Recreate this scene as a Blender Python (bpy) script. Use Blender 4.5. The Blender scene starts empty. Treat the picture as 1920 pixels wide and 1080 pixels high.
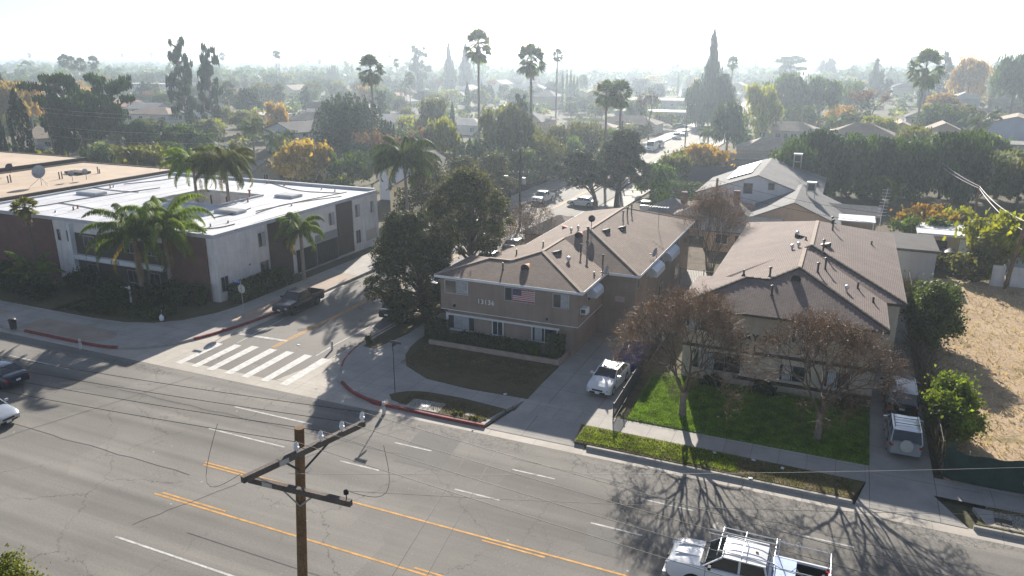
import bpy, bmesh, math, random
import numpy as np
from mathutils import Vector, Matrix, Quaternion
R = math.radians
SC = bpy.context.scene
COL = SC.collection
# ---------------------------------------------------------------- camera
FPX = 1421.0; HZ = 105.0; HC = 22.0
TH = math.atan((540 - HZ) / FPX)
YAW = math.atan(650 / math.hypot(FPX, 540 - HZ))
cam = bpy.data.cameras.new('camera'); camo = bpy.data.objects.new('camera', cam); COL.objects.link(camo)
cam.sensor_width = 36; cam.lens = 36 * FPX / 1920; cam.clip_start = 0.3; cam.clip_end = 12000
camo.location = (0, 0, HC); camo.rotation_euler = (R(90) - TH, 0, YAW)
SC.camera = camo
# ---------------------------------------------------------------- sky, sun, exposure
SUN_AZ = R(17.5); SUN_EL = R(24.0)
w = bpy.data.worlds.new('World'); SC.world = w; w.use_nodes = True
nt = w.node_tree; nt.nodes.clear()
sky = nt.nodes.new('ShaderNodeTexSky'); sky.sky_type = 'NISHITA'; sky.sun_disc = False
sky.sun_elevation = SUN_EL; sky.sun_rotation = -SUN_AZ; sky.air_density = 1.0; sky.dust_density = 0.5; sky.ozone_density = 1.5
bg = nt.nodes.new('ShaderNodeBackground'); bg.inputs['Strength'].default_value = 0.052
wo = nt.nodes.new('ShaderNodeOutputWorld')
hs = nt.nodes.new('ShaderNodeHueSaturation'); hs.inputs['Saturation'].default_value = .6; nt.links.new(sky.outputs[0], hs.inputs['Color']); tn = nt.nodes.new('ShaderNodeMix'); tn.data_type = 'RGBA'; tn.blend_type = 'MULTIPLY'; tn.inputs[0].default_value = 1.0; tn.inputs[7].default_value = (.93, 1.0, 1.16, 1); nt.links.new(hs.outputs[0], tn.inputs[6]); nt.links.new(tn.outputs[2], bg.inputs[0]); nt.links.new(bg.outputs[0], wo.inputs[0])
sd = Vector((-math.sin(SUN_AZ) * math.cos(SUN_EL), math.cos(SUN_AZ) * math.cos(SUN_EL), math.sin(SUN_EL)))
sl = bpy.data.lights.new('sun', 'SUN'); sl.energy = 5.0; sl.angle = R(0.5); sl.color = (1.0, 0.93, 0.83)
slo = bpy.data.objects.new('sun', sl); COL.objects.link(slo); slo.rotation_euler = (-sd).to_track_quat('-Z', 'Y').to_euler()
slo.location = (0, 0, 60)
SC.view_settings.view_transform = 'Standard'; SC.view_settings.look = 'None'
SC.view_settings.exposure = 1.06; SC.view_settings.gamma = 1.0
SC.cycles.max_bounces = 6; SC.cycles.diffuse_bounces = 3; SC.cycles.glossy_bounces = 3
SC.cycles.transmission_bounces = 4; SC.cycles.volume_bounces = 1; SC.cycles.transparent_max_bounces = 8
# ---------------------------------------------------------------- survey helpers (points on the real ground)
def ray(px, py):
    x = px - 960; u = 540 - py
    f = FPX * math.cos(TH) + u * math.sin(TH); up = -FPX * math.sin(TH) + u * math.cos(TH)
    return (-math.sin(YAW) * f + math.cos(YAW) * x, math.cos(YAW) * f + math.sin(YAW) * x, up)
def G(px, py, z=0.0):
    d = ray(px, py); t = (z - HC) / d[2]
    return Vector((d[0] * t, d[1] * t, z))
def atY(px, py, Y):
    d = ray(px, py); t = Y / d[1]; return (d[0] * t, HC + d[2] * t)
def atX(px, py, X):
    d = ray(px, py); t = X / d[0]; return (d[1] * t, HC + d[2] * t)
def above(p, py):
    """height of a thing standing at ground point p whose top is seen on row py"""
    f = -math.sin(YAW) * p[0] + math.cos(YAW) * p[1]
    u = 540 - py
    return HC + f * (-FPX * math.sin(TH) + u * math.cos(TH)) / (FPX * math.cos(TH) + u * math.sin(TH))
def depth(p, z=0.0):
    f = -math.sin(YAW) * p[0] + math.cos(YAW) * p[1]
    return f * math.cos(TH) - (z - HC) * math.sin(TH)
# ---------------------------------------------------------------- objects
def props(o, label=None, cat=None, group=None, kind=None):
    if label: o['label'] = label
    if cat: o['category'] = cat
    if group: o['group'] = group
    if kind: o['kind'] = kind
    return o
def thing(name, label, cat, loc=(0, 0, 0), rz=0.0, group=None):
    o = bpy.data.objects.new(name, None); COL.objects.link(o); o.location = loc; o.rotation_euler = (0, 0, rz)
    o.empty_display_size = 0.3
    return props(o, label, cat, group)
def dup(root, loc=None, rz=None, scale=None, label=None, group=None, mats=None):
    def rec(o, par):
        c = o.copy(); COL.objects.link(c)
        if par is not None: c.parent = par
        for ch in list(kids.get(o.name, [])): rec(ch, c)
        return c
    kids = {}
    for ob in [root] + list(root.children_recursive):
        kids[ob.name] = list(ob.children)
    r = rec(root, None)
    if loc is not None: r.location = loc
    if rz is not None: r.rotation_euler = (0, 0, rz)
    if scale is not None: r.scale = scale
    if label: r['label'] = label
    if group: r['group'] = group
    return r
class MB:
    def __init__(s): s.v = []; s.f = []; s.m = []; s.mi = 0
    def add(s, vs, fs):
        b = len(s.v); s.v += [tuple(v) for v in vs]
        s.f += [tuple(b + i for i in f) for f in fs]; s.m += [s.mi] * len(fs); return s
    def box(s, c, d, rz=0.0, M=None):
        x, y, z = d[0] / 2, d[1] / 2, d[2] / 2
        vs = [Vector((a * x, b * y, g * z)) for g in (-1, 1) for a, b in ((-1, -1), (1, -1), (1, 1), (-1, 1))]
        if rz: q = Matrix.Rotation(rz, 3, 'Z'); vs = [q @ v for v in vs]
        if M is not None: vs = [M @ v for v in vs]
        vs = [v + Vector(c) for v in vs]
        return s.add(vs, [(3, 2, 1, 0), (4, 5, 6, 7), (0, 1, 5, 4), (1, 2, 6, 5), (2, 3, 7, 6), (3, 0, 4, 7)])
    def bb(s, x0, x1, y0, y1, z0, z1):
        return s.box(((x0 + x1) / 2, (y0 + y1) / 2, (z0 + z1) / 2), (abs(x1 - x0), abs(y1 - y0), abs(z1 - z0)))
    def prism(s, pts, z0, z1):
        n = len(pts)
        a = sum(pts[i][0] * pts[(i + 1) % n][1] - pts[(i + 1) % n][0] * pts[i][1] for i in range(n))
        if a < 0: pts = pts[::-1]
        vs = [(p[0], p[1], z0) for p in pts] + [(p[0], p[1], z1) for p in pts]
        return s.add(vs, [tuple(range(n))[::-1], tuple(range(n, 2 * n))] + [(i, (i + 1) % n, n + (i + 1) % n, n + i) for i in range(n)])
    def sheet(s, pts, z):
        n = len(pts)
        a = sum(pts[i][0] * pts[(i + 1) % n][1] - pts[(i + 1) % n][0] * pts[i][1] for i in range(n))
        if a < 0: pts = pts[::-1]
        return s.add([(p[0], p[1], z) for p in pts], [tuple(range(n))])
    def poly(s, pts): return s.add(pts, [tuple(range(len(pts)))])
    def bar(s, p, q, w, h=None, up=(0, 0, 1)):
        p = Vector(p); q = Vector(q); d = (q - p); L = d.length
        if L < 1e-6: return s
        d /= L; u = Vector(up)
        if abs(d.dot(u)) > .98: u = Vector((0, 1, 0))
        a = d.cross(u).normalized() * w / 2; b = a.cross(d).normalized() * (h or w) / 2
        vs = [p - a - b, p + a - b, p + a + b, p - a + b, q - a - b, q + a - b, q + a + b, q - a + b]
        return s.add(vs, [(3, 2, 1, 0), (4, 5, 6, 7), (0, 1, 5, 4), (1, 2, 6, 5), (2, 3, 7, 6), (3, 0, 4, 7)])
    def tube(s, path, rad, n=8, cap=True):
        path = [Vector(p) for p in path]
        if not hasattr(rad, '__len__'): rad = [rad] * len(path)
        rings = []; pa = None
        for i, p in enumerate(path):
            d = (path[min(i + 1, len(path) - 1)] - path[max(i - 1, 0)]).normalized()
            if pa is None:
                a = d.orthogonal().normalized()
            else:
                a = (pa - d * pa.dot(d)); a = a.normalized() if a.length > 1e-6 else d.orthogonal().normalized()
            pa = a; b = d.cross(a)
            rings.append([p + (a * math.cos(t) + b * math.sin(t)) * rad[i] for t in [2 * math.pi * k / n for k in range(n)]])
        vs = [v for r in rings for v in r]; fs = []
        for i in range(len(path) - 1):
            for k in range(n):
                fs.append((i * n + k, i * n + (k + 1) % n, (i + 1) * n + (k + 1) % n, (i + 1) * n + k))
        if cap: fs += [tuple(range(n))[::-1], tuple((len(path) - 1) * n + k for k in range(n))]
        return s.add(vs, fs)
    def lathe(s, prof, c=(0, 0, 0), n=16, M=None):
        vs = []; fs = []
        for r, z in prof:
            for k in range(n):
                v = Vector((r * math.cos(2 * math.pi * k / n), r * math.sin(2 * math.pi * k / n), z))
                if M is not None: v = M @ v
                vs.append(v + Vector(c))
        for i in range(len(prof) - 1):
            for k in range(n): fs.append((i * n + k, i * n + (k + 1) % n, (i + 1) * n + (k + 1) % n, (i + 1) * n + k))
        fs += [tuple(range(n))[::-1], tuple((len(prof) - 1) * n + k for k in range(n))]
        return s.add(vs, fs)
    def mesh(s, name, mats, smooth=None, uv=True):
        me = bpy.data.meshes.new(name); me.from_pydata(s.v, [], s.f)
        if not isinstance(mats, (list, tuple)): mats = [mats]
        for m in mats: me.materials.append(m)
        if len(mats) > 1: me.polygons.foreach_set('material_index', s.m)
        if uv: auto_uv(me)
        me.update()
        if smooth is not None:
            me.polygons.foreach_set('use_smooth', [True] * len(me.polygons))
            me.set_sharp_from_angle(angle=R(smooth))
        return me
    def build(s, name, mats, parent=None, smooth=None, loc=None, uv=True, **kw):
        o = bpy.data.objects.new(name, s.mesh(name, mats, smooth, uv)); COL.objects.link(o)
        if parent is not None: o.parent = parent
        if loc is not None: o.location = loc
        return props(o, **kw)
def auto_uv(me):
    uvl = me.uv_layers.new(name='UVMap'); Z = Vector((0, 0, 1))
    for p in me.polygons:
        n = p.normal
        if abs(n.z) > .999: u = Vector((1, 0, 0)); v = Vector((0, 1, 0))
        else:
            u = Z.cross(n).normalized(); v = n.cross(u)
        for li in p.loop_indices:
            co = me.vertices[me.loops[li].vertex_index].co
            uvl.data[li].uv = (co.dot(u), co.dot(v))
def quads_obj(name, V, mat, parent=None, loc=None, link=True, mi=None, mats=None):
    """V (n,4,3) separate quads as one mesh"""
    n = V.shape[0]; me = bpy.data.meshes.new(name)
    me.vertices.add(n * 4); me.vertices.foreach_set('co', V.reshape(-1).astype(np.float32))
    me.loops.add(n * 4); me.loops.foreach_set('vertex_index', np.arange(n * 4, dtype=np.int32))
    me.polygons.add(n); me.polygons.foreach_set('loop_start', np.arange(0, n * 4, 4, dtype=np.int32))
    try: me.polygons.foreach_set('loop_total', np.full(n, 4, dtype=np.int32))
    except Exception: pass
    for m in (mats or [mat]): me.materials.append(m)
    if mi is not None: me.polygons.foreach_set('material_index', mi.astype(np.int32))
    me.update(calc_edges=True)
    if not link: return me
    o = bpy.data.objects.new(name, me); COL.objects.link(o)
    if parent is not None: o.parent = parent
    if loc is not None: o.location = loc
    return o
# ---------------------------------------------------------------- materials
_M = {}
def nodes(name):
    m = bpy.data.materials.new(name); m.use_nodes = True; t = m.node_tree; t.nodes.clear()
    out = t.nodes.new('ShaderNodeOutputMaterial'); b = t.nodes.new('ShaderNodeBsdfPrincipled')
    t.links.new(b.outputs[0], out.inputs[0]); return m, t, b, out
def N(t, typ, **k):
    n = t.nodes.new(typ)
    for a, v in k.items():
        if a.startswith('i_'): n.inputs[a[2:].replace('_', ' ')].default_value = v
        else: setattr(n, a, v)
    return n
def ramp(t, src, stops):
    r = t.nodes.new('ShaderNodeValToRGB'); e = r.color_ramp.elements
    while len(e) < len(stops): e.new(0.5)
    for i, (p, c) in enumerate(stops):
        e[i].position = p; e[i].color = (c, c, c, 1) if not hasattr(c, '__len__') else tuple(c) + ((1,) if len(c) == 3 else ())
    t.links.new(src, r.inputs[0]); return r.outputs[0]
def mix(t, fac, a, b, typ='MIX'):
    m = t.nodes.new('ShaderNodeMix'); m.data_type = 'RGBA'; m.blend_type = typ
    for s, k in ((fac, 0), (a, 6), (b, 7)):
        if hasattr(s, 'is_output'): t.links.new(s, m.inputs[k])
        elif hasattr(s, '__len__'): m.inputs[k].default_value = tuple(s) + ((1,) if len(s) == 3 else ())
        else: m.inputs[k].default_value = s
    return m.outputs[2]
def scaled(t, src, sc):
    m = t.nodes.new('ShaderNodeMapping'); m.inputs['Scale'].default_value = sc; t.links.new(src, m.inputs[0]); return m.outputs[0]
def noise(t, vec, scale, detail=4, rough=.55):
    n = t.nodes.new('ShaderNodeTexNoise'); n.inputs['Scale'].default_value = scale; n.inputs['Detail'].default_value = detail
    n.inputs['Roughness'].default_value = rough; t.links.new(vec, n.inputs['Vector']); return n.outputs[0]
def bump(t, b, h, s, d=.02):
    n = t.nodes.new('ShaderNodeBump'); n.inputs['Strength'].default_value = s; n.inputs['Distance'].default_value = d
    t.links.new(h, n.inputs['Height']); t.links.new(n.outputs[0], b.inputs['Normal'])
def pm(name, c, rough=.8, var=.18, scale=2.5, metal=0.0, bmp=0.0, spec=.4, coat=0.0, world=False, fine=0.0):
    if name in _M: return _M[name]
    m, t, b, o = nodes(name)
    if world: src = N(t, 'ShaderNodeNewGeometry').outputs['Position']
    else: src = N(t, 'ShaderNodeTexCoord').outputs['Object']
    f = noise(t, src, scale, 5, .6)
    k = ramp(t, f, [(.3, 1 - var), (.7, 1 + var * .6)])
    col = mix(t, 1.0, tuple(c), k, 'MULTIPLY')
    if fine:
        k2 = ramp(t, noise(t, src, scale * 14, 2), [(.35, 1 - fine), (.65, 1 + fine * .5)]); col = mix(t, 1.0, col, k2, 'MULTIPLY')
    t.links.new(col, b.inputs['Base Color'])
    b.inputs['Roughness'].default_value = rough; b.inputs['Metallic'].default_value = metal
    b.inputs['Specular IOR Level'].default_value = spec; b.inputs['Coat Weight'].default_value = coat; b.inputs['Coat Roughness'].default_value = .05
    if bmp: bump(t, b, noise(t, src, scale * 10, 3), bmp)
    _M[name] = m; return m
def leafmat(name, c, c2=None, trans=.45, rough=.6, nz=.5):
    """foliage: per-leaf variation, clump variation, light passes through the leaf"""
    if name in _M: return _M[name]
    c2 = c2 or tuple(min(1, x * 1.9) for x in c)
    m, t, b, o = nodes(name)
    g = N(t, 'ShaderNodeNewGeometry'); tc = N(t, 'ShaderNodeTexCoord'); oi = N(t, 'ShaderNodeObjectInfo')
    col = mix(t, ramp(t, g.outputs['Random Per Island'], [(0.0, 0.0), (1.0, 1.0)]), tuple(c), tuple(c2))
    k = ramp(t, noise(t, tc.outputs['Object'], nz, 3), [(.35, .6), (.65, 1.35)])
    col = mix(t, 1.0, col, k, 'MULTIPLY')
    k2 = ramp(t, oi.outputs['Random'], [(0, .75), (1, 1.25)]); col = mix(t, 1.0, col, k2, 'MULTIPLY')
    t.links.new(col, b.inputs['Base Color']); b.inputs['Roughness'].default_value = rough; b.inputs['Specular IOR Level'].default_value = .25
    tr = N(t, 'ShaderNodeBsdfTranslucent'); cc = mix(t, 1.0, col, (1.25, 1.2, .55), 'MULTIPLY'); t.links.new(cc, tr.inputs[0])
    ms = N(t, 'ShaderNodeMixShader'); ms.inputs[0].default_value = trans
    t.links.new(b.outputs[0], ms.inputs[1]); t.links.new(tr.outputs[0], ms.inputs[2]); t.links.new(ms.outputs[0], o.inputs[0])
    _M[name] = m; return m
def asphalt(name, base, band_=True, crack=1.0, seed=0.0):
    band = band_
    m, t, b, o = nodes(name)
    P = N(t, 'ShaderNodeNewGeometry').outputs['Position']
    off = N(t, 'ShaderNodeMapping'); off.inputs['Location'].default_value = (seed, seed * 2, 0); t.links.new(P, off.inputs[0]); P2 = off.outputs[0]
    col = mix(t, 1.0, base, ramp(t, noise(t, P2, .12, 4), [(.3, .84), (.7, 1.12)]), 'MULTIPLY')
    if band:  # traffic-worn streaks along the road
        col = mix(t, 1.0, col, ramp(t, noise(t, scaled(t, P2, (.03, .9, 1)), 1.0, 3), [(.32, .83), (.68, 1.16)]), 'MULTIPLY')
    col = mix(t, 1.0, col, ramp(t, noise(t, P2, 9, 4, .7), [(.3, .86), (.7, 1.12)]), 'MULTIPLY')
    # patches with straight edges
    vp = N(t, 'ShaderNodeTexVoronoi', feature='F1', distance='CHEBYCHEV'); vp.inputs['Scale'].default_value = .11; vp.inputs['Randomness'].default_value = .9
    t.links.new(P2, vp.inputs['Vector']); col = mix(t, 1.0, col, ramp(t, vp.outputs['Color'], [(0.05, .90), (.95, 1.07)]), 'MULTIPLY')
    # cracks
    wn = N(t, 'ShaderNodeTexNoise'); wn.inputs['Scale'].default_value = .9; wn.inputs['Detail'].default_value = 5; wn.inputs['Roughness'].default_value = .7; t.links.new(P2, wn.inputs['Vector'])
    wv = N(t, 'ShaderNodeVectorMath', operation='MULTIPLY_ADD'); wv.inputs[1].default_value = (1.7, 1.7, 0); t.links.new(wn.outputs['Color'], wv.inputs[0]); t.links.new(P2, wv.inputs[2])
    def crk(sc, wdt, lo, hi, st, msc):
        v = N(t, 'ShaderNodeTexVoronoi', feature='DISTANCE_TO_EDGE'); v.inputs['Scale'].default_value = sc; t.links.new(wv.outputs[0], v.inputs['Vector'])
        line = ramp(t, v.outputs['Distance'], [(0, 1.0), (wdt * sc, 0.0)])
        mk = ramp(t, noise(t, P2, msc, 2), [(lo, 0.0), (hi, 1.0)])
        return mix(t, 1.0, line, mk, 'MULTIPLY')
    c1 = crk(.13, .024, .40, .5, 1, .09); c2 = crk(.7, .018, .53, .6, 1, .16)
    col = mix(t, mix(t, 1.0, c1, (.8, .8, .8), 'MULTIPLY'), col, (.045, .043, .04)); col = mix(t, mix(t, 1.0, c2, (.5, .5, .5), 'MULTIPLY'), col, (.05, .048, .045))
    sy_ = N(t, 'ShaderNodeSeparateXYZ'); t.links.new(P, sy_.inputs[0])
    def band(lo, hi, soft):
        a = N(t, 'ShaderNodeMapRange'); a.inputs['From Min'].default_value = lo - soft; a.inputs['From Max'].default_value = lo; t.links.new(sy_.outputs['Y'], a.inputs['Value'])
        b2 = N(t, 'ShaderNodeMapRange'); b2.inputs['From Min'].default_value = hi; b2.inputs['From Max'].default_value = hi + soft; b2.inputs['To Min'].default_value = 1; b2.inputs['To Max'].default_value = 0; t.links.new(sy_.outputs['Y'], b2.inputs['Value'])
        mm = N(t, 'ShaderNodeMath', operation='MULTIPLY'); t.links.new(a.outputs[0], mm.inputs[0]); t.links.new(b2.outputs[0], mm.inputs[1]); return mm.outputs[0]
    va = N(t, 'ShaderNodeTexVoronoi', feature='DISTANCE_TO_EDGE'); va.inputs['Scale'].default_value = 2.3; t.links.new(wv.outputs[0], va.inputs['Vector'])
    al = mix(t, 1.0, ramp(t, va.outputs['Distance'], [(0, 1.0), (.07, 0.0)]), ramp(t, noise(t, scaled(t, P2, (.12, .5, 1)), 1.0, 3), [(.46, 0), (.54, .75)]), 'MULTIPLY')
    if band_:
        al = mix(t, 1.0, al, band(35.9, 37.2, .9), 'MULTIPLY'); col = mix(t, al, col, (.05, .048, .045))
        for (lo, hi, amt) in ((25.6, 26.4, .92), (28.9, 29.5, .84), (30.1, 30.7, .86), (32.2, 32.8, .84), (33.3, 33.8, .86), (22.0, 22.6, .86), (23.2, 23.8, .86), (18.5, 20.0, .9), (29.65, 29.95, .90), (32.95, 33.15, .9)):
            col = mix(t, 1.0, col, mix(t, band(lo, hi, .5), (1, 1, 1), (amt, amt, amt)), 'MULTIPLY')
        vb = N(t, 'ShaderNodeTexVoronoi', feature='F1'); vb.inputs['Scale'].default_value = 6.0; t.links.new(P2, vb.inputs['Vector'])
        gr = mix(t, 1.0, ramp(t, vb.outputs['Distance'], [(.10, .9), (.17, 0.0)]), ramp(t, noise(t, P2, .35, 3), [(.60, 0), (.66, 1)]), 'MULTIPLY'); col = mix(t, gr, col, (.42, .40, .37))
    # pale spots
    v = N(t, 'ShaderNodeTexVoronoi', feature='F1'); v.inputs['Scale'].default_value = 1.3; t.links.new(P2, v.inputs['Vector'])
    sp = mix(t, 1.0, ramp(t, v.outputs['Distance'], [(.05, .8), (.085, 0.0)]), ramp(t, noise(t, P2, .2, 2), [(.55, 0), (.62, 1)]), 'MULTIPLY')
    col = mix(t, sp, col, (.5, .48, .45))
    t.links.new(col, b.inputs['Base Color']); b.inputs['Roughness'].default_value = .88; b.inputs['Specular IOR Level'].default_value = .3
    bump(t, b, noise(t, P, 30, 3), .35, .01)
    _M[name] = m; return m
def concrete(name, base, joint=1.5, jw=.02, dark=.35):
    m, t, b, o = nodes(name); P = N(t, 'ShaderNodeNewGeometry').outputs['Position']
    col = mix(t, 1.0, base, ramp(t, noise(t, P, .5, 5, .65), [(.3, .82), (.7, 1.12)]), 'MULTIPLY')
    col = mix(t, 1.0, col, ramp(t, noise(t, P, 12, 4, .7), [(.3, .9), (.7, 1.07)]), 'MULTIPLY')
    if joint:
        br = N(t, 'ShaderNodeTexBrick', offset=0.0); br.inputs['Scale'].default_value = 1.0; br.inputs['Brick Width'].default_value = joint; br.inputs['Row Height'].default_value = joint
        br.inputs['Mortar Size'].default_value = jw; br.inputs['Color1'].default_value = (1, 1, 1, 1); br.inputs['Color2'].default_value = (.93, .93, .93, 1); br.inputs['Mortar'].default_value = (dark, dark, dark, 1)
        t.links.new(P, br.inputs['Vector']); col = mix(t, 1.0, col, br.outputs[0], 'MULTIPLY')
    t.links.new(col, b.inputs['Base Color']); b.inputs['Roughness'].default_value = .85; b.inputs['Specular IOR Level'].default_value = .3
    bump(t, b, noise(t, P, 25, 3), .25, .008); _M[name] = m; return m
def shingle(name, c, c2, mort=.45, bw=.32, rh=.145, world=False):
    m, t, b, o = nodes(name); uv = N(t, 'ShaderNodeUVMap').outputs[0]; P = N(t, 'ShaderNodeNewGeometry').outputs['Position']
    br = N(t, 'ShaderNodeTexBrick', offset=.5); br.inputs['Scale'].default_value = 1; br.inputs['Brick Width'].default_value = bw; br.inputs['Row Height'].default_value = rh
    br.inputs['Mortar Size'].default_value = .022; br.inputs['Mortar Smooth'].default_value = .4; br.inputs['Bias'].default_value = -.1
    br.inputs['Color1'].default_value = tuple(c) + (1,); br.inputs['Color2'].default_value = tuple(c2) + (1,)
    br.inputs['Mortar'].default_value = tuple(x * mort for x in c) + (1,)
    t.links.new(uv, br.inputs['Vector'])
    col = mix(t, 1.0, br.outputs[0], ramp(t, noise(t, P, .35, 5, .6), [(.3, .82), (.7, 1.13)]), 'MULTIPLY')
    st = ramp(t, noise(t, scaled(t, uv, (2.2, .25, 1)), 1.0, 4, .6), [(.3, .93), (.7, 1.05)]); col = mix(t, 1.0, col, st, 'MULTIPLY')
    t.links.new(col, b.inputs['Base Color']); b.inputs['Roughness'].default_value = .9; b.inputs['Specular IOR Level'].default_value = .25
    bump(t, b, br.outputs['Fac'], -.5, .02); _M[name] = m; return m
def stucco(name, c, stain=.2):
    m, t, b, o = nodes(name); uv = N(t, 'ShaderNodeUVMap').outputs[0]; P = N(t, 'ShaderNodeNewGeometry').outputs['Position']
    col = mix(t, 1.0, c, ramp(t, noise(t, P, .6, 5, .65), [(.3, 1 - stain), (.7, 1 + stain * .5)]), 'MULTIPLY')
    col = mix(t, 1.0, col, ramp(t, noise(t, scaled(t, uv, (3.0, .22, 1)), 1, 5, .65), [(.3, 1 - stain * .8), (.66, 1.04)]), 'MULTIPLY')
    col = mix(t, 1.0, col, ramp(t, noise(t, P, 22, 3), [(.3, .93), (.7, 1.05)]), 'MULTIPLY')
    t.links.new(col, b.inputs['Base Color']); b.inputs['Roughness'].default_value = .92; b.inputs['Specular IOR Level'].default_value = .2
    bump(t, b, noise(t, P, 40, 3), .4, .01); _M[name] = m; return m
def brick(name, c, c2, mort):
    m, t, b, o = nodes(name); uv = N(t, 'ShaderNodeUVMap').outputs[0]
    br = N(t, 'ShaderNodeTexBrick', offset=.5); br.inputs['Scale'].default_value = 1; br.inputs['Brick Width'].default_value = .23; br.inputs['Row Height'].default_value = .08
    br.inputs['Mortar Size'].default_value = .012; br.inputs['Color1'].default_value = tuple(c) + (1,); br.inputs['Color2'].default_value = tuple(c2) + (1,); br.inputs['Mortar'].default_value = tuple(mort) + (1,)
    t.links.new(uv, br.inputs['Vector']); col = mix(t, 1.0, br.outputs[0], ramp(t, noise(t, uv, .8, 4), [(.3, .8), (.7, 1.15)]), 'MULTIPLY')
    t.links.new(col, b.inputs['Base Color']); b.inputs['Roughness'].default_value = .9; _M[name] = m; return m
def ground_mat(name, c, c2, c3=None, sc=.3, fine=6.0, rough=.95):
    m, t, b, o = nodes(name); P = N(t, 'ShaderNodeNewGeometry').outputs['Position']
    col = mix(t, ramp(t, noise(t, P, sc, 6, .62), [(.4, 0.0), (.62, 1.0)]), c, c2)
    if c3: col = mix(t, ramp(t, noise(t, P, sc * 2.3, 5, .6), [(.56, 0.0), (.66, 1.0)]), col, c3)
    col = mix(t, 1.0, col, ramp(t, noise(t, P, fine, 5, .7), [(.3, .62), (.7, 1.32)]), 'MULTIPLY')
    t.links.new(col, b.inputs['Base Color']); b.inputs['Roughness'].default_value = rough; b.inputs['Specular IOR Level'].default_value = .15
    bump(t, b, noise(t, P, fine, 4), .8, .06); _M[name] = m; return m
M_ASPH = asphalt('asphalt_main', (.212, .199, .178), True, 1.0, 3.0)
M_ASPH2 = asphalt('asphalt_side', (.215, .201, .18), False, 1.0, 41.0)
M_CONC = concrete('concrete_walk', (.40, .375, .34), 1.5, .018, .6)
M_GUT = concrete('concrete_gutter', (.46, .42, .365), 3.0, .015, .55)
M_DRIVE = concrete('concrete_drive', (.37, .35, .32), 3.2, .02, .45)
M_BRKW = concrete('concrete_tinted', (.40, .32, .255), .42, .016, .72)
M_CURB = pm('curb', (.36, .34, .31), .9, .25, 1.2, world=True, fine=.12)
M_RED = pm('curb_red', (.25, .05, .045), .8, .35, 2.0, world=True, fine=.15)
M_WPAINT = pm('road_white', (.56, .55, .52), .8, .42, 2.2, world=True, fine=.4)
M_ZPAINT = pm('zebra_white', (.62, .61, .58), .8, .24, 2.5, world=True, fine=.22)
M_YPAINT = pm('road_yellow', (.62, .32, .075), .8, .35, 2.4, world=True, fine=.35)
M_TAR = pm('tar_line', (.06, .058, .055), .7, .2, 2.0, world=True)
M_GROUND = ground_mat('ground_mix', (.10, .095, .055), (.14, .115, .08), (.07, .08, .035), .05, 2.0)
M_LAWN = ground_mat('lawn_green', (.080, .150, .016), (.11, .18, .025), (.15, .16, .05), .5, 7.0)
M_DRYLAWN = ground_mat('lawn_dry', (.125, .10, .055), (.10, .085, .045), (.075, .085, .035), .6, 9.0)
M_MIXLAWN = ground_mat('lawn_mixed', (.16, .125, .07), (.10, .10, .035), (.06, .10, .018), .7, 9.0)
M_FIELD = ground_mat('field_dry', (.45, .335, .215), (.37, .27, .17), (.25, .20, .105), .28, 5.0)
M_DIRT = ground_mat('dirt', (.15, .115, .08), (.10, .08, .055), None, .8, 6.0)
M_SHGA = shingle('shingle_brown', (.205, .150, .118), (.255, .195, .158), .52)
M_SHGB = shingle('shingle_pinkgrey', (.225, .172, .148), (.265, .208, .182), .52)
M_CAPA = pm('ridge_tan', (.34, .27, .21), .9, .2, 3)
M_CAPB = pm('ridge_dark', (.07, .058, .05), .9, .3, 6)
M_STA = stucco('stucco_brown', (.305, .240, .198))
M_STB = stucco('stucco_beige', (.52, .47, .385))
M_STW = stucco('stucco_white', (.76, .73, .71), .2)
M_STT = stucco('stucco_tan', (.50, .36, .25), .15)
M_BRK = brick('brick_red', (.19, .07, .045), (.13, .05, .035), (.10, .085, .075))
M_WHITE = pm('white_trim', (.74, .76, .78), .6, .08, 2)
M_DKTRIM = pm('dark_trim', (.055, .04, .032), .7, .2, 3)
M_GLASS = pm('window_glass', (.035, .042, .05), .08, .3, 1.0, spec=.8)
M_CURT = pm('curtain', (.45, .47, .50), .85, .25, 4)
M_ALU = pm('aluminium', (.55, .56, .58), .35, .1, 4, metal=.6)
M_METAL = pm('galvanised', (.36, .37, .38), .5, .2, 5, metal=.5)
M_DKMETAL = pm('dark_metal', (.045, .045, .048), .55, .3, 5)
M_RUST = pm('terracotta_metal', (.36, .17, .10), .8, .25, 4)
M_WOOD = pm('pole_wood', (.22, .135, .072), .9, .4, 2.2, bmp=.5, fine=.35)
M_WOODG = pm('grey_wood', (.15, .128, .112), .9, .35, 2.2, bmp=.5, fine=.3)
M_ROOFW = pm('roof_white', (.55, .56, .59), .7, .22, .35, world=True, fine=.05)
M_ROOFT = pm('roof_tan', (.50, .39, .285), .8, .18, .22, world=True, fine=.06)
M_BLUE = pm('sign_blue', (.02, .07, .36), .5, .1, 3)
M_TEXTW = pm('letter_white', (.85, .86, .86), .6, .04, 3)
M_TEXTD = pm('letter_dark', (.03, .03, .032), .6, .1, 3)
M_BLACK = pm('black', (.012, .012, .013), .6, .2, 3)
M_BARK = pm('bark_brown', (.13, .10, .075), .95, .35, 3, bmp=.6, fine=.25)
M_BARKG = pm('bark_grey', (.24, .20, .165), .95, .3, 3, bmp=.6, fine=.2)
M_PALMB = pm('palm_bark', (.27, .235, .195), .95, .3, 4, bmp=.6, fine=.2)
M_WIRE = pm('cable', (.02, .02, .02), .6, .1, 1)
M_WIREL = pm('cable_grey', (.28, .27, .26), .6, .1, 1)
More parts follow.
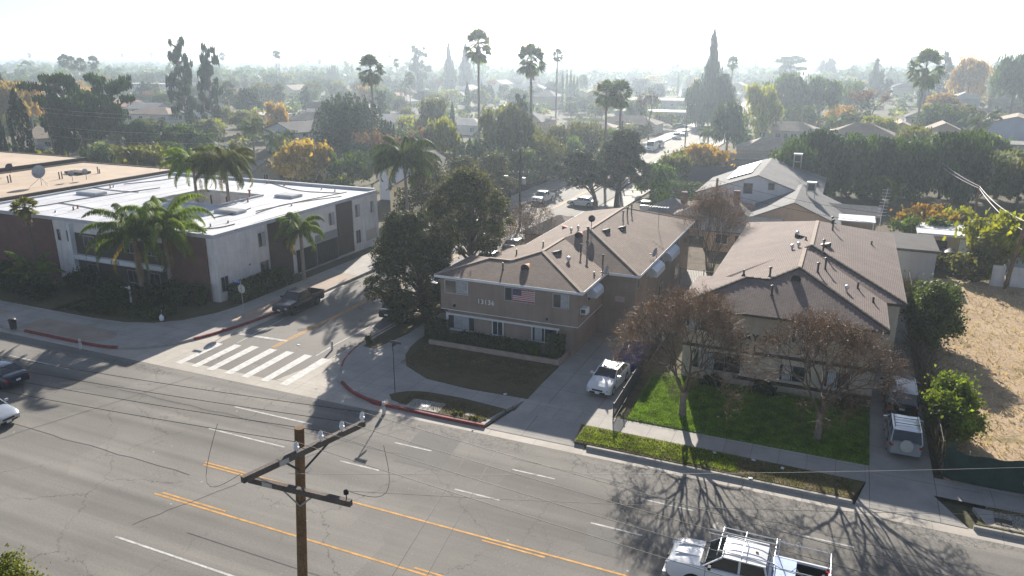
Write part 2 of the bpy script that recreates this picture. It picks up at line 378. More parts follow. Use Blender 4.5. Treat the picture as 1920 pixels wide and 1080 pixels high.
# ---------------------------------------------------------------- ground, roads, pavements (the setting)
def struct(name, mb, mat, **k): return mb.build(name, mat, None, kind='structure', **k)
struct('ground', MB().sheet([(-5200, -300), (4200, -300), (4200, 7800), (-5200, 7800)], -0.05), M_GROUND)
YC = 38.05   # face of the far kerb
CL = [(-53.0, 37.94), (-49.6, 38.85), (-48.2, 39.75), (-47.1, 41.17), (-46.1, 43.6), (-45.35, 46.6), (-44.95, 50.3), (-44.9, 60)]
CR = [(-33.4, 60), (-33.5, 53.0), (-33.65, 48.6), (-33.6, 46.3), (-32.9, 43.6), (-32.25, 42.2), (-31.2, 40.5), (-28.94, 38.95), (-26.72, 38.25), (-22.9, 38.05)]
struct('main_road', MB().sheet([(-420, 6), (260, 6), (260, 37.32), (-420, 37.32)], 0.0), M_ASPH)
struct('side_street', MB().sheet([(-44.6, 38.6), (-33.9, 38.6), (-33.9, 700), (-44.6, 700)], -0.002), M_ASPH2)
# gutters and the cross gutter at the corner
g = MB(); g.sheet([(-420, 37.32), (260, 37.32), (260, 38.1), (-420, 38.1)], 0.003)
struct('gutter', g, M_GUT)
g = MB(); g.sheet([(-53, 38.1), (-31.0, 38.1), (-31.0, 38.62), (-44.2, 38.62), (-44.35, 42.0), (-44.5, 60), (-44.9, 60), (-45.35, 46.6), (-46.1, 43.6), (-47.1, 41.17), (-49.6, 38.85)], 0.0045)
g.sheet([(-36, 38.62), (-34.3, 38.62), (-34.15, 44.5), (-33.95, 60), (-33.4, 60), (-33.65, 48.6), (-33.6, 46.3), (-32.25, 42.2), (-31.2, 40.5), (-28.9, 38.95), (-26.7, 38.1), (-31.0, 38.1), (-31.0, 38.62)], 0.0055)
struct('cross_gutter', g, M_GUT)
# a concrete wedge at the east side of the side street mouth
struct('concrete_apron', MB().sheet([(-35.2, 38.64), (-31.6, 38.64), (-31.25, 40.5), (-32.25, 42.2), (-33.5, 46.4), (-34.0, 44.2)], 0.008), M_GUT)
# pavements: raised 0.13 above the road
ZP = 0.18
walkL = [(-420, YC), (-53.0, YC)] + CL[1:] + [(-44.9, 700), (-49.25, 700), (-49.25, 50.0), (-49.6, 48.0), (-50.8, 45.3), (-52.6, 43.7), (-55.0, 42.85), (-58.5, 42.55), (-420, 42.55)]
struct('pavement', MB().prism(walkL, -.1, ZP), M_CONC)
walkR = [(-33.4, 700)] + CR[0:] + [(-18.6, 38.05), (-18.2, 40.7), (-17.5, 42.6), (-21.7, 42.45), (-25.3, 42.8), (-27.86, 44.26), (-29.0, 46.0), (-29.5, 47.6), (-29.7, 49.2), (-29.75, 51), (-29.75, 700)]
struct('pavement', MB().prism(walkR, -.1, ZP), M_CONC)
struct('pavement', MB().prism([(-13.1, 40.62), (3.05, 40.38), (3.2, 42.3), (-11.3, 42.3), (-17.6, 42.6), (-17.6, 40.62)], -.1, ZP), M_CONC)
struct('pavement', MB().prism([(8.6, 40.3), (260, 40.3), (260, 42.3), (8.6, 42.3)], -.1, ZP - .004), M_CONC)
# driveways (apron slopes down to the gutter)
d = MB(); d.poly([(-18.4, YC, .02), (-12.0, YC, .02), (-13.1, 40.62, ZP + .004), (-17.7, 40.62, ZP + .004)])
d.poly([(-17.6, 42.6, ZP + .004), (-11.6, 42.3, ZP + .004), (-11.75, 79, ZP), (-16.9, 79, ZP)])
struct('driveway', d, M_DRIVE)
d = MB(); d.poly([(2.5, YC, .02), (7.6, YC, .02), (6.2, 40.4, ZP + .004), (3.05, 40.4, ZP + .004)]); d.poly([(3.2, 42.3, ZP + .004), (6.4, 42.3, ZP + .004), (6.4, 82, ZP), (4.0, 82, ZP)])
d.poly([(3.05, 40.4, ZP + .003), (8.6, 40.3, ZP + .003), (8.6, 42.3, ZP + .003), (3.2, 42.3, ZP + .003)])
struct('driveway', d, M_DRIVE)
# kerbs
def strip(path, w, z0, z1, mb):
    P = [Vector((p[0], p[1])) for p in path]; L = []; Rr = []
    for i, p in enumerate(P):
        d_ = (P[min(i + 1, len(P) - 1)] - P[max(i - 1, 0)]).normalized(); n = Vector((-d_.y, d_.x))
        L.append(p + n * w); Rr.append(p - n * .003)
    for i in range(len(P) - 1):
        q = [Rr[i], Rr[i + 1], L[i + 1], L[i]]
        vs = [(a.x, a.y, z0) for a in q] + [(a.x, a.y, z1) for a in q]
        mb.add(vs, [(3, 2, 1, 0), (4, 5, 6, 7), (0, 1, 5, 4), (2, 3, 7, 6)] + ([(3, 0, 4, 7)] if i == 0 else []) + ([(1, 2, 6, 5)] if i == len(P) - 2 else []))
    return mb
def smooth(path, n=5):
    o = []
    for i in range(len(path) - 1):
        p0 = Vector(path[max(i - 1, 0)]); p1 = Vector(path[i]); p2 = Vector(path[i + 1]); p3 = Vector(path[min(i + 2, len(path) - 1)])
        for k in range(n):
            t = k / n; o.append(.5 * ((2 * p1) + (p2 - p0) * t + (2 * p0 - 5 * p1 + 4 * p2 - p3) * t * t + (3 * p1 - p0 - 3 * p2 + p3) * t ** 3))
    return o + [Vector(path[-1])]
kb = MB(); strip([(-420, YC), (-61, YC)], .16, -.1, ZP + .02, kb); strip([(-44.9, 54.0), (-44.9, 700)], .16, -.1, ZP + .02, kb); strip([(-33.4, 700), (-33.4, 60)], .16, -.1, ZP + .02, kb)
strip([(-11.9, YC), (2.4, YC)], .16, -.1, ZP + .02, kb); strip([(7.8, YC), (260, YC)], .16, -.1, ZP + .02, kb)
struct('kerb', kb, M_CURB)
kr = MB(); strip(smooth([(-61, YC), (-53.0, YC), (-50.6, 38.45)]), .16, -.1, ZP + .022, kr)
strip(smooth([(-46.6, 42.3), (-46.1, 43.6), (-45.35, 46.6), (-44.95, 50.3), (-44.9, 54)]), .16, -.1, ZP + .022, kr)
strip(smooth([(-33.5, 53.0), (-33.65, 48.6), (-33.6, 46.3), (-32.9, 43.6), (-32.2, 42.2)]), .16, -.1, ZP + .003, kr)
strip(smooth([(-30.6, 40.0), (-28.94, 38.95), (-26.72, 38.25), (-22.9, 38.05), (-18.5, 38.05)]), .16, -.1, ZP + .022, kr)
struct('red_kerb', kr, M_RED)
kb = MB(); strip(smooth([(-50.6, 38.45), (-49.6, 38.85), (-48.2, 39.75), (-47.1, 41.17), (-46.6, 42.3)]), .16, -.1, ZP + .004, kb); strip(smooth([(-33.4, 60), (-33.5, 53.0)]), .16, -.1, ZP + .02, kb)
strip(smooth([(-32.2, 42.2), (-31.2, 40.5), (-30.6, 40.0)]), .16, -.1, ZP + .01, kb); struct('kerb', kb, M_CURB)
# tinted concrete parkway panels
bp = MB()
def ell(cx, cy, rx, ry, a0, a1, n=14): return [(cx + rx * math.cos(R(a0 + (a1 - a0) * k / n)), cy + ry * math.sin(R(a0 + (a1 - a0) * k / n))) for k in range(n + 1)]
bp.prism([(-62.2, 38.3), (-54.3, 38.3)] + ell(-54.3, 39.6, 1.7, 1.3, -90, 90, 8) + [(-62.2, 40.9)], ZP - .05, ZP + .006)
bp.prism([(-80, 38.3), (-66.6, 38.3), (-66.6, 40.9), (-80, 40.9)], ZP - .05, ZP + .006)
bp.prism(ell(-46.4, 47.7, .95, 1.0, 180, 330, 8) + [(-45.15, 54), (-45.05, 63), (-47.5, 63), (-47.4, 54)], ZP - .05, ZP + .006)
struct('tinted_paving', bp, M_BRKW)
# verges and lawns
lw = MB(); lw.prism([(-25.7, 38.85)] + smooth([(-26.3, 39.5), (-25.6, 40.3), (-24.2, 40.85), (-21.4, 40.95)]) + [(-18.2, 40.62), (-18.9, 38.3), (-22.9, 38.3)], 0, ZP + .03)
lw.prism([(-29.75, 49.2), (-29.5, 47.6), (-29.0, 46.0), (-27.86, 44.26), (-25.3, 42.8), (-21.7, 42.45), (-17.5, 42.62), (-17.6, 48.9), (-29.75, 50.6)], 0, ZP + .03)
lw.prism([(-33.2, 48.5), (-33.0, 46.3), (-31.9, 46.2), (-31.3, 50.0), (-31.1, 76), (-33.1, 76)], 0, ZP + .03)
struct('dry_verge', lw, M_DRYLAWN)
lw = MB(); lw.prism([(-12.75, 38.35), (2.3, 38.3), (3.0, 40.36), (-13.05, 40.6)], 0, ZP + .02); struct('verge', lw, M_MIXLAWN)
lw = MB(); lw.prism([(-10.6, 42.35), (3.2, 42.32), (3.35, 50.2), (-11.0, 50.6)], 0, ZP + .05); struct('front_lawn', lw, M_LAWN)
lw = MB(); lw.prism([(7.9, 38.3), (260, 38.3), (260, 40.25), (8.7, 40.25)], 0, ZP + .03); struct('weedy_verge', lw, M_MIXLAWN)
lw = MB(); lw.prism([(-80, 42.6), (-64.0, 42.6), (-64.0, 50.1), (-80, 50.1)], 0, ZP + .05); lw.prism([(-62.4, 42.6), (-58.5, 42.6), (-55.0, 42.9), (-52.6, 43.75), (-50.8, 45.35), (-49.65, 48.0), (-49.3, 50.0), (-49.3, 61), (-51.4, 61), (-51.4, 50.1), (-62.4, 50.1)], 0, ZP + .05)
struct('planting_bed', lw, M_DRYLAWN)
struct('dry_field', MB().prism([(6.9, 42.4), (90, 42.4), (90, 86), (8.2, 86), (6.9, 60)], -.1, ZP + .02), M_FIELD)
struct('yard_dirt', MB().sheet([(-11.5, 79), (12, 79), (14, 112), (-29, 112), (-29, 79)], .02), M_DIRT)
# utility cover slabs in the verge
s = MB(); s.prism([(-24.4, 39.6), (-22.05, 39.72), (-21.95, 38.35), (-24.35, 38.3)], 0, ZP + .045); struct('utility_slab', s, M_CONC)
s = MB(); s.lathe([(.38, ZP + .046), (.38, ZP + .055)], (-23.2, 39.1, 0), 24); o = s.build('manhole_cover', M_METAL); props(o, 'round metal manhole cover set in the pale slab beside the red kerb', 'manhole cover')
s = MB(); s.box((-19.95, 38.95, ZP + .04), (.55, .38, .03), .1); props(s.build('utility_box_lid', M_CURB), 'small grey rectangular utility lid in the dry verge before the driveway', 'utility lid')
s = MB(); s.prism([(8.35, 38.42), (13.5, 38.42), (13.5, 39.9), (7.95, 39.9)], 0, ZP + .035); struct('verge_slab', s, M_CONC)
s = MB(); s.box((9.15, 38.95, ZP + .045), (.75, .6, .02), 0); props(s.build('vault_lid', M_DKMETAL), 'dark square vault lid in the concrete slab by the green screened fence', 'vault lid')
# ---------------------------------------------------------------- painted markings, 4 mm sheets
def mark(name, rects, mat, z=.006):
    m = MB()
    for r in rects:
        if len(r) == 4 and not hasattr(r[0], '__len__'): m.sheet([(r[0], r[2]), (r[1], r[2]), (r[1], r[3]), (r[0], r[3])], z)
        else: m.sheet(r, z)
    return struct(name, m, mat)
yl = []
yl += [(-31.2, 60, 27.93, 28.05), (-31.1, -26.2, 27.70, 27.81)] + [(a, a + 3.2, 27.70, 27.81) for a in (-13.7, -1.5, 10)]
yl += [(-31.2, 60, 24.42, 24.54), (-30.9, -26.6, 24.66, 24.77)] + [(a, a + 4.5, 24.66, 24.77) for a in (-15.6, 2)]
mark('yellow_lane_lines', yl, M_YPAINT)
wl = [(-34.06, -28.25, 31.12, 31.24), (-57.1, -50.4, 34.1, 34.22), (-34.8, -28.6, 34.12, 34.24), (-29.9, -21, 20.93, 21.05)]
wl += [(a, a + 2.6, 31.12, 31.23) for a in (-24.3, -16.95, -9.4, -2.0, 5.4)] + [(a, a + 2.5, 34.2, 34.3) for a in (-22.6, -14.95, -7.5, 0)]
wl += [(-100, -66, 34.1, 34.22), (-64, -52.8, 31.12, 31.22)]
mark('white_lane_dashes', wl, M_WPAINT)
cw = []
for k, (x0, ye, wd) in enumerate(((-44.25, 42.6, .58), (-42.68, 42.9, .62), (-41.2, 43.2, .62), (-39.5, 43.3, .66), (-37.93, 43.4, .64), (-36.2, 43.4, .64), (-34.5, 43.3, .66))):
    cw.append([(x0, 38.15), (x0 + wd, 38.15), (x0 + wd - .12, ye), (x0 - .22, ye)])
mark('zebra_crossing', cw, M_ZPAINT, .012)
mark('stop_line', [[(-44.2, 44.72), (-39.6, 45.0), (-39.6, 45.35), (-44.2, 45.07)]], M_WPAINT, .010)
mark('side_street_centre_line', [(-39.62, -39.48, 43.6, 330), (-39.85, -39.72, 43.6, 330)], M_YPAINT)
mark('parking_lines', [[(-43.0, 43.2), (-42.9, 43.2), (-44.1, 60.0), (-44.2, 60.0)], [(-35.6, 46.2), (-35.48, 46.2), (-35.33, 51.1), (-35.45, 51.1)], [(-35.5, 43.5), (-35.38, 43.5), (-35.48, 46.2), (-35.6, 46.2)], [(-35.45, 51.05), (-33.7, 49.75), (-33.7, 49.88), (-35.45, 51.18)]], M_WPAINT, .009)
# trench patches, tar seams across the road
tl = MB()
for (x0, y0, x1, y1) in ((-13.6, 8, -18.4, 37.2), (-12.1, 8, -16.9, 37.2), (-15.5, 35.4, -7.6, 35.3), (-27, 22.6, -12, 22.5)):
    n = Vector((y1 - y0, x0 - x1)).normalized() * .02
    tl.sheet([(x0 - n.x, y0 - n.y), (x1 - n.x, y1 - n.y), (x1 + n.x, y1 + n.y), (x0 + n.x, y0 + n.y)], .008)
struct('tar_seams', tl, M_TAR)
pt = MB()
for (a, b_, c, d_) in ((-21.5, -18.6, 32.4, 36.2), (-9.0, -7.2, 29.0, 31.0), (6, 9.5, 31.8, 35.0)): pt.sheet([(a, c), (b_, c), (b_ - .5, d_), (a - .5, d_)], .0042)
struct('road_patch', pt, asphalt('asphalt_patch', (.165, .158, .146), False, 1, 9))
tl = MB(); rq_ = random.Random(8)
for (x0, y0, x1, y1) in ((-60, 26.9, -31, 26.6), (-44, 33.1, -20, 33.2), (-9, 21.5, 6, 21.2), (-25, 18.9, -12, 19.3), (-4, 34.9, 12, 34.6), (-30, 22.0, -24, 36.6), (-48, 14, -41, 36.8)):
    n_ = 26; P_ = [Vector((x0 + (x1 - x0) * k / n_ + rq_.uniform(-.09, .09), y0 + (y1 - y0) * k / n_ + rq_.uniform(-.09, .09))) for k in range(n_ + 1)]
    for a, b_ in zip(P_, P_[1:]): d_ = (b_ - a).normalized(); nn = Vector((-d_.y, d_.x)) * .022; tl.sheet([a - nn, b_ - nn, b_ + nn, a + nn], .0085)
struct('sealed_cracks', tl, M_TAR)
for (x, y, lb) in ((-25.5, 29.6, 'round iron manhole cover in the middle lane right of the near pole'), (-3.5, 33.4, 'round iron manhole cover in the far lane before the bare tree shadows'), (-40.2, 47.8, 'round iron manhole cover in the side street beyond the crossing')):
    s = MB(); s.lathe([(.36, .004), (.36, .012)], (x, y, 0), 22); props(s.build('manhole_cover', M_DKMETAL), lb, 'manhole cover')
# ---------------------------------------------------------------- haze
hz = MB(); hz.bb(-5000, 4000, -200, 7500, -1.2, 34)
mh = bpy.data.materials.new('haze_air'); mh.use_nodes = True; t_ = mh.node_tree; t_.nodes.clear()
vo = t_.nodes.new('ShaderNodeVolumePrincipled'); vo.inputs['Color'].default_value = (.67, .78, .90, 1); vo.inputs['Density'].default_value = HAZE = 0.0005
vo.inputs['Anisotropy'].default_value = .68
oo = t_.nodes.new('ShaderNodeOutputMaterial'); t_.links.new(vo.outputs[0], oo.inputs['Volume'])
ho = hz.build('haze', mh, uv=False); ho['kind'] = 'stuff'
# ---------------------------------------------------------------- building helpers
def window(par, x, z, w_, h, Y, frame=M_ALU, panes=2, curtain=None, axis='y', name='window', glass=None, fw=.05, prot=.05, off=None):
    """window in a wall facing -y (axis 'y', wall plane y=Y) or facing +x (axis 'x', wall plane x=Y); x = centre along the wall, z = sill"""
    def bx(m, u0, u1, z0, z1, d0, d1):
        if axis == 'y': m.bb(u0, u1, Y - d1, Y - d0, z0, z1)
        elif axis == 'x': m.bb(Y + d0, Y + d1, u0, u1, z0, z1)
        else: m.bb(Y - d1, Y - d0, u0, u1, z0, z1)
    f = MB(); a, b_ = x - w_ / 2, x + w_ / 2
    bx(f, a - fw, b_ + fw, z - fw, z, 0, prot); bx(f, a - fw, b_ + fw, z + h, z + h + fw, 0, prot)
    bx(f, a - fw, a, z, z + h, 0, prot); bx(f, b_, b_ + fw, z, z + h, 0, prot)
    for k in range(1, panes): c = a + w_ * k / panes; bx(f, c - .02, c + .02, z, z + h, .012, prot - .008)
    fo = f.build(name, frame, par)
    g_ = MB(); bx(g_, a, b_, z, z + h, .002, .010); g_.build('pane', glass or M_GLASS, fo)
    if curtain:
        u0, u1 = a + w_ * curtain[0], a + w_ * curtain[1]; c = MB(); n = max(4, int((u1 - u0) / .09))
        for k in range(n):
            s0 = u0 + (u1 - u0) * k / n; s1 = u0 + (u1 - u0) * (k + .82) / n; bx(c, s0, s1, z + .03, z + h - .03, .0102, .013 + .004 * (k % 2))
        c.build('curtain', M_CURT, fo)
    return fo
def fascia(par, pts, mat, z, h=.2, t=.05, closed=True, name='fascia'):
    m = MB(); n = len(pts)
    for i in range(n if closed else n - 1):
        p = Vector((*pts[i], z - h / 2)); q = Vector((*pts[(i + 1) % n], z - h / 2)); d_ = (q - p).normalized()
        m.bar(p - d_ * t / 2 * 0, q, t, h)
    return m.build(name, mat, par)
def caps(par, segs, mat, w_=.26, h=.05, bumps=False, name='ridge_cap'):
    out = []
    for p, q in segs:
        m = MB(); p = Vector(p) + Vector((0, 0, h * .4)); q = Vector(q) + Vector((0, 0, h * .4)); m.bar(p, q, w_, h)
        if bumps:
            L = (q - p).length; n = int(L / .42)
            for k in range(n):
                a = p.lerp(q, k / n); b_ = p.lerp(q, (k + .93) / n); m.bar(a + Vector((0, 0, .02)), b_ + Vector((0, 0, .07)), w_, h)
        out.append(m.build(name, mat, par))
    return out
def vent_pipe(par, p, h=.5, r=.06, cap=True, mat=None):
    m = MB(); m.tube([(p[0], p[1], p[2] - .15), (p[0], p[1], p[2] + h)], r, 10)
    if cap: m.lathe([(r * 1.9, 0), (r * 1.9, .07), (r * .6, .13)], (p[0], p[1], p[2] + h), 10)
    m.lathe([(r * 2.6, -.1), (r * 1.2, .06)], p, 10)
    return m.build('vent_pipe', mat or M_DKMETAL, par, smooth=40)
def box_vent(par, p, ang=0, s=.32, mat=None):
    """low sloped attic vent with an open dark face"""
    m = MB(); c, sn = math.cos(ang), math.sin(ang)
    def T(x, y, z): return (p[0] + x * c - y * sn, p[1] + x * sn + y * c, p[2] + z)
    m.add([T(-s, -s, -.12), T(s, -s, -.12), T(s, s, .03), T(-s, s, .03), T(-s * .9, -s, .26), T(s * .9, -s, .26)], [(0, 1, 5, 4), (4, 5, 2, 3), (0, 4, 3), (1, 2, 5)])
    o = m.build('roof_vent', mat or M_METAL, par)
    k = MB(); k.add([T(-s * .82, -s - .01, -.06), T(s * .82, -s - .01, -.06), T(s * .74, -s - .01, .22), T(-s * .74, -s - .01, .22)], [(0, 1, 2, 3)])
    k.build('vent_opening', M_BLACK, o); return o
def eyebrow_vent(par, p, r=.42, L=.9, mat=None, az=0):
    """half-cone attic vent: round dark mouth, shell tapering back into the slope"""
    m = MB(); n = 14; vs = [(p[0], p[1] + L, p[2] + L * .30)]
    for k in range(n + 1): a = math.pi * 2 * k / n; vs.append((p[0] + r * math.cos(a), p[1], p[2] + r * math.sin(a) * .9 + r * .35))
    m.add(vs, [(0, k + 2, k + 1) for k in range(n)]); o = m.build('attic_vent', mat or M_RUST, par, smooth=60)
    k = MB(); k.add([(p[0] + r * .97 * math.cos(2 * math.pi * i / n), p[1] + .05, p[2] + r * .87 * math.sin(2 * math.pi * i / n) + r * .35) for i in range(n)], [tuple(range(n))])
    k.build('vent_mouth', M_BLACK, o); return o
def turbine(par, p, r=.16):
    m = MB(); m.lathe([(r * .6, -.1), (r * .6, .16), (r, .18), (r * 1.15, .30), (r * .8, .42), (r * .2, .46)], p, 14)
    return m.build('turbine_vent', M_ALU, par, smooth=40)
def dish(loc, label, r=.42, az=0.0, mat=None, group=None, legs=False, h=.7):
    t = thing('satellite_dish', label, 'satellite dish', loc, az, group)
    d = MB(); Mx = Matrix.Rotation(R(68), 3, 'X')
    d.lathe([(r * .05, .0), (r * .5, .03), (r * .85, .10), (r, .15), (r * 1.02, .15), (r * .86, .085), (r * .5, .012), (r * .05, -.02)], (0, 0, h), 24, M=Mx)
    d.build('reflector', mat or M_METAL, t, smooth=50)
    m = MB(); m.tube([(0, .05, 0), (0, .1, h)], .03, 8); m.build('mast', M_DKMETAL, t)
    m = MB(); m.tube([(0, .02, h - r * .7), (0, -r * 1.2, h - .1)], .015, 6); m.box((0, -r * 1.25, h - .08), (.08, .12, .08)); m.build('feed_arm', M_DKMETAL, t)
    if legs:
        for k in range(3):
            m = MB(); a = R(90 + 120 * k); m.tube([(0, .08, h * .6), (r * 1.5 * math.cos(a), .08 + r * 1.5 * math.sin(a), 0)], .02, 6); m.build('leg', M_DKMETAL, t)
    return t
def text_mesh(par, s, size, loc, mat, rot=(R(90), 0, 0), name='lettering', ext=.02, spacing=1.0, bold=0.0):
    c = bpy.data.curves.new(name, 'FONT'); c.body = s; c.size = size; c.extrude = ext; c.offset = bold; c.space_character = spacing; c.resolution_u = 3; c.align_x = 'LEFT'
    tmp = bpy.data.objects.new('tmp', c); COL.objects.link(tmp)
    me = bpy.data.meshes.new_from_object(tmp.evaluated_get(bpy.context.evaluated_depsgraph_get())); bpy.data.objects.remove(tmp)
    me.materials.clear(); me.materials.append(mat); me.name = name
    o = bpy.data.objects.new(name, me); COL.objects.link(o); o.location = loc; o.rotation_euler = rot
    if par is not None: o.parent = par
    return o
def awning(par, X, y0, y1, z, d=.85, drop=.75):
    """curved ribbed aluminium awning on a wall facing +x"""
    m = MB(); n = 6; pr = [(0, 0), (.35, -.06), (.7, -.22), (.95, -.5), (1.0, -1.0)]
    vs = []; k = max(4, int((y1 - y0) / .16))
    for j in range(k + 1):
        y = y0 + (y1 - y0) * j / k; b_ = .012 if j % 2 else 0
        for a, c in pr: vs.append((X + a * d + b_, y, z + c * drop + b_))
    L = len(pr)
    fs = [(j * L + i, j * L + i + 1, (j + 1) * L + i + 1, (j + 1) * L + i) for j in range(k) for i in range(L - 1)]
    m.add(vs, fs)
    for y in (y0, y1): m.add([(X, y, z), (X, y, z - drop)] + [(X + a * d, y, z + c * drop) for a, c in pr[::-1][:-1]], [tuple(range(1 + len(pr)))])
    return m.build('awning', pm('awning_metal', (.52, .56, .62), .4, .12, 3, metal=.35), par)
# ================================================================ BUILDING A: brown stucco apartment house on the corner
A = thing('apartment_building', 'two-storey brown stucco apartment building with white eaves and the number 13136 on the corner lot', 'apartment building', (-22, 65, 0))
def inA(o):
    if isinstance(o, list): return [inA(x) for x in o]
    o.parent = A; o.location = Vector(o.location) - Vector((-22, 65, 0)); return o
ZE = 5.5
wl_ = MB(); wl_.bb(-28.35, -16.8, 50.62, 57.2, 2.62, ZE - .1); wl_.bb(-28.0, -17.25, 51.05, 57.3, 0, 2.62); wl_.bb(-26.5, -16.9, 57.2, 62, 0, ZE - .1)
wl_.bb(-25.5, -14.1, 56.75, 78.8, 0.01, ZE - .11)
inA(wl_.build('wall', M_STA))
p1 = .27; p2 = .33
def za(y, y0=50.3, p=p1): return ZE + p * (y - y0)
rf = MB(); z1 = ZE + p1 * 3.3; z2 = ZE + p1 * 5.2
rf.poly([(-28.7, 50.3, ZE), (-16.4, 50.3, ZE), (-21.6, 55.5, z2), (-23.5, 53.6, z1), (-25.4, 53.6, z1)])
rf.poly([(-28.7, 56.9, ZE), (-28.7, 50.3, ZE), (-25.4, 53.6, z1)])
rf.poly([(-28.7, 56.9, ZE), (-25.4, 53.6, z1), (-23.5, 53.6, z1), (-26.8, 56.9, ZE)])
rf.poly([(-26.8, 56.9, ZE), (-23.5, 53.6, z1), (-21.6, 55.5, z2), (-21.6, 61.0, z2), (-26.0, 61.0, ZE + .8 * p1), (-26.8, 60.0, ZE)])
rf.poly([(-16.4, 50.3, ZE), (-16.4, 56.6, ZE), (-21.6, 61.0, z2), (-21.6, 55.5, z2)])
ZR = ZE + p2 * 6.1; zb = ZE + .012
rf.poly([(-25.9, 56.3, zb), (-13.7, 56.3, zb), (-19.8, 62.4, ZR)])
rf.poly([(-13.7, 56.3, zb), (-13.7, 79.2, zb), (-19.8, 73.1, ZR), (-19.8, 62.4, ZR)])
rf.poly([(-13.7, 79.2, zb), (-25.9, 79.2, zb), (-19.8, 73.1, ZR)])
rf.poly([(-25.9, 79.2, zb), (-25.9, 56.3, zb), (-19.8, 62.4, ZR), (-19.8, 73.1, ZR)])
RA = inA(rf.build('roof', M_SHGA))
sf = MB(); sf.poly([(-28.68, 50.32, ZE - .1), (-28.68, 56.88, ZE - .1), (-16.42, 56.88, ZE - .1), (-16.42, 50.32, ZE - .1)]); sf.poly([(-25.88, 56.4, ZE - .105), (-25.88, 79.18, ZE - .105), (-13.72, 79.18, ZE - .105), (-13.72, 56.4, ZE - .105)])
inA(sf.build('soffit', M_WHITE))
inA(fascia(None, [(-16.4, 56.6), (-16.4, 50.3), (-28.7, 50.3), (-28.7, 56.9)], M_WHITE, ZE - .005, .2, .06, False))
inA(fascia(None, [(-16.3, 56.3), (-13.7, 56.3), (-13.7, 79.2), (-25.9, 79.2), (-25.9, 57)], M_WHITE, ZE + .004, .2, .055, False))
inA(caps(None, [((-16.4, 50.3, ZE), (-21.6, 55.5, z2)), ((-21.6, 55.5, z2), (-21.6, 60.6, z2)), ((-28.7, 50.3, ZE), (-25.4, 53.6, z1)), ((-25.4, 53.6, z1), (-23.5, 53.6, z1)), ((-23.5, 53.6, z1), (-21.6, 55.5, z2)),
      ((-13.7, 56.3, ZE), (-19.8, 62.4, ZR)), ((-19.8, 62.4, ZR), (-19.8, 73.1, ZR)), ((-19.8, 73.1, ZR), (-13.7, 79.2, ZE))], M_CAPA))
FY = 50.62
def fw_(par, p0, p1_, **k):
    a = atY(p0[0], p0[1], k.get('Y', FY)); b_ = atY(p1_[0], p1_[1], k.get('Y', FY)); k.setdefault('Y', FY)
    return window(par, (a[0] + b_[0]) / 2, b_[1], b_[0] - a[0], a[1] - b_[1], **k)
inA(fw_(None, (835, 524.5), (877, 553), curtain=(.52, 1)))
wf = inA(window(None, -21.5, 4.08, 2.44, 1.0, FY, panes=1)); wf['label'] = 'upper window with a flag hung behind the glass'
m = MB(); m.bb(-22.13, -22.09, FY - .06, FY - .012, 4.08, 5.08); m.bb(-20.88, -20.84, FY - .06, FY - .012, 4.08, 5.08); mm = m.build('mullion', M_ALU, wf)
inA(window(None, -18.15, 4.03, 1.2, 1.02, FY, curtain=(.5, 1)))
# flag in the window
fl = thing('flag', 'striped flag with white stars on blue hung in the upper middle window', 'flag', (-22.06, FY - .022, 4.12))
fm = MB(); fwid, fh = 1.78, .92
for k in range(13):
    fm.mi = 0 if k % 2 == 0 else 1; fm.bb(0 if k > 6 else .70, fwid, -.004, .006, fh - fh * (k + 1) / 13, fh - fh * k / 13)
fm.mi = 2; fm.bb(0, .70, -.004, .006, fh * 6 / 13, fh)
fm.mi = 1
for r_ in range(9):
    for c in range(6 if r_ % 2 == 0 else 5):
        cx = .058 + c * .116 + (0 if r_ % 2 == 0 else .058); cz = fh * 6 / 13 + (fh * 7 / 13) * (r_ + .5) / 9
        pts = [(cx + (.021 if i % 2 == 0 else .009) * math.sin(math.pi * i / 5), -.006, cz + (.021 if i % 2 == 0 else .009) * math.cos(math.pi * i / 5)) for i in range(10)]; fm.add(pts, [tuple(range(10))])
fm.build('cloth', [pm('flag_red', (.42, .02, .04), .8, .15, 2), pm('flag_white', (.62, .60, .60), .8, .1, 2), pm('flag_blue', (.01, .02, .09), .8, .15, 2)], fl)
# lower floor band window frame
FL = 51.05
def lz(px, py): return atY(px, py, FL)
bm_ = MB(); bm_.bb(-28.1, -18.4, FL - .1, FL - .003, 2.05, 2.2); bm_.bb(-28.1, -27.93, FL - .099, FL - .003, .78, 2.05); bm_.bb(-27.93, -20.6, FL - .098, FL - .003, .78, .9)
inA(bm_.build('trim_band', M_WHITE))
inA(window(None, -26.75, .93, 2.3, 1.09, FL, curtain=(.2, .8), fw=.04)); inA(window(None, -23.55, .93, .85, 1.09, FL, frame=M_WHITE, fw=.07)); inA(window(None, -19.6, .93, 2.0, 1.09, FL, frame=M_WHITE, fw=.06, curtain=(.1, .4)))
m = MB(); m.bb(-28.36, -16.78, FY - .03, FY - .001, 2.62, 2.67); inA(m.build('drip_moulding', M_WHITE))
m = MB(); m.bb(-16.8, -16.77, 50.62, 57, 2.62, 2.67); inA(m.build('drip_moulding', M_WHITE))
o = inA(text_mesh(None, '13136', .54, (-25.1, FY - .03, 3.48), M_TEXTW, name='house_number', spacing=1.12, bold=.004))
for (px, z) in ((-27.1, 3.07), (-19.25, 3.02)):
    m = MB(); m.box((px, FY - .05, z), (.12, .1, .12)); m.lathe([(.02, -.1), (.09, -.08), (.09, .05), (.03, .08)], (px, FY - .16, z - .03), 10, M=Matrix.Rotation(R(60), 3, 'X')); inA(m.build('flood_lamp', M_DKMETAL, smooth=40))
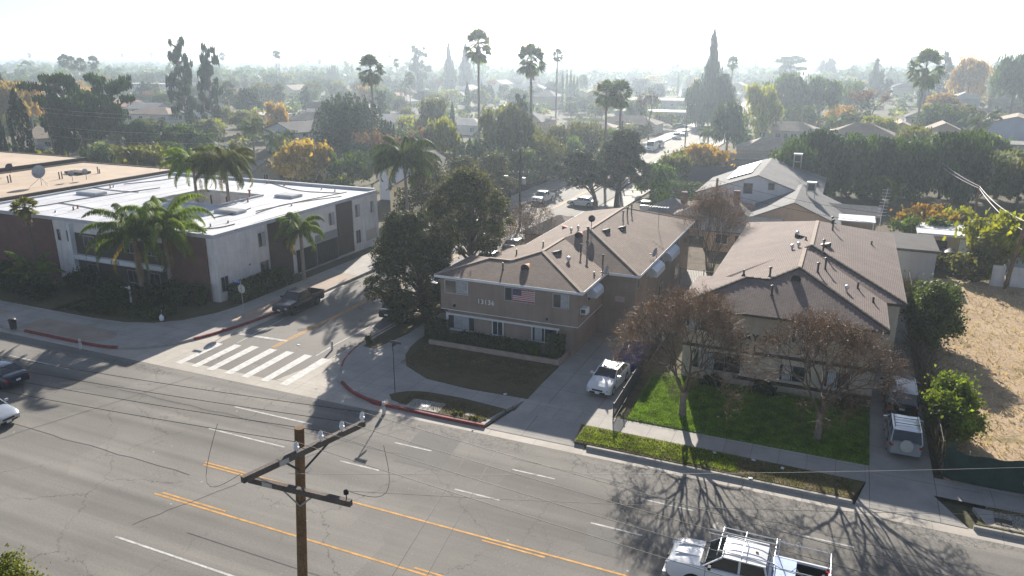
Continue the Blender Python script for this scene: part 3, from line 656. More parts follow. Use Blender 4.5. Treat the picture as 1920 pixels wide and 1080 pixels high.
# side (east) windows and awnings
SX = -16.8
inA(awning(None, SX, 52.6, 54.4, 5.25, .8, .8)); inA(window(None, 53.5, 4.05, 1.4, 1.0, SX, axis='x'))
for (y0, y1) in ((60.3, 63.3), (66.0, 69.5)): inA(awning(None, -14.1, y0, y1, 5.2, .9, .85)); inA(window(None, (y0 + y1) / 2, 4.05, y1 - y0 - .5, 1.0, -14.1, axis='x'))
inA(window(None, 57.6, 4.1, .5, .95, -14.1, axis='x')); inA(window(None, 72.6, 4.0, 1.1, 1.1, -14.1, axis='x'))
for y in (59, 66, 73): inA(window(None, y, 1.0, 1.5, 1.1, -14.1, axis='x'))
for y in (54, 59): inA(window(None, y, 1.0, 1.2, 1.0, -28.0 if y < 57 else -25.5, axis='-x'))
for y in (54,): inA(window(None, y, 4.0, 1.3, 1.0, -28.35, axis='-x'))
d = MB(); d.bb(-14.1, -14.06, 62.6, 63.5, .1, 2.15); inA(d.build('door', M_DKTRIM))
pl = MB(); pl.bb(-15.75, -14.95, 56.72, 56.745, 3.05, 3.5); o = inA(pl.build('notice_board', pm('notice', (.46, .34, .33), .7, .2, 6))); o['label'] = 'small pale pinkish notice on the shaded side wall'
ac = MB(); ac.box((SX + .2, 50.95 + .5, 3.75), (.55, .75, .48)); t = inA(thing('air_conditioner', 'white window air conditioner jutting from the upper side wall of the brown building', 'air conditioner', (SX + .2, 51.3, 3.55)))
bpy.data.objects.remove(t)
t = thing('air_conditioner', 'white box air conditioner jutting from the upper side wall of the brown building', 'air conditioner', (SX + .24, 51.45, 3.55))
m = MB(); m.box((0, 0, .24), (.5, .72, .46)); m.build('housing', M_WHITE, t); m = MB(); m.box((0, -.365, .24), (.34, .01, .3)); m.build('grille', M_DKMETAL, t)
for k, dy in enumerate((-.25, .25)): m = MB(); m.bar((-.22, dy, -.25), (.2, dy, 0), .03); m.build('bracket', M_DKMETAL, t)
# roof fittings of A
def onA(px, py, pl_):   # point on a roof plane z = a + b*x + c*y
    d_ = ray(px, py); a, b_, c = pl_; t = (a - HC) / (d_[2] - b_ * d_[0] - c * d_[1]); return Vector((d_[0] * t, d_[1] * t, HC + d_[2] * t))
PF = (ZE - p1 * 50.3, 0, p1); PR1 = (ZE - 16.4 * p1, -p1, 0); PL1 = (ZE + 26.8 * p1, p1, 0); PF2 = (ZE - p2 * 56.3, 0, p2); PR2 = (ZE - 13.7 * p2, -p2, 0); PL2 = (ZE + 25.9 * p2, p2, 0)
K = []
K.append(eyebrow_vent(None, onA(984, 506, PF), .36, 1.0)); K.append(eyebrow_vent(None, onA(1085, 445, PF2), .38, 1.0, M_RUST))
for px, py, pl_, h in ((943, 505, PF, .55), (1018.5, 463, PL1, .5), (968.6, 478, PL1, .5), (1102, 452, PF2, 1.15), (1089, 476, PR1, .75), (1130, 500, PR1, .9), (1168, 413, PR2, .8), (1176, 405, PR2, .8), (1184, 400, PR2, .8), (1114, 516, PR1, .28)): K.append(vent_pipe(None, onA(px, py, pl_), h, .06 if h < 1 else .08, h > .7))
for px, py, pl_, a in ((1042, 474, PR1, R(75)), (1134, 433, PR2, R(75)), (1164, 428, PR2, R(75))): K.append(box_vent(None, onA(px, py, pl_), a, .36, M_DKMETAL))
K.append(box_vent(None, onA(1061, 427, PL2), R(-70), .36, M_RUST))
K.append(turbine(None, onA(1066, 491, PR1))); K.append(turbine(None, onA(1071, 436, PL2), .12)); K.append(turbine(None, onA(1084, 432, PL2), .12))
for o in K: inA(o); q = o.location.copy(); o.parent = RA; o.location = q - RA.location
dish(tuple(onA(1109, 425, PR2)), 'dark round satellite dish at the ridge of the brown apartment roof', .30, R(20), M_DKMETAL)
dish((-16.1, 55.6, 5.35), 'grey tilted satellite dish at the lower eave beside a vent pipe', .40, R(-60), M_METAL, h=.5)
dish((-13.75, 61.9, 5.6), 'grey oval satellite dish on the right eave between two metal awnings', .40, R(-60), M_METAL, h=.45)
q = onA(1234, 428, PR2); t = thing('roof_antenna', 'thin old television antenna standing on the right slope of the brown roof', 'antenna', tuple(q))
m = MB(); m.tube([(0, 0, -.1), (0, 0, 2.1)], .022, 6); m.build('mast', M_DKMETAL, t); m = MB(); m.bar((-.9, .1, 2.05), (.9, -.1, 2.05), .025)
for k in range(7): x = -.85 + k * .28; m.bar((x, -.45 + .02 * k, 2.08), (x, .45 - .02 * k, 2.08), .018)
m.build('elements', M_METAL, t)
# planter wall before the building
props(MB().bb(-28.5, -17.55, 48.72, 48.95, 0, .55).bb(-17.78, -17.55, 48.95, 51.0, 0, .55).build('planter_wall', pm('planter_stucco', (.42, .33, .27), .9, .15, 2)), 'low tan stucco planter wall running below the hedge of the brown building', 'planter wall')
# ================================================================ BUILDING B: beige apartment house behind the two bare trees
Bq = Vector((-2.3, 65, 0))
B = thing('apartment_building', 'two-storey beige stucco apartment building with a pinkish grey shingle roof behind two bare trees', 'apartment building', Bq)
def inB(o):
    if isinstance(o, list): return [inB(x) for x in o]
    o.parent = B; o.location = Vector(o.location) - Bq; return o
wl_ = MB(); wl_.bb(-9.0, 3.35, 50.75, 57.3, 0, ZE - .1); wl_.bb(-8.1, 4.7, 57.0, 80.2, 0.01, ZE - .11); inB(wl_.build('wall', M_STB))
q1 = .335; q2 = .30; a1 = 4.05; zw = ZE + q1 * a1; zm = ZE + q1 * 5.9
xm = -8.0
rf = MB()
rf.poly([(-9.5, 50.3, ZE), (3.8, 50.3, ZE), (-2.1, 56.2, zm), (xm + a1, 50.3 + a1, zw), (-9.5 + a1, 50.3 + a1, zw)])
rf.poly([(-9.5, 58.4, ZE), (-9.5, 50.3, ZE), (-9.5 + a1, 50.3 + a1, zw)])
rf.poly([(-9.5, 58.4, ZE), (-9.5 + a1, 50.3 + a1, zw), (xm + a1, 50.3 + a1, zw), (xm, 58.4, ZE)])
rf.poly([(xm, 58.4, ZE), (xm + a1, 50.3 + a1, zw), (-2.1, 56.2, zm), (-2.1, 62.9, zm)])
rf.poly([(3.8, 50.3, ZE), (3.8, 57.0, ZE), (-2.1, 62.9, zm), (-2.1, 56.2, zm)])
zt = ZE + .012; zp = zt + q2 * 6.75
rf.poly([(-8.45, 56.6, zt), (5.1, 56.6, zt), (-1.67, 63.37, zp)]); rf.poly([(5.1, 56.6, zt), (5.1, 80.6, zt), (-1.67, 73.83, zp), (-1.67, 63.37, zp)])
rf.poly([(5.1, 80.6, zt), (-8.45, 80.6, zt), (-1.67, 73.83, zp)]); rf.poly([(-8.45, 80.6, zt), (-8.45, 56.6, zt), (-1.67, 63.37, zp), (-1.67, 73.83, zp)])
RB = inB(rf.build('roof', M_SHGB))
sf = MB(); sf.poly([(-9.48, 50.32, ZE - .1), (-9.48, 58.38, ZE - .1), (3.78, 58.38, ZE - .1), (3.78, 50.32, ZE - .1)]); sf.poly([(-8.43, 56.7, ZE - .105), (-8.43, 80.58, ZE - .105), (5.08, 80.58, ZE - .105), (5.08, 56.7, ZE - .105)]); inB(sf.build('soffit', M_DKTRIM))
inB(fascia(None, [(3.8, 57), (3.8, 50.3), (-9.5, 50.3), (-9.5, 58.4), (-8.4, 58.4)], M_DKTRIM, ZE - .005, .18, .06, False)); inB(fascia(None, [(3.85, 56.6), (5.1, 56.6), (5.1, 80.6), (-8.45, 80.6), (-8.45, 58.5)], M_DKTRIM, ZE + .004, .18, .055, False))
inB(caps(None, [((3.8, 50.3, ZE), (-2.1, 56.2, zm)), ((-9.5, 50.3, ZE), (-9.5 + a1, 50.3 + a1, zw)), ((xm + a1, 50.3 + a1, zw), (-2.1, 56.2, zm)), ((-9.5 + a1, 50.3 + a1, zw), (xm + a1, 50.3 + a1, zw)), ((5.1, 56.6, zt), (-1.67, 63.37, zp)), ((-2.1, 62.6, zm), (-1.67, 63.37, zp))], M_CAPB, .16, .06, True))
inB(caps(None, [((-1.67, 63.37, zp), (-1.67, 73.83, zp))], M_CAPA, .26, .05, name='ridge_cap')); inB(caps(None, [((-2.1, 56.2, zm), (-2.1, 62.7, zm))], M_CAPA, .26, .05, name='ridge_cap'))
BF = 50.75
for x, z, w2, h, pn in ((-7.9, 3.75, 1.9, 1.15, 2), (-1.0, 3.75, 1.7, 1.15, 2), (2.6, 4.15, .7, .7, 1), (-6.6, .95, 3.2, 1.35, 3), (-1.6, 1.0, 1.6, 1.1, 2), (1.2, 1.0, 1.5, 1.1, 2)): inB(window(None, x, z, w2, h, BF, panes=pn, curtain=(.1, .45)))
m = MB(); m.bb(-9.02, 3.37, BF - .06, BF - .002, 2.5, 2.72); m.bb(-5.4, 3.37, BF - .25, BF - .003, .62, .78); inB(m.build('wood_trim', M_DKTRIM))
m = MB(); [m.bar((x, BF - .12, .95), (x, BF - .12, 2.3), .025) for x in [-8.15 + k * .16 for k in range(20)]]; inB(m.build('window_bars', M_DKMETAL))
for y in (51.6,): inB(window(None, y, 3.55, .8, .8, 3.35, axis='x', frame=M_WHITE))
for y in (60, 66, 72): inB(window(None, y, 3.9, 1.5, 1.0, 4.7, axis='x')); inB(window(None, y, .9, 1.5, 1.1, 4.7, axis='x'))
for y in (60, 66, 72, 77): inB(window(None, y, 3.9, 1.5, 1.0, -8.1, axis='-x')); inB(window(None, y, .9, 1.5, 1.1, -8.1, axis='-x'))
a_ = atY(1382, 628, BF); inB(text_mesh(None, 'CAYORE', .66, (a_[0], BF - .03, a_[1] - .25), M_TEXTD, name='lettering', spacing=1.15, bold=.02, ext=.04)); a_ = atY(1386, 646, BF)
inB(text_mesh(None, '131', .55, (a_[0], BF - .03, a_[1] - .25), M_TEXTD, name='house_number', spacing=1.6, bold=.025, ext=.04))
QF = (ZE - q1 * 50.3, 0, q1); QR1 = (ZE + 3.8 * q1, -q1, 0); QL1 = (ZE - xm * q1, q1, 0); QR2 = (ZE + 5.1 * q2, -q2, 0); QL2 = (ZE + 8.45 * q2, q2, 0)
K = [eyebrow_vent(None, onA(1492, 527, QF), .36, .8, M_ALU)]
for px, py, pl_, h in ((1447, 553, QF, .6), (1443.5, 518, QL1, .6), (1533, 511, QR1, .65), (1547, 505, QR1, .8), (1608, 541, QR1, .5), (1637, 567, QR1, .4), (1394.5, 515, QL2, .4), (1561, 432, QR2, .9), (1560, 420, QR2, .6), (1634, 459, QR2, .35), (1511, 450, QL2, .3), (1543, 472, QR2, .9)): K.append(vent_pipe(None, onA(px, py, pl_), h, .07, h > .55))
for px, py, pl_, a in ((1545, 460, QR2, R(70)), (1503, 444, QL2, R(-60))): K.append(box_vent(None, onA(px, py, pl_), a, .42, M_DKMETAL))
for px, py, pl_ in ((1495, 442, QL2), (1485, 468, QL2), (1497, 464, QL2), (1587, 546, QR1)): K.append(turbine(None, onA(px, py, pl_), .13))
for o in K: inB(o); q = o.location.copy(); o.parent = RB; o.location = q - RB.location
# ================================================================ BUILDING L: long white-roofed apartment block, left
Lq = Vector((-66, 62, 0))
L = thing('apartment_building', 'long two-storey block with a bright white flat roof and an open courtyard', 'apartment building', Lq)
def inL(o): o.parent = L; o.location = Vector(o.location) - Lq; return o
ZL = 6.45
x0, x1, y0, y1 = -84.6, -51.3, 50.2, 76.6
cx0, cx1, cy0, cy1 = -70.6, -61.6, 61.5, 68.3
m = MB(); m.bb(x0, x1, y0 + .0, cy0, 0, ZL - .1); m.bb(x0, x1, cy1, y1, 0, ZL - .101); m.bb(x0, cx0, cy0, cy1, 0.01, ZL - .102); m.bb(cx1, x1, cy0, cy1, .01, ZL - .103)
inL(m.build('wall', M_STW))
m = MB()
for (a, b_, c, d_) in ((x0, x1, y0, cy0), (x0, x1, cy1, y1), (x0, cx0, cy0, cy1), (cx1, x1, cy0, cy1)): m.sheet([(a, c), (b_, c), (b_, d_), (a, d_)], ZL)
RL = inL(m.build('roof', M_ROOFW))
m = MB(); m.bb(x0, x1 + .02, y0 - .05, y0 + .22, ZL - .22, ZL + .14); m.bb(x1 - .22, x1 + .03, y0 + .22, y1, ZL - .22, ZL + .14); m.bb(x0, x1 - .22, y1 - .3, y1 + .04, ZL - .2, ZL + .32); m.bb(x0 - .02, x0 + .25, y0 + .22, y1 - .3, ZL - .2, ZL + .2)
inL(m.build('parapet', M_ROOFW))
m = MB(); t_ = .18
m.bb(cx0 - t_, cx1 + t_, cy0 - t_, cy0, ZL - .1, ZL + .2); m.bb(cx0 - t_, cx1 + t_, cy1, cy1 + t_, ZL - .1, ZL + .2); m.bb(cx0 - t_, cx0, cy0, cy1, ZL - .1, ZL + .2); m.bb(cx1, cx1 + t_, cy0, cy1, ZL - .1, ZL + .2); inL(m.build('courtyard_curb', M_ROOFW))
m = MB(); m.bb(cx0 + .02, cx1 - .02, cy1 - 1.3, cy1 - 1.2, 2.7, 3.7); [m.bb(cx0 + k * 2.4, cx0 + k * 2.4 + .12, cy1 - 1.32, cy1 - 1.18, 0, 6.3) for k in range(1, 5)]; inL(m.build('balcony', M_DKTRIM))
# front facade: brick wall, recessed white bay with dark balcony, brick at the corner
m = MB(); m.bb(x0, -72.6, y0 - .12, y0 - .002, 0, ZL - .24); inL(m.build('brick_facing', M_BRK)); m = MB(); m.bb(-57.6, -52.25, y0 - .14, y0 - .003, 0, ZL - .24); inL(m.build('brick_facing', M_BRK))
m = MB(); m.bb(-69.9, -69.6, y0 - .5, y0 - .003, 0, ZL - .3); m.bb(-69.6, -57.6, y0 - .42, y0 - .1, 2.55, 3.0); inL(m.build('post_and_beam', M_WHITE))
m = MB(); m.bb(-69.5, -57.7, y0 - .1, y0 - .004, .2, 2.5); m.bb(-69.5, -57.7, y0 - .09, y0 - .004, 3.05, 5.2); inL(m.build('recess_panel', M_DKTRIM))
a_ = atY(207, 492, y0 - .45); inL(text_mesh(None, '13221', .50, (a_[0], y0 - .45, 2.6), M_TEXTD, name='house_number', spacing=1.0))
for x in (-71.9, -70.5): inL(window(None, x, 4.2, .45, 1.1, y0, panes=1))
for x in (-67.5, -62, -59.2): inL(window(None, x, 3.9, 1.4, 1.1, y0 - .1, panes=2)); inL(window(None, x, .9, 1.4, 1.2, y0 - .11, panes=2))
# east side of L
SXL = x1
m = MB(); BS = pm('brown_siding', (.085, .058, .045), .85, .2, 3); m.bb(SXL + .002, SXL + .10, 57.2, 60.5, .3, ZL - .24); inL(m.build('wood_panel', BS)); m = MB(); m.bb(SXL + .002, SXL + .10, 68.35, 71.3, .3, ZL - .24); inL(m.build('wood_panel', pm('brown_siding', (.085, .058, .045), .85, .2, 3)))
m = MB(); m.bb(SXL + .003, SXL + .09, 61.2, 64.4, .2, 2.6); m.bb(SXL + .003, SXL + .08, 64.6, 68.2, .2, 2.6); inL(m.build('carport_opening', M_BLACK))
m = MB(); [m.bb(SXL + .10, SXL + .13, y, y + .03, .2, 2.6) for y in np.arange(61.3, 71.2, .3)]; m.bb(SXL + .10, SXL + .14, 61.2, 71.3, 2.56, 2.62); inL(m.build('security_gate', M_DKMETAL))
m = MB(); m.bb(SXL + .003, SXL + .07, 64.4, 68.3, 2.7, 3.5); inL(m.build('grey_panel', pm('panel_grey', (.26, .26, .27), .85, .15, 2)))
for y, z, w2, h in ((56.3, 4.2, .95, 1.35), (61.0, 4.3, .5, 1.1), (67.45, 4.1, .95, 1.35), (72.4, 4.1, .85, 1.4), (75.4, 4.1, .6, 1.3), (56.35, 1.0, 1.15, 1.7), (50.95, 1.15, .85, 1.35), (72.3, 1.0, .85, 1.5)): inL(window(None, y, z, w2, h, SXL, axis='x', curtain=(.5, 1) if z > 3 else None))
inL(window(None, 75.0, .9, 2.0, 1.2, SXL, axis='x', panes=1, glass=pm('tan_panel', (.52, .47, .38), .8, .1, 2)))
m = MB(); m.tube([(SXL + .05, 73.8, .2), (SXL + .05, 73.8, 6.1)], .045, 8); inL(m.build('downpipe', M_WHITE))
inL(text_mesh(None, '13', .26, (SXL + .02, 54.2, 2.75), M_TEXTD, rot=(R(90), 0, R(90)), name='wall_number'))
# roof clutter on L
K = []
for px, py, h in ((138, 394, .4), (146, 391, .4), (207, 353, .5), (213, 351, .3), (395, 425, .3), (469, 372, .9), (465, 379, .45), (428, 418, .25), (452, 341, .4), (533, 348, .35), (501, 344, .35), (547, 386, .3), (62, 385, .4), (104, 398, .2), (628, 359, .25), (603, 355, .25)):
    q = G(px, py, ZL); K.append(vent_pipe(None, q, h, .11 if h > .8 else .08, h > .8, M_RUST if h > .3 else M_METAL))
for pts in (((60, 388), (90, 384), (130, 377), (205, 365), (300, 352)), ((110, 380), (160, 388), (215, 400), (290, 410)), ((300, 425), (395, 428), (440, 420)), ((480, 400), (510, 390), (545, 381), (640, 368)), ((480, 396), (560, 378), (650, 360)), ((400, 408), (440, 400), (470, 390)), ((165, 350), (215, 357), (260, 360)), ((232, 345), (300, 338), (330, 333)), ((500, 340), (560, 357), (640, 362)), ((440, 432), (478, 418), (560, 395))):
    c = MB(); c.tube([G(a, b_, ZL + .06) for a, b_ in smooth(pts, 4)], .05, 5); K.append(c.build('roof_conduit', M_DKMETAL))
for px, py, w2, l2 in ((172, 364, 3.2, 1.6), (432, 398, 3.0, 1.5), (541, 369, 2.6, 1.8)):
    q = G(px, py, ZL); c = MB(); c.bb(q.x - w2 / 2, q.x + w2 / 2, q.y - l2 / 2, q.y + l2 / 2, ZL - .05, ZL + .30); o = c.build('skylight', M_ROOFW); K.append(o)
    c = MB(); c.bb(q.x - w2 / 2 + .12, q.x + w2 / 2 - .12, q.y - l2 / 2 + .12, q.y + l2 / 2 - .12, ZL + .28, ZL + .335); gl = c.build('skylight_glazing', pm('skylight_glaze', (.42, .42, .40), .4, .2, 2)); K.append(gl)
for o in K: inL(o); q = o.location.copy(); o.parent = RL; o.location = q - RL.location
for k, x in enumerate(np.arange(-82.5, -52, 3.1)):
    for (a, b_) in (((y0 + .4, y1 - .4),) if not (cx0 - .3 < x < cx1 + .3) else ((y0 + .4, cy0 - .3), (cy1 + .3, y1 - .4))):
        c = MB(); c.bb(x, x + .07, a, b_, ZL + .002, ZL + .016); o = c.build('roof_seam', pm('seam_grey', (.40, .41, .43), .8, .3, .6, world=True)); o.parent = RL; o.location = Vector(o.location) - Lq - RL.location
# ================================================================ tan-roofed blocks further left
def flat_block(name_label, x0, x1, y0, y1, h, wallm, roofm, nm='apartment_building'):
    t = thing(nm, name_label, 'apartment building', ((x0 + x1) / 2, (y0 + y1) / 2, 0)); q = Vector(t.location)
    m = MB(); m.bb(x0, x1, y0, y1, 0, h - .1); o = m.build('wall', wallm, t); o.location = -q
    m = MB(); m.sheet([(x0, y0), (x1, y0), (x1, y1), (x0, y1)], h - .05); r_ = m.build('roof', roofm, t); r_.location = -q
    m = MB(); e = .28; m.bb(x0 - .1, x1 + .1, y0 - .1, y0 + e, h - .45, h + .05); m.bb(x0 - .1, x1 + .1, y1 - e, y1 + .1, h - .45, h + .05); m.bb(x0 - .1, x0 + e, y0 + e, y1 - e, h - .45, h + .05); m.bb(x1 - e, x1 + .1, y0 + e, y1 - e, h - .45, h + .05)
    o = m.build('parapet', M_DKTRIM if roofm is M_ROOFT else M_METAL, t); o.location = -q; return t, r_, q
T1, TR, tq = flat_block('tan flat-roofed brick block just behind the white roof at the left edge', -106, -86.9, 50.5, 80, 6.6, M_BRK, M_ROOFT)
K = []
for px, py, h in ((16, 343, .9), (21, 342, 1.0), (112, 336, .95), (117, 335, .95), (184, 325, .9), (187, 325, .6), (23, 318, .9)): K.append(vent_pipe(None, G(px, py, 6.55), h, .07, False))
for o in K: o.parent = TR; o.location = Vector(o.location) - tq - TR.location
q = G(146, 325, 6.6); m = MB(); m.box((q.x, q.y, 6.75), (3.2, 1.6, .3)); o = m.build('roof_hatch', M_DKTRIM, TR); o.location = -tq - TR.location
for px, py, r_, lb, lg in ((78, 348, 1.15, 'largest satellite dish, on long legs on the tan roof at the left', True), (136, 340, .55, 'middle-sized grey satellite dish on the tan roof, left of a similar one', False), (162, 337, .55, 'middle-sized grey satellite dish on the tan roof, nearest the white roof', False)):
    dish(tuple(G(px, py, 6.55)), lb, r_ * .72, R(25), M_METAL, legs=lg, h=1.7 if lg else 1.0)
T2, TR2, tq2 = flat_block('farther flat tan roof at the left edge beyond a metal parapet', -140, -108.3, 50, 82, 6.9, M_STT, M_ROOFT)
dish(tuple(G(20, 325, 6.9)), 'small dark satellite dish near the metal parapet at the far left', .5, R(25), M_DKMETAL, h=.8)
# ---------------------------------------------------------------- vegetation
def rnd(seed): return np.random.default_rng(seed)
def leaves(rg, C, Nrm, size, asp=.55, jit=.9):
    """quads of random orientation, loosely facing outwards; C (n,3) centres"""
    n = len(C); r = rg.normal(size=(n, 3)); nn = Nrm + jit * r; nn /= np.linalg.norm(nn, axis=1, keepdims=True) + 1e-9
    a = np.cross(nn, rg.normal(size=(n, 3))); a /= np.linalg.norm(a, axis=1, keepdims=True) + 1e-9; b_ = np.cross(nn, a)
    s = (size * rg.uniform(.6, 1.35, n))[:, None]; a = a * s * .5; b_ = b_ * s * .5 * asp
    return np.stack([C - a - b_ * .5, C - a * .1 - b_ * 1.3, C + a, C - a * .1 + b_ * 1.3], 1)
def lump_pts(rg, cen, rad, n, shell=.28, flat=1.0, up=.0):
    k = rg.choice(len(cen), n, p=rad ** 2 / np.sum(rad ** 2)); d = rg.normal(size=(n, 3)); d[:, 2] += up; d /= np.linalg.norm(d, axis=1, keepdims=True)
    r = rad[k] * (1 - shell * rg.random(n) ** 1.5); p = d * r[:, None]; p[:, 2] *= flat
    return cen[k] + p, d
def lumps_round(rg, n, R0=(1, 1, 1), zc=0, spread=.62, rr=(.3, .5), low=-.5):
    c = []; r = []
    for i in range(n):
        d = rg.normal(size=3); d /= np.linalg.norm(d)
        if d[2] < low: d[2] = -d[2] * .3
        q = spread * rg.uniform(.55, 1.08); c.append(d * q * np.array(R0) + np.array((0, 0, zc))); r.append(rg.uniform(*rr) * min(R0))
    c.append(np.array((0, 0, zc))); r.append(.5 * min(R0)); return np.array(c), np.array(r)
def trunkV(pts, rads, n=6):
    m = MB(); m.tube([tuple(p) for p in pts], list(rads), n); return m
def mesh_of(mb, name, mats, sm=50): return mb.mesh(name, mats, sm, uv=False)
# --- unit tree meshes: horizontal radius 1, total height 1 (scaled per tree), used for everything beyond about 120 m
UNIT = {}
def reg(kind, V, trunk, mats, tname='trunk', cname='crown'):
    cm = quads_obj(kind + '_' + cname, V, None, link=False, mats=[mats[0]]); tm = trunk.mesh(kind + '_' + tname, [mats[1]], 60, uv=False) if trunk else None
    UNIT.setdefault(kind, []).append((cm, tm))
LG = leafmat('leaf_mid', (.050, .095, .012), (.105, .165, .022))
LD = leafmat('leaf_dark', (.022, .050, .012), (.048, .090, .022), trans=.3)
LO = leafmat('leaf_olive', (.100, .115, .028), (.17, .18, .045))
LY = leafmat('leaf_yellow_green', (.19, .22, .018), (.34, .35, .03))
LA = leafmat('leaf_autumn', (.36, .21, .045), (.54, .36, .08))
LR = leafmat('leaf_rust', (.20, .10, .06), (.29, .16, .09))
LB = leafmat('leaf_bare', (.22, .18, .14), (.30, .25, .20), trans=.1)
LP = leafmat('leaf_palm', (.06, .10, .02), (.14, .19, .045), trans=.35)
LGY = leafmat('leaf_grey', (.11, .14, .08), (.20, .23, .14))
for s in range(4):
    rg = rnd(10 + s); c, r = lumps_round(rg, 34, (.82, .82, .46), .52, .92, (.34, .6)); c[:, :2] *= 1.12; c[:, 2] = np.clip(c[:, 2] * 1.2 - .12, .14, .84); r = r * 1.12
    P, D = lump_pts(rg, c, r * .92, 3600, .6, .58); P = P + rg.normal(size=P.shape) * rg.random((len(P), 1)) ** 4 * np.array((.22, .22, .11)); V = leaves(rg, P, D, .115); V[:, :, 2] = np.clip(V[:, :, 2], .03, 1.02)
    reg('round', V, trunkV([(0, 0, 0), (.03, .0, .3), (.0, .03, .6)], (.07, .05, .03)), (LG, M_BARK))
for s in range(2):
    rg = rnd(30 + s); n = 1500; z = rg.random(n) ** .8; a = rg.random(n) * 6.283; lay = .78 + .22 * np.sin(z * 60 + rg.random() * 6) * (rg.random(n) * .6 + .4)
    rr = (1 - z) ** .75 * lay * (.7 + .3 * np.sin(a * 3 + z * 9)); rr *= rg.uniform(.7, 1.0, n)
    P = np.stack([rr * np.cos(a), rr * np.sin(a), .1 + .9 * z], 1); D = np.stack([np.cos(a), np.sin(a), np.full(n, -.1)], 1); reg('conifer', leaves(rg, P, D, .17), trunkV([(0, 0, 0), (0, 0, .95)], (.05, .01)), (LD, M_BARK))
for s in range(2):
    rg = rnd(40 + s); n = 1100; z = rg.random(n); a = rg.random(n) * 6.283; rr = np.minimum(1, (1 - z) * 2.6) ** .8 * np.minimum(1, .55 + z * 3) * (.82 + .18 * np.sin(a * 4 + 5 * z)) * rg.uniform(.75, 1, n)
    P = np.stack([rr * np.cos(a), rr * np.sin(a), .02 + .98 * z], 1); D = np.stack([np.cos(a), np.sin(a), np.full(n, .5)], 1); V = leaves(rg, P, D, .22); c = V.mean(1, keepdims=True); V[:, :, 2] = c[:, :, 2] + (V[:, :, 2] - c[:, :, 2]) * .35
    reg('column', V, trunkV([(0, 0, 0), (0, 0, .5)], (.08, .03)), (LD, M_BARK))
for s in range(2):   # ragged spire
    rg = rnd(57 + s); n = 2600; z = rg.random(n) ** .9; a = rg.random(n) * 6.283; env = np.interp(z, [0, .08, .25, .5, .68, .78, .93, 1], [.5, .95, 1, .82, .52, .30, .22, .07]); rr = env * (.72 + .28 * np.sin(a * 2 + z * 17 + s) * np.sin(z * 23 + a) + .22 * np.sin(z * 61 + 3 * a)) * rg.uniform(.35, 1.08, n)
    P = np.stack([rr * np.cos(a), rr * np.sin(a), .06 + .94 * z], 1); D = np.stack([np.cos(a), np.sin(a), np.full(n, .2)], 1); reg('spire', leaves(rg, P, D, .13), trunkV([(0, 0, 0), (0, 0, .95)], (.05, .01)), (LD, M_BARK))
for s in range(2):   # tall open pine: separate clumps up a visible trunk
    rg = rnd(50 + s); cs = []; rs = []
    for i in range(30):
        z = .14 + .84 * (i / 30) ** .9; a = rg.random() * 6.283; q = (.25 + .75 * rg.random()) * (1.05 - .75 * max(0, z - .35)) * (.45 + .75 * min(1, z * 3)); cs.append((q * .72 * math.cos(a), q * .72 * math.sin(a), z)); rs.append(rg.uniform(.16, .36) * (1.15 - .5 * z))
    c = np.array(cs); r = np.array(rs); P, D = lump_pts(rg, c, r, 2000, .5, .16); tr = trunkV([(0, 0, 0), (.04, 0, .4), (-.02, .02, .97)], (.06, .045, .012))
    for q in cs: tr.tube([(0, 0, q[2] - .05), q], [.02, .008], 4)
    reg('pine', leaves(rg, P, D, .11), tr, (LD, M_BARK))
for s in range(1):   # cedar in flat layers
    rg = rnd(60); cs = []; rs = []
    for i in range(34): z = .3 + .68 * rg.random(); a = rg.random() * 6.283; q = rg.random() ** .6 * (.95 if z > .5 else .8); cs.append((q * math.cos(a) * .8, q * math.sin(a) * .8, z)); rs.append(rg.uniform(.2, .36))
    P, D = lump_pts(rg, np.array(cs), np.array(rs), 2400, .4, .09); tr = trunkV([(0, 0, 0), (.02, 0, .5), (0, 0, .95)], (.06, .045, .02))
    for q in cs[::2]: tr.tube([(0, 0, q[2] - .12), q], [.025, .008], 4)
    reg('cedar', leaves(rg, P, D, .10), tr, (LD, M_BARK))
for s in range(2):   # leafless tree
    rg = random.Random(70 + s); m = MB()
    def br(p, d, L, r, k):
        q = p + d * L; m.tube([p, p.lerp(q, .5) + Vector((rg.uniform(-1, 1), rg.uniform(-1, 1), 0)) * L * .08, q], [r, r * .8, r * .6], 4 if k < 4 else 3, False)
        if k == 0: return
        for _ in range(3 if k > 2 else 4):
            e = (d + Vector((rg.uniform(-1, 1), rg.uniform(-1, 1), rg.uniform(-.25, .55))) * .62).normalized(); br(q, e, L * rg.uniform(.62, .82), r * .58, k - 1)
    br(Vector((0, 0, 0)), Vector((0, 0, 1)), .9, .09, 5)
    vs = np.array([tuple(v) for v in m.v]); mx = np.abs(vs[:, :2]).max(); hz_ = vs[:, 2].max(); m.v = [(v[0] / mx, v[1] / mx, v[2] / hz_) for v in m.v]
    rgn = rnd(75 + s); base = np.array(m.v); sel = base[base[:, 2] > .45]; idx = rgn.integers(0, len(sel), 700); P = sel[idx] + rgn.normal(size=(700, 3)) * .05
    reg('bare', leaves(rgn, P, rgn.normal(size=(700, 3)), .06), m, (LR, M_BARK))
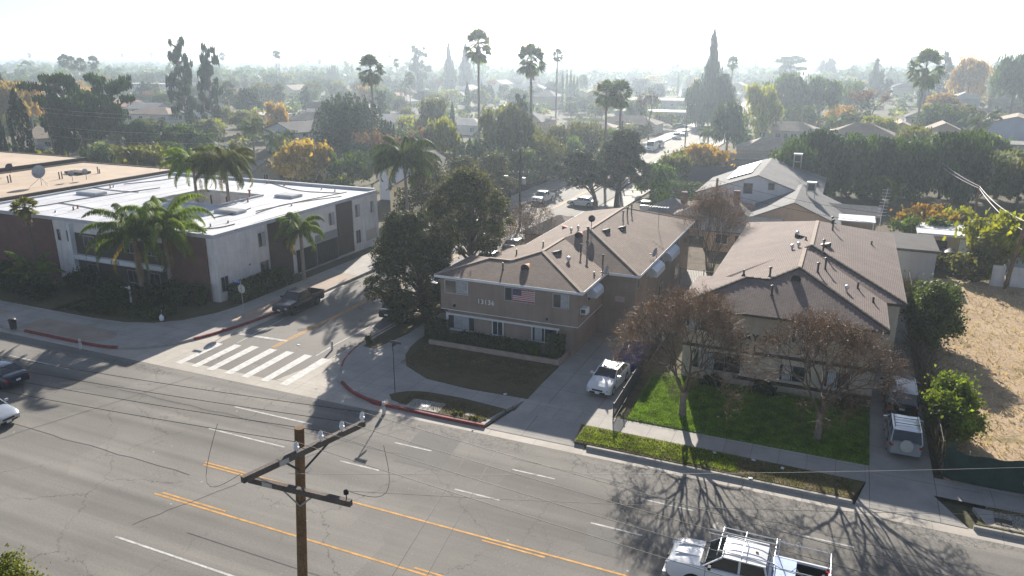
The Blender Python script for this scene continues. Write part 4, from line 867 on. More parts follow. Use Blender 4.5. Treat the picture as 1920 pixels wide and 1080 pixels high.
for s in range(2):
    rg = rnd(66 + s); n = 4200; c = []; r = []
    for i in range(26): a = rg.random() * 6.283; q = rg.random() ** .5 * .8; c.append((q * math.cos(a), q * math.sin(a), rg.uniform(.12, .8) if q > .3 else .8)); r.append(rg.uniform(.3, .5))
    P, D = lump_pts(rg, np.array(c), np.array(r), n, .55, .5); V = leaves(rg, P, D, .105); V[:, :, 2] = np.clip(V[:, :, 2], 0, 1.02); reg('mass', V, trunkV([(0, 0, 0), (0, 0, .5)], (.06, .03)), (LD, M_BARK))
def fan_crown(rg, nf=34, R_=1.0, cz=0.0, droop=(-.8, 1.25), blades=9, skirt=True):
    """fan-palm head of radius R_: stalks ending in round pleated fans"""
    V = []; S = []
    for i in range(nf):
        e = rg.uniform(*droop); el = e * 1.2; a = i * 2.4 + rg.uniform(-.3, .3); d = Vector((math.cos(a) * math.cos(el), math.sin(a) * math.cos(el), math.sin(el))); L = R_ * rg.uniform(.5, .68)
        o = Vector((0, 0, cz)); tip = o + d * L - Vector((0, 0, .06 * R_)); side = d.cross(Vector((0, 0, 1))).normalized(); up = side.cross(d)
        w_ = .012 * R_; V.append([o - side * w_, o + side * w_, tip + side * w_, tip - side * w_])
        fr = R_ * rg.uniform(.42, .55)
        for b_ in range(blades):
            an = R(-78 + 156 * b_ / (blades - 1)); bd = (d * math.cos(an) + side * math.sin(an) + up * rg.uniform(-.12, .12) - Vector((0, 0, .10 + .22 * abs(an)))).normalized(); pe = bd.cross(up).normalized() * fr * .13
            mid = tip + bd * fr * .55; end = tip + bd * fr * rg.uniform(.85, 1.05) - Vector((0, 0, fr * .16)); V.append([tip, mid - pe, end, mid + pe])
    if skirt:
        for i in range(60):
            a = rg.uniform(0, 6.283); z = cz - rg.uniform(0, .75) * R_; r0 = R_ * .10; d = Vector((math.cos(a), math.sin(a), 0)); side = Vector((-d.y, d.x, 0)) * R_ * .05; p = d * r0 + Vector((0, 0, z)); q = d * R_ * rg.uniform(.18, .30) + Vector((0, 0, z - R_ * rg.uniform(.35, .6)))
            S.append([p - side, p + side, q + side * 1.6, q - side * 1.6])
    return np.array([[tuple(v) for v in q] for q in V]), (np.array([[tuple(v) for v in q] for q in S]) if S else None)
def frond(V, rg, o, az, el, L, droop, n=26, ll=.55, lw=.035, sag=.9):
    """one feather frond: arching stalk with hanging leaflets"""
    d = Vector((math.cos(az), math.sin(az), 0)); side = Vector((-d.y, d.x, 0)); pts = []; p = Vector(o); e = el
    for k in range(n + 1):
        pts.append(p.copy()); e -= droop / n * (.4 + 1.4 * k / n); p = p + (d * math.cos(e) + Vector((0, 0, math.sin(e)))) * L / n
    for k in range(n):
        a, b_ = pts[k], pts[k + 1]; w_ = .018 * L / 3 * (1.6 - k / n); V.append([a - side * w_, a + side * w_, b_ + side * w_ * .9, b_ - side * w_ * .9])
        if k < n * .12: continue
        t = k / n; q = ll * (math.sin(math.pi * min(1, .12 + .9 * t)) ** .6); ax = (b_ - a).normalized()
        for s in (-1, 1):
            for _ in range(3):
                bd = (side * s * rg.uniform(.35, 1.0) + ax * rg.uniform(.25, .75) - Vector((0, 0, sag * rg.uniform(.35, 1.15)))).normalized(); st = a.lerp(b_, rg.random()); m_ = st + bd * q * .5; en = st + bd * q * rg.uniform(.8, 1.05) - Vector((0, 0, q * .12)); pe = ax * lw
                V.append([st, m_ - pe, en, m_ + pe])
def feather_crown(rg, nf, L, cz, ll=.6, lw=.035, n=26, el=(-.35, 1.25), droop=(1.3, 2.1)):
    V = []
    for i in range(nf):
        e = el[0] + (el[1] - el[0]) * (i / (nf - 1)); frond(V, rg, (0, 0, cz), i * 2.399 + rg.uniform(-.25, .25), e, L * rg.uniform(.85, 1.08), rg.uniform(*droop), n, ll, lw)
    return np.array([[tuple(v) for v in q] for q in V])
M_SKIRT = leafmat('dead_frond', (.16, .105, .055), (.25, .17, .09), trans=.15)
M_LPY = leafmat('leaf_palm_yellow', (.16, .15, .02), (.34, .25, .03), trans=.45)
# unit fan palm head (radius 1) and unit feather head (radius 1)
FAN = []; SKT = []
for s in range(3):
    V, S = fan_crown(rnd(80 + s), 54, 1.0); FAN.append(quads_obj('fan_head', V, LP, link=False)); SKT.append(quads_obj('skirt', S, M_SKIRT, link=False))
FEA = []
for s in range(2): FEA.append(quads_obj('feather_head', feather_crown(rnd(90 + s), 17, 1.15, 0, .34, .022, 14), LP, link=False))
def link(name, me, par=None, loc=(0, 0, 0), sc=(1, 1, 1), rz=0, mats=None):
    o = bpy.data.objects.new(name, me); COL.objects.link(o); o.parent = par; o.location = loc; o.scale = sc; o.rotation_euler = (0, 0, rz)
    if mats:
        for i, m in enumerate(mats): o.material_slots[i].link = 'OBJECT'; o.material_slots[i].material = m
    return o
_joined = {}
def far_mesh(kind, i):
    if (kind, i) in _joined: return _joined[(kind, i)]
    cm, tm = UNIT[kind][i]; bm = bmesh.new(); bm.from_mesh(cm)
    if tm:
        n0 = len(bm.faces); bm.from_mesh(tm); bm.faces.ensure_lookup_table()
        for f in bm.faces[n0:]: f.material_index = 1
    me = bpy.data.meshes.new(kind + '_tree'); bm.to_mesh(me); bm.free(); me.materials.append(cm.materials[0]); me.materials.append(tm.materials[0] if tm else M_BARK); _joined[(kind, i)] = me; return me
TREES = []
LOC = leafmat('leaf_ochre', (.30, .21, .04), (.50, .36, .07))
rT = random.Random(5)
def tree(px, yb, yt, wpx, kind, label, cat='tree', leaf=None, bark=None, group=None, name=None, parts=True, var=None, p=None, h=None, wd=None):
    if p is None: p = G(px, yb)
    if h is None: h = above(p, yt)
    if wd is None: wd = wpx * depth(p, h * .7) / FPX * (1.12 if kind in ('round', 'bare') else 1)
    nm = name or {'round': 'broadleaf_tree', 'conifer': 'conifer_tree', 'column': 'cypress_tree', 'pine': 'pine_tree', 'cedar': 'cedar_tree', 'bare': 'bare_tree', 'spire': 'conifer_tree', 'mass': 'evergreen_tree', 'fan': 'fan_palm', 'feather': 'feather_palm'}[kind]
    rz = rT.uniform(0, 6.28); TREES.append((p.x, p.y, wd / 2)); far = depth(p) > 230 or not parts
    if kind in ('fan', 'feather'):
        t = thing(nm, label, cat, p, rz, group); v = rT.randrange(3); rc = wd / 2; lean = (rT.uniform(-.02, .02) * h, rT.uniform(-.02, .02) * h); top = h - rc * .8
        top -= rc * .3; m = MB(); tr = .16 + .004 * h
        m.tube([(0, 0, 0), (lean[0] * .3, lean[1] * .3, .4), (lean[0] * .5, lean[1] * .5, top * .5), (lean[0], lean[1], top)], [tr * 1.7, tr * 1.1, tr, tr * .85], 8); m.build('trunk', bark or M_PALMB, t, smooth=60)
        if kind == 'fan':
            link('crown', FAN[v], t, (lean[0], lean[1], top), (rc, rc, rc * 1.25), 0, [leaf] if leaf else None)
            link('dead_frond_skirt', SKT[v], t, (lean[0], lean[1], top + .02), (rc * .85, rc * .85, rc * .95))
        else: link('crown', FEA[v % 2], t, (lean[0], lean[1], top), (rc, rc, rc), 0, [leaf] if leaf else None)
        return t
    i = var if var is not None else rT.randrange(len(UNIT[kind])); sc = (wd / 2, wd / 2, h)
    if far:
        o = link(nm, far_mesh(kind, i), None, p, sc, rz, [leaf or UNIT[kind][i][0].materials[0], bark or M_BARK]); return props(o, label, cat, group)
    t = thing(nm, label, cat, p, rz, group); cm, tm = UNIT[kind][i]
    link('crown', cm, t, (0, 0, 0), sc, 0, [leaf] if leaf else None)
    if tm: link('trunk', tm, t, (0, 0, 0), (max(wd / 2, 1.5) if kind != 'column' else wd / 2, max(wd / 2, 1.5) if kind != 'column' else wd / 2, h), 0, [bark] if bark else None)
    return t
# --- named trees, read off the photograph
tree(898, 292, 52, 56, 'fan', 'tallest fan palm on a long thin trunk, left of the centre of the skyline', 'palm')
tree(707, 300, 99, 52, 'fan', 'tall fan palm in front of the large dark dome-shaped conifer', 'palm')
tree(997, 305, 78, 60, 'fan', 'tall fan palm with shaggy brown skirt, right of the tallest one', 'palm')
tree(1041, 240, 90, 22, 'fan', 'slender hazy fan palm beyond the pair of tall centre palms', 'palm')
tree(1134, 335, 147, 50, 'fan', 'left palm of the stocky pair standing near the parked van street', 'palm')
tree(1160, 338, 147, 50, 'fan', 'right palm of the stocky pair, its crown touching its neighbour', 'palm')
tree(1714, 262, 88, 66, 'fan', 'large leaning fan palm rising above the dark hedge row at right', 'palm')
tree(1368, 215, 103, 24, 'fan', 'hazy fan palm right of the tall ragged conifer', 'palm')
for k, (x, yb, yt, w_) in enumerate(((522, 170, 93, 13), (528, 172, 96, 12))): tree(x, yb, yt, w_, 'fan', 'thin hazy twin-trunk palm pair on the left skyline', 'palm', group='twin palms on the left skyline')
for x, yb, yt, w_ in ((128, 175, 100, 23), (145, 176, 104, 23), (161, 176, 107, 23), (184, 174, 103, 23)): tree(x, yb, yt, w_, 'fan', 'one of four wind-blown palms in a row on the left skyline', 'palm', group='row of four wind-blown palms')
tree(421, 150, 97, 14, 'fan', 'small hazy palm beside the second tall open pine', 'palm')
tree(745, 185, 108, 15, 'fan', 'thin hazy palm right of the palm by the dome conifer', 'palm')
tree(733, 150, 96, 10, 'fan', 'tiny far palm with a round head on the centre left skyline', 'palm')
tree(770, 205, 134, 22, 'fan', 'short hazy palm before the two-crowned hazy pine', 'palm')
tree(1092, 190, 138, 22, 'fan', 'short hazy palm between the slender palm and the stocky pair', 'palm')
tree(601, 150, 110, 9, 'fan', 'tiny far palm above the cypress cluster', 'palm'); tree(1597, 160, 121, 18, 'fan', 'small hazy palm left of the hazy pointed cedar at right', 'palm')
tree(352, 250, 68, 60, 'pine', 'taller of two open-crowned pines at left, clumps of dark needles', 'tree', var=0)
tree(402, 250, 82, 56, 'pine', 'shorter of two open-crowned pines at left', 'tree', var=1)
tree(787, 180, 84, 48, 'pine', 'hazy broad pine with two tops behind the centre palms', 'tree', var=0)
tree(843, 178, 85, 32, 'spire', 'hazy upright conifer, left one of the centre pair'); tree(874, 178, 85, 34, 'spire', 'hazy wide columnar conifer behind the tallest palm')
tree(1327, 235, 63, 50, 'spire', 'tall ragged conifer with a spire top, right of centre', leaf=LD, var=1)
tree(1304, 238, 150, 46, 'mass', 'broad dark tree filling the left foot of the tall ragged conifer', leaf=LD); tree(1352, 236, 140, 44, 'mass', 'broad dark tree filling the right foot of the tall ragged conifer', leaf=LD)
tree(1636, 185, 110, 28, 'spire', 'hazy pointed cedar left of the leaning palm'); tree(1762, 185, 95, 50, 'pine', 'broad hazy pine just right of the leaning palm')
tree(1478, 178, 106, 68, 'cedar', 'hazy spreading cedar with a flat top at right'); tree(1548, 160, 105, 34, 'round', 'hazy round-topped tree left of the small palm at right', leaf=LD)
for x, yb, yt, w_ in ((616, 165, 122, 5), (620, 165, 123, 5), (625, 166, 121, 6), (630, 165, 124, 6), (635, 165, 127, 6)): tree(x, yb, yt, w_, 'column', 'one of a tight cluster of far cypresses left of the centre', group='far cypress cluster')
for x, yb, yt, w_ in ((1054, 205, 130, 6), (1062, 205, 131, 6), (1069, 206, 128, 7), (1075, 206, 138, 7), (1081, 206, 145, 8)): tree(x, yb, yt, w_, 'column', 'one of the dark narrow cypresses clustered beside the slender centre palm', group='cypresses beside the slender palm')
for k, (x, yb, yt, w_) in enumerate(((1092, 145, 118, 4), (1098, 145, 120, 4), (1104, 145, 117, 4), (1110, 145, 121, 4))): tree(x, yb, yt, w_, 'column', 'one of the faint far cypresses above the stocky palm pair', group='faint far cypresses')
tree(877, 218, 154, 12, 'column', 'narrow dark cypress just left of the tallest palm trunk'); tree(903, 195, 152, 10, 'column', 'hazy narrow cypress just right of the tallest palm trunk'); tree(917, 195, 157, 10, 'column', 'hazy narrow cypress, second right of the tallest palm trunk')
tree(753, 200, 155, 6, 'column', 'thin cypress, left one of a hazy pair'); tree(761, 200, 160, 7, 'column', 'thin cypress, right one of a hazy pair'); tree(1270, 180, 136, 6, 'column', 'thin cypress left of the tall ragged conifer')
tree(1665, 165, 122, 8, 'column', 'thin dark cypress left of the leaning palm head'); tree(1855, 180, 123, 12, 'column', 'leaning narrow cypress, left one of a pair at the right edge'); tree(1881, 172, 115, 12, 'column', 'leaning narrow cypress, right one of a pair at the right edge')
tree(946, 195, 160, 22, 'round', 'small round hazy tree between the centre palms', leaf=LD)
tree(8, 318, 160, 46, 'conifer', 'broad dark cone-shaped conifer cut by the left edge', parts=True, var=0); tree(52, 318, 168, 46, 'column', 'dense dark column-shaped conifer beyond the far tan roof')
tree(120, 300, 142, 105, 'cedar', 'dark flat-topped cedar, left one beyond the tan roofs'); tree(228, 300, 142, 80, 'cedar', 'dark flat-topped cedar, right one beyond the tan roofs')
tree(165, 300, 168, 120, 'round', 'large dark round tree between the two flat-topped cedars', leaf=LD); tree(270, 300, 225, 60, 'round', 'mid-size dark tree right of the flat-topped cedars', leaf=LD)
tree(25, 250, 152, 80, 'round', 'bright yellow autumn tree behind the dark conifers at left', leaf=LOC); tree(62, 245, 157, 60, 'round', 'orange-yellow autumn tree left of the flat-topped cedar', leaf=LA)
# big dome conifer made of many upright tips
def dome_conifer(px, yb, yt, wpx, label, leaf, seed, n=9000, tips=34, nm='dense_conifer', lsz=.5):
    p = G(px, yb); h = above(p, yt); w2 = wpx * depth(p, h * .6) / FPX / 2; rg = rnd(seed); t = thing(nm, label, 'tree', p)
    cs = []
    for i in range(tips): a = i * 2.4; q = math.sqrt((i + .5) / tips) * .86; cs.append((q * math.cos(a) * w2, q * math.sin(a) * w2, h * (.46 + .52 * math.sqrt(max(0, 1 - q * q * .95)) * rg.uniform(.88, 1.05)), w2 * rg.uniform(.15, .23)))
    k = rg.integers(0, tips, n); cs = np.array(cs); z = rg.random(n); a = rg.random(n) * 6.283; top = cs[k, 2]; rr = cs[k, 3] * np.minimum(1, (1 - z) * 2.2) ** .8 * rg.uniform(.7, 1, n) * (1 + .8 * (1 - z))
    P = np.stack([cs[k, 0] + rr * np.cos(a), cs[k, 1] + rr * np.sin(a), h * .04 + (top - h * .04) * z], 1); r_ = np.hypot(P[:, 0], P[:, 1]); out = np.stack([P[:, 0], P[:, 1], np.full(n, w2 * .3)], 1); out /= np.linalg.norm(out, axis=1, keepdims=True)
    V = leaves(rg, P, out, lsz, .5, .6); quads_obj('crown', V, leaf, t); m = MB(); m.tube([(0, 0, 0), (0, 0, h * .6)], [w2 * .06, w2 * .03], 8); m.build('trunk', M_BARK, t, smooth=60); TREES.append((p.x, p.y, w2)); return t
LDC = leafmat('leaf_cypress_dark', (.020, .042, .012), (.040, .075, .018), trans=.25)
dome_conifer(658, 300, 172, 142, 'huge dark dome-shaped conifer with many upright tips left of centre', LDC, 101, 30000, 60, lsz=.42)
dome_conifer(728, 305, 222, 40, 'smaller dark conifer at the right foot of the huge dome conifer', LDC, 102, 7000, 14, lsz=.4)
dome_conifer(898, 352, 256, 116, 'soft blue-green dense pine right of the two-gabled cottages', leafmat('leaf_bluegreen', (.045, .085, .045), (.08, .13, .065), trans=.3), 103, 20000, 40, lsz=.36)
for a in (
 (572, 350, 262, 112, 'round', 'bright yellow-ochre autumn shrub tree behind the white roof', LOC), (655, 352, 280, 74, 'round', 'low dark green rounded tree between the yellow tree and the palm', LG),
 (833, 318, 221, 62, 'round', 'light yellow-green round tree at the centre', LY), (815, 275, 184, 70, 'round', 'olive willow-like tree above the light green one', LO),
 (955, 330, 196, 110, 'round', 'wide sparse olive tree behind the utility pole', LO), (1045, 325, 236, 56, 'round', 'olive tree just left of the double pine', LO), (790, 320, 240, 76, 'bare', 'brownish thin-leaved tree left of the light green tree', LR),
 (715, 335, 248, 100, 'bare', 'reddish brown bare tree below the huge dome conifer', LR), (1215, 262, 172, 66, 'bare', 'bare spreading tree above the parked van', LB), (1185, 270, 232, 74, 'round', 'low olive hedge-like tree left of the parked van', LO),
 (1315, 345, 268, 96, 'round', 'glowing orange and yellow autumn tree beside the white gabled house', LA), (1345, 335, 288, 40, 'round', 'small pinkish flowering bush right of the orange tree', leafmat('leaf_pink', (.30, .13, .11), (.10, .12, .06))),
 (1418, 262, 156, 70, 'round', 'tall yellow-green tree right of the tall ragged conifer', LY), (1362, 285, 183, 64, 'round', 'dark round tree beside the yellow-green one', LD), (1640, 272, 216, 66, 'round', 'yellow-green willowy tree left of the leaning palm base', LY),
 (1630, 240, 168, 88, 'bare', 'reddish brown bare tree left of the leaning palm', LR), (1765, 222, 174, 66, 'round', 'orange autumn tree right of the leaning palm', LA), (1748, 248, 193, 64, 'round', 'dark block-shaped tree right of the leaning palm', LG),
 (1893, 215, 96, 70, 'round', 'large mid-green tree cut by the right edge', LG), (1468, 232, 135, 76, 'round', 'broad mid-green tree left of the feathery palms', LG), (1533, 235, 142, 70, 'round', 'broad green tree behind the feathery palms', LG),
 (1590, 215, 148, 60, 'round', 'hazy green tree behind the reddish bare tree', LG), (1800, 250, 210, 40, 'round', 'small dark tree left of the wide date palm', LD), (1810, 200, 105, 60, 'round', 'pale orange hazy tree behind the cypress pair', LA),
 (1650, 385, 330, 72, 'round', 'round citrus-like tree behind the white patio roof', LG), (1865, 372, 272, 130, 'round', 'broad grey-green tree at the right edge', LGY), (1905, 395, 300, 90, 'round', 'tall olive shrub tree cut by the right edge', LO),
 (205, 320, 270, 70, 'round', 'low green bush with yellow tips beyond the tan roof', LO), (255, 330, 288, 60, 'round', 'low rounded dark bush near the parking area at left', LG), (130, 300, 250, 50, 'round', 'low dark tree behind the leaning wooden pole at left', LD),
 (440, 330, 300, 60, 'round', 'dark low shrub mass behind the courtyard palms', LG), (520, 260, 190, 40, 'round', 'orange-tinged small tree left of the feathery palms', LA), (470, 222, 165, 50, 'round', 'bluish hazy tree above the left feathery palms', LD),
 (580, 200, 165, 40, 'round', 'hazy green tree left of the dome conifer', LG), (345, 320, 283, 40, 'round', 'small dark tree behind the courtyard palm at left', LG), (1150, 330, 262, 60, 'round', 'green bush between the stocky palms and the double pine', LG),
 (760, 345, 300, 50, 'round', 'small green tree behind the cottage gable', LG), (1840, 330, 250, 90, 'round', 'tall dark green tree ending the hedge row at right', LG)): tree(*a[:6], leaf=a[6], parts=True)
for k, (x, yb, yt, w_, lb) in enumerate(((1500, 262, 186, 42, 'left'), (1560, 268, 196, 58, 'middle'), (1605, 262, 190, 56, 'right'))): tree(x, yb, yt, w_, 'feather', 'feathery palm, the %s one of three above the dark hedge row' % lb, 'palm')
tree(385, 305, 222, 66, 'feather', 'feathery palm left of the shorter open pine', 'palm'); tree(478, 310, 208, 52, 'feather', 'feathery palm in front of the hazy pole at left', 'palm'); tree(527, 318, 225, 64, 'feather', 'feathery palm beside the pale two-storey house', 'palm')
tree(1325, 300, 222, 46, 'feather', 'drooping feathery palm right of the side street', 'palm'); tree(1836, 262, 188, 72, 'feather', 'wide date palm with stiff arching fronds at right', 'palm'); tree(432, 215, 150, 30, 'fan', 'hazy shaggy palm right of the shorter open pine', 'palm')
# evergreen wall at right: seven rounded crowns
for k, (x, yb, yt, w_) in enumerate(((1478, 372, 258, 80), (1530, 366, 244, 84), (1585, 366, 250, 84), (1640, 368, 258, 80), (1700, 372, 258, 80), (1760, 372, 250, 90), (1795, 378, 246, 80))):
    tree(x, yb, yt, w_ * 1.15, 'mass', ('leftmost', 'second', 'third', 'fourth', 'fifth', 'sixth', 'rightmost')[k] + ' of seven dense evergreens forming the dark hedge row', leaf=LD if k % 2 else leafmat('leaf_hedge', (.035, .075, .012), (.08, .14, .022), trans=.4), group='evergreens of the dark hedge row', var=k % 2)
# ---------------------------------------------------------------- houses of the neighbourhood
HOUSES = []
ROOFC = {}
def roofm(k):
    c = {'grey': (.20, .195, .19), 'dark': (.085, .08, .08), 'brown': (.17, .13, .10), 'tan': (.36, .29, .22), 'light': (.42, .40, .38), 'red': (.26, .12, .08), 'white': (.70, .70, .70)}[k]
    return shingle('roof_' + k, c, tuple(x * 1.2 for x in c), .6, .35, .2)
def wallm(k): return stucco('wall_' + k, {'cream': (.60, .54, .42), 'white': (.68, .68, .69), 'tan': (.48, .36, .26), 'grey': (.38, .39, .40), 'blue': (.52, .56, .66), 'peach': (.58, .42, .30)}[k], .1)
def house(x, y, w_, d, h, rise, rz, kind, wc, rc, label, wins=True, eave=.45, group=None, chimney=False, name='house', cat='house'):
    """ridge runs along local x; gable ends face +-x (kind 'gable') or hipped"""
    t = thing(name, label, cat, (x, y, 0), rz, group); HOUSES.append((x, y, max(w_, d) / 2)); m = MB(); a, b_ = w_ / 2, d / 2
    if kind == 'gable': m.add([(-a, -b_, 0), (a, -b_, 0), (a, b_, 0), (-a, b_, 0), (-a, -b_, h), (a, -b_, h), (a, b_, h), (-a, b_, h), (-a, 0, h + rise - .04), (a, 0, h + rise - .04)], [(0, 1, 5, 4), (2, 3, 7, 6), (1, 2, 6, 9, 5), (3, 0, 4, 8, 7)])
    else: m.add([(-a, -b_, 0), (a, -b_, 0), (a, b_, 0), (-a, b_, 0), (-a, -b_, h), (a, -b_, h), (a, b_, h), (-a, b_, h)], [(0, 1, 5, 4), (2, 3, 7, 6), (1, 2, 6, 5), (3, 0, 4, 7)])
    m.build('wall', wallm(wc), t); r_ = MB(); A_, B_ = a + eave, b_ + eave; ze = h - eave * rise / b_; th = .14
    def slab(pts): 
        n = len(pts); lo = [(p[0], p[1], p[2] - th) for p in pts]; r_.add(list(pts) + lo, [tuple(range(n)), tuple(range(n, 2 * n))[::-1]] + [(i, i + n, (i + 1) % n + n, (i + 1) % n) for i in range(n)])
    if kind == 'gable': slab([(-A_, -B_, ze), (A_, -B_, ze), (A_, 0, h + rise), (-A_, 0, h + rise)]); slab([(A_, B_, ze), (-A_, B_, ze), (-A_, 0, h + rise + .002), (A_, 0, h + rise + .002)])
    elif kind == 'hip':
        k = min(B_, A_ * .95); slab([(-A_, -B_, ze), (A_, -B_, ze), (A_ - k, 0, h + rise), (-A_ + k, 0, h + rise)]); slab([(A_, B_, ze), (-A_, B_, ze), (-A_ + k, 0, h + rise + .002), (A_ - k, 0, h + rise + .002)])
        slab([(A_, -B_, ze), (A_, B_, ze), (A_ - k, 0, h + rise)]); slab([(-A_, B_, ze), (-A_, -B_, ze), (-A_ + k, 0, h + rise)])
    else: r_.bb(-A_, A_, -B_, B_, h - .05, h + .2)
    ro = r_.build('roof', roofm(rc), t)
    if chimney: m = MB(); m.bb(a * .4, a * .4 + .8, -.2, .5, h, h + rise + .9); m.build('chimney', M_BRK, ro)
    if wins:
        n = max(2, int(w_ / 4)); fl_ = [1.0] if h < 4 else [1.0, 3.7]
        for z in fl_:
            for k in range(n): window(t, -a + w_ * (k + .5) / n, z, 1.3, 1.1, -b_, frame=M_WHITE, panes=2)
            window(t, 0, z, 1.2, 1.1, a, axis='x', frame=M_WHITE)
        m = MB(); m.bb(-a + w_ * .5 - .45, -a + w_ * .5 + .45, -b_ - .05, -b_ - .003, 0, 2.05)
        if n % 2 == 0: m.build('door', M_DKTRIM, t)
    return t
def houseat(px, py, w_, d, h, rise, rz, kind, wc, rc, label, **k):
    p = G(px, py); return house(p.x, p.y, w_, d, h, rise, R(rz), kind, wc, rc, label, **k)
# rear building of lot A and neighbours behind A and B
house(-29.2, 80.5, 5.6, 7.6, 3.3, 1.3, 0, 'hip', 'tan', 'brown', 'small hipped brown-roofed annex at the left rear of the apartment building 13136', wins=False)
wh = house(-8.8, 122, 13, 24, 4.4, 3.0, R(90), 'gable', 'blue', 'brown', 'large white gabled house with two small attic windows behind the apartment buildings', wins=False, name='gabled_house') if False else None
# white gabled house: gable faces the camera (ridge along y)
WH = house(-10.5, 117, 20, 15.5, 4.0, 2.7, R(90), 'gable', 'white', 'grey', 'large pale gabled house with solar panels on its roof, beyond the clipped hedge', wins=False, name='gabled_house')
for (dx, z, w2, h2) in ((-1.2, 4.1, 1.1, 1.3), (-5.6, 3.0, .8, .8), (1.8, 4.8, .7, .8)):
    window(WH, -dx, z, w2, h2, -10.0, axis='-x', frame=M_DKTRIM)
sp = MB()
for k in range(4): sp.add([(-6 + k * 3.2, 1.4, 6.45), (-3.2 + k * 3.2, 1.4, 6.45), (-3.2 + k * 3.2, 4.6, 5.35), (-6 + k * 3.2, 4.6, 5.35)], [(0, 1, 2, 3)])
o = sp.build('solar_panel', M_ALU, WH)
house(-17.5, 124, 9, 8, 3.2, 2.0, 0, 'gable', 'white', 'dark', 'low dark-roofed wing left of the pale gabled house')
house(-5.0, 103.5, 14, 10, 3.0, 2.2, R(90), 'gable', 'peach', 'grey', 'peach stucco house with a grey gable roof right behind the beige apartment building', name='gabled_house')
house(-14.5, 100.5, 9, 9, 2.8, 1.7, 0, 'hip', 'tan', 'grey', 'hipped grey-roofed house between the wooden pole and the peach house', chimney=True)
house(-20.5, 101.0, 5, 5, 2.6, 1.2, 0, 'hip', 'tan', 'grey', 'small grey-roofed garage with a white-capped brick chimney by the clipped hedge', wins=False, chimney=True)
house(-10.2, 92.0, 8, 6, 2.7, 1.2, 0, 'gable', 'tan', 'grey', 'low garage with a corrugated grey roof behind the tall bare shrub')
# patio roof (white flat sheet on posts)
pt_ = thing('patio_cover', 'white flat patio roof attached to the peach house', 'patio cover', (1.4, 100.8, 0))
m = MB(); m.box((0, 0, 2.9), (5.6, 4.2, .14), .0); m.build('roof', M_ROOFW, pt_)
for sx in (-2.6, 2.6): m = MB(); m.bar((sx, -1.9, 0), (sx, -1.9, 2.85), .12); m.build('post', M_WHITE, pt_)
house(1.0, 106.5, 7, 4.5, 2.8, .8, 0, 'gable', 'tan', 'grey', 'low grey lean-to roof behind the white patio roof', wins=False)
GR = house(7.3, 88.0, 4.4, 7.5, 3.2, .35, 0, 'flat', 'grey', 'dark', 'garage with a dark roof at the right rear corner of the beige apartment building', wins=False, eave=.2)
SH = house(12.8, 98.5, 7.6, 5.5, 2.7, .3, 0, 'flat', 'tan', 'white', 'low tan shed with a pale flat roof and a big white door at right', wins=False, eave=.5, name='shed', cat='shed')
m = MB(); m.bb(.0, 2.6, -2.82, -2.754, 0, 2.4); m.build('door', M_WHITE, SH); m = MB(); m.bb(-3.0, -1.2, -2.8, -2.754, 0, 2.1); m.build('open_doorway', M_BLACK, SH)
props(MB().bb(14.6, 15.7, 85.0, 85.25, 0, 2.3).build('gate_pillar', M_STW), 'short white wall panel left of the leaning brown utility pole', 'wall')
props(MB().bb(16.3, 30, 85.4, 85.7, 0, 2.2).build('garden_wall', M_STW), 'long white garden wall at the right edge behind the dry field', 'wall')
house(21, 90, 9, 5, 3.0, .9, 0, 'gable', 'white', 'light', 'white outbuilding with a pale gravel roof at the right edge', wins=False)
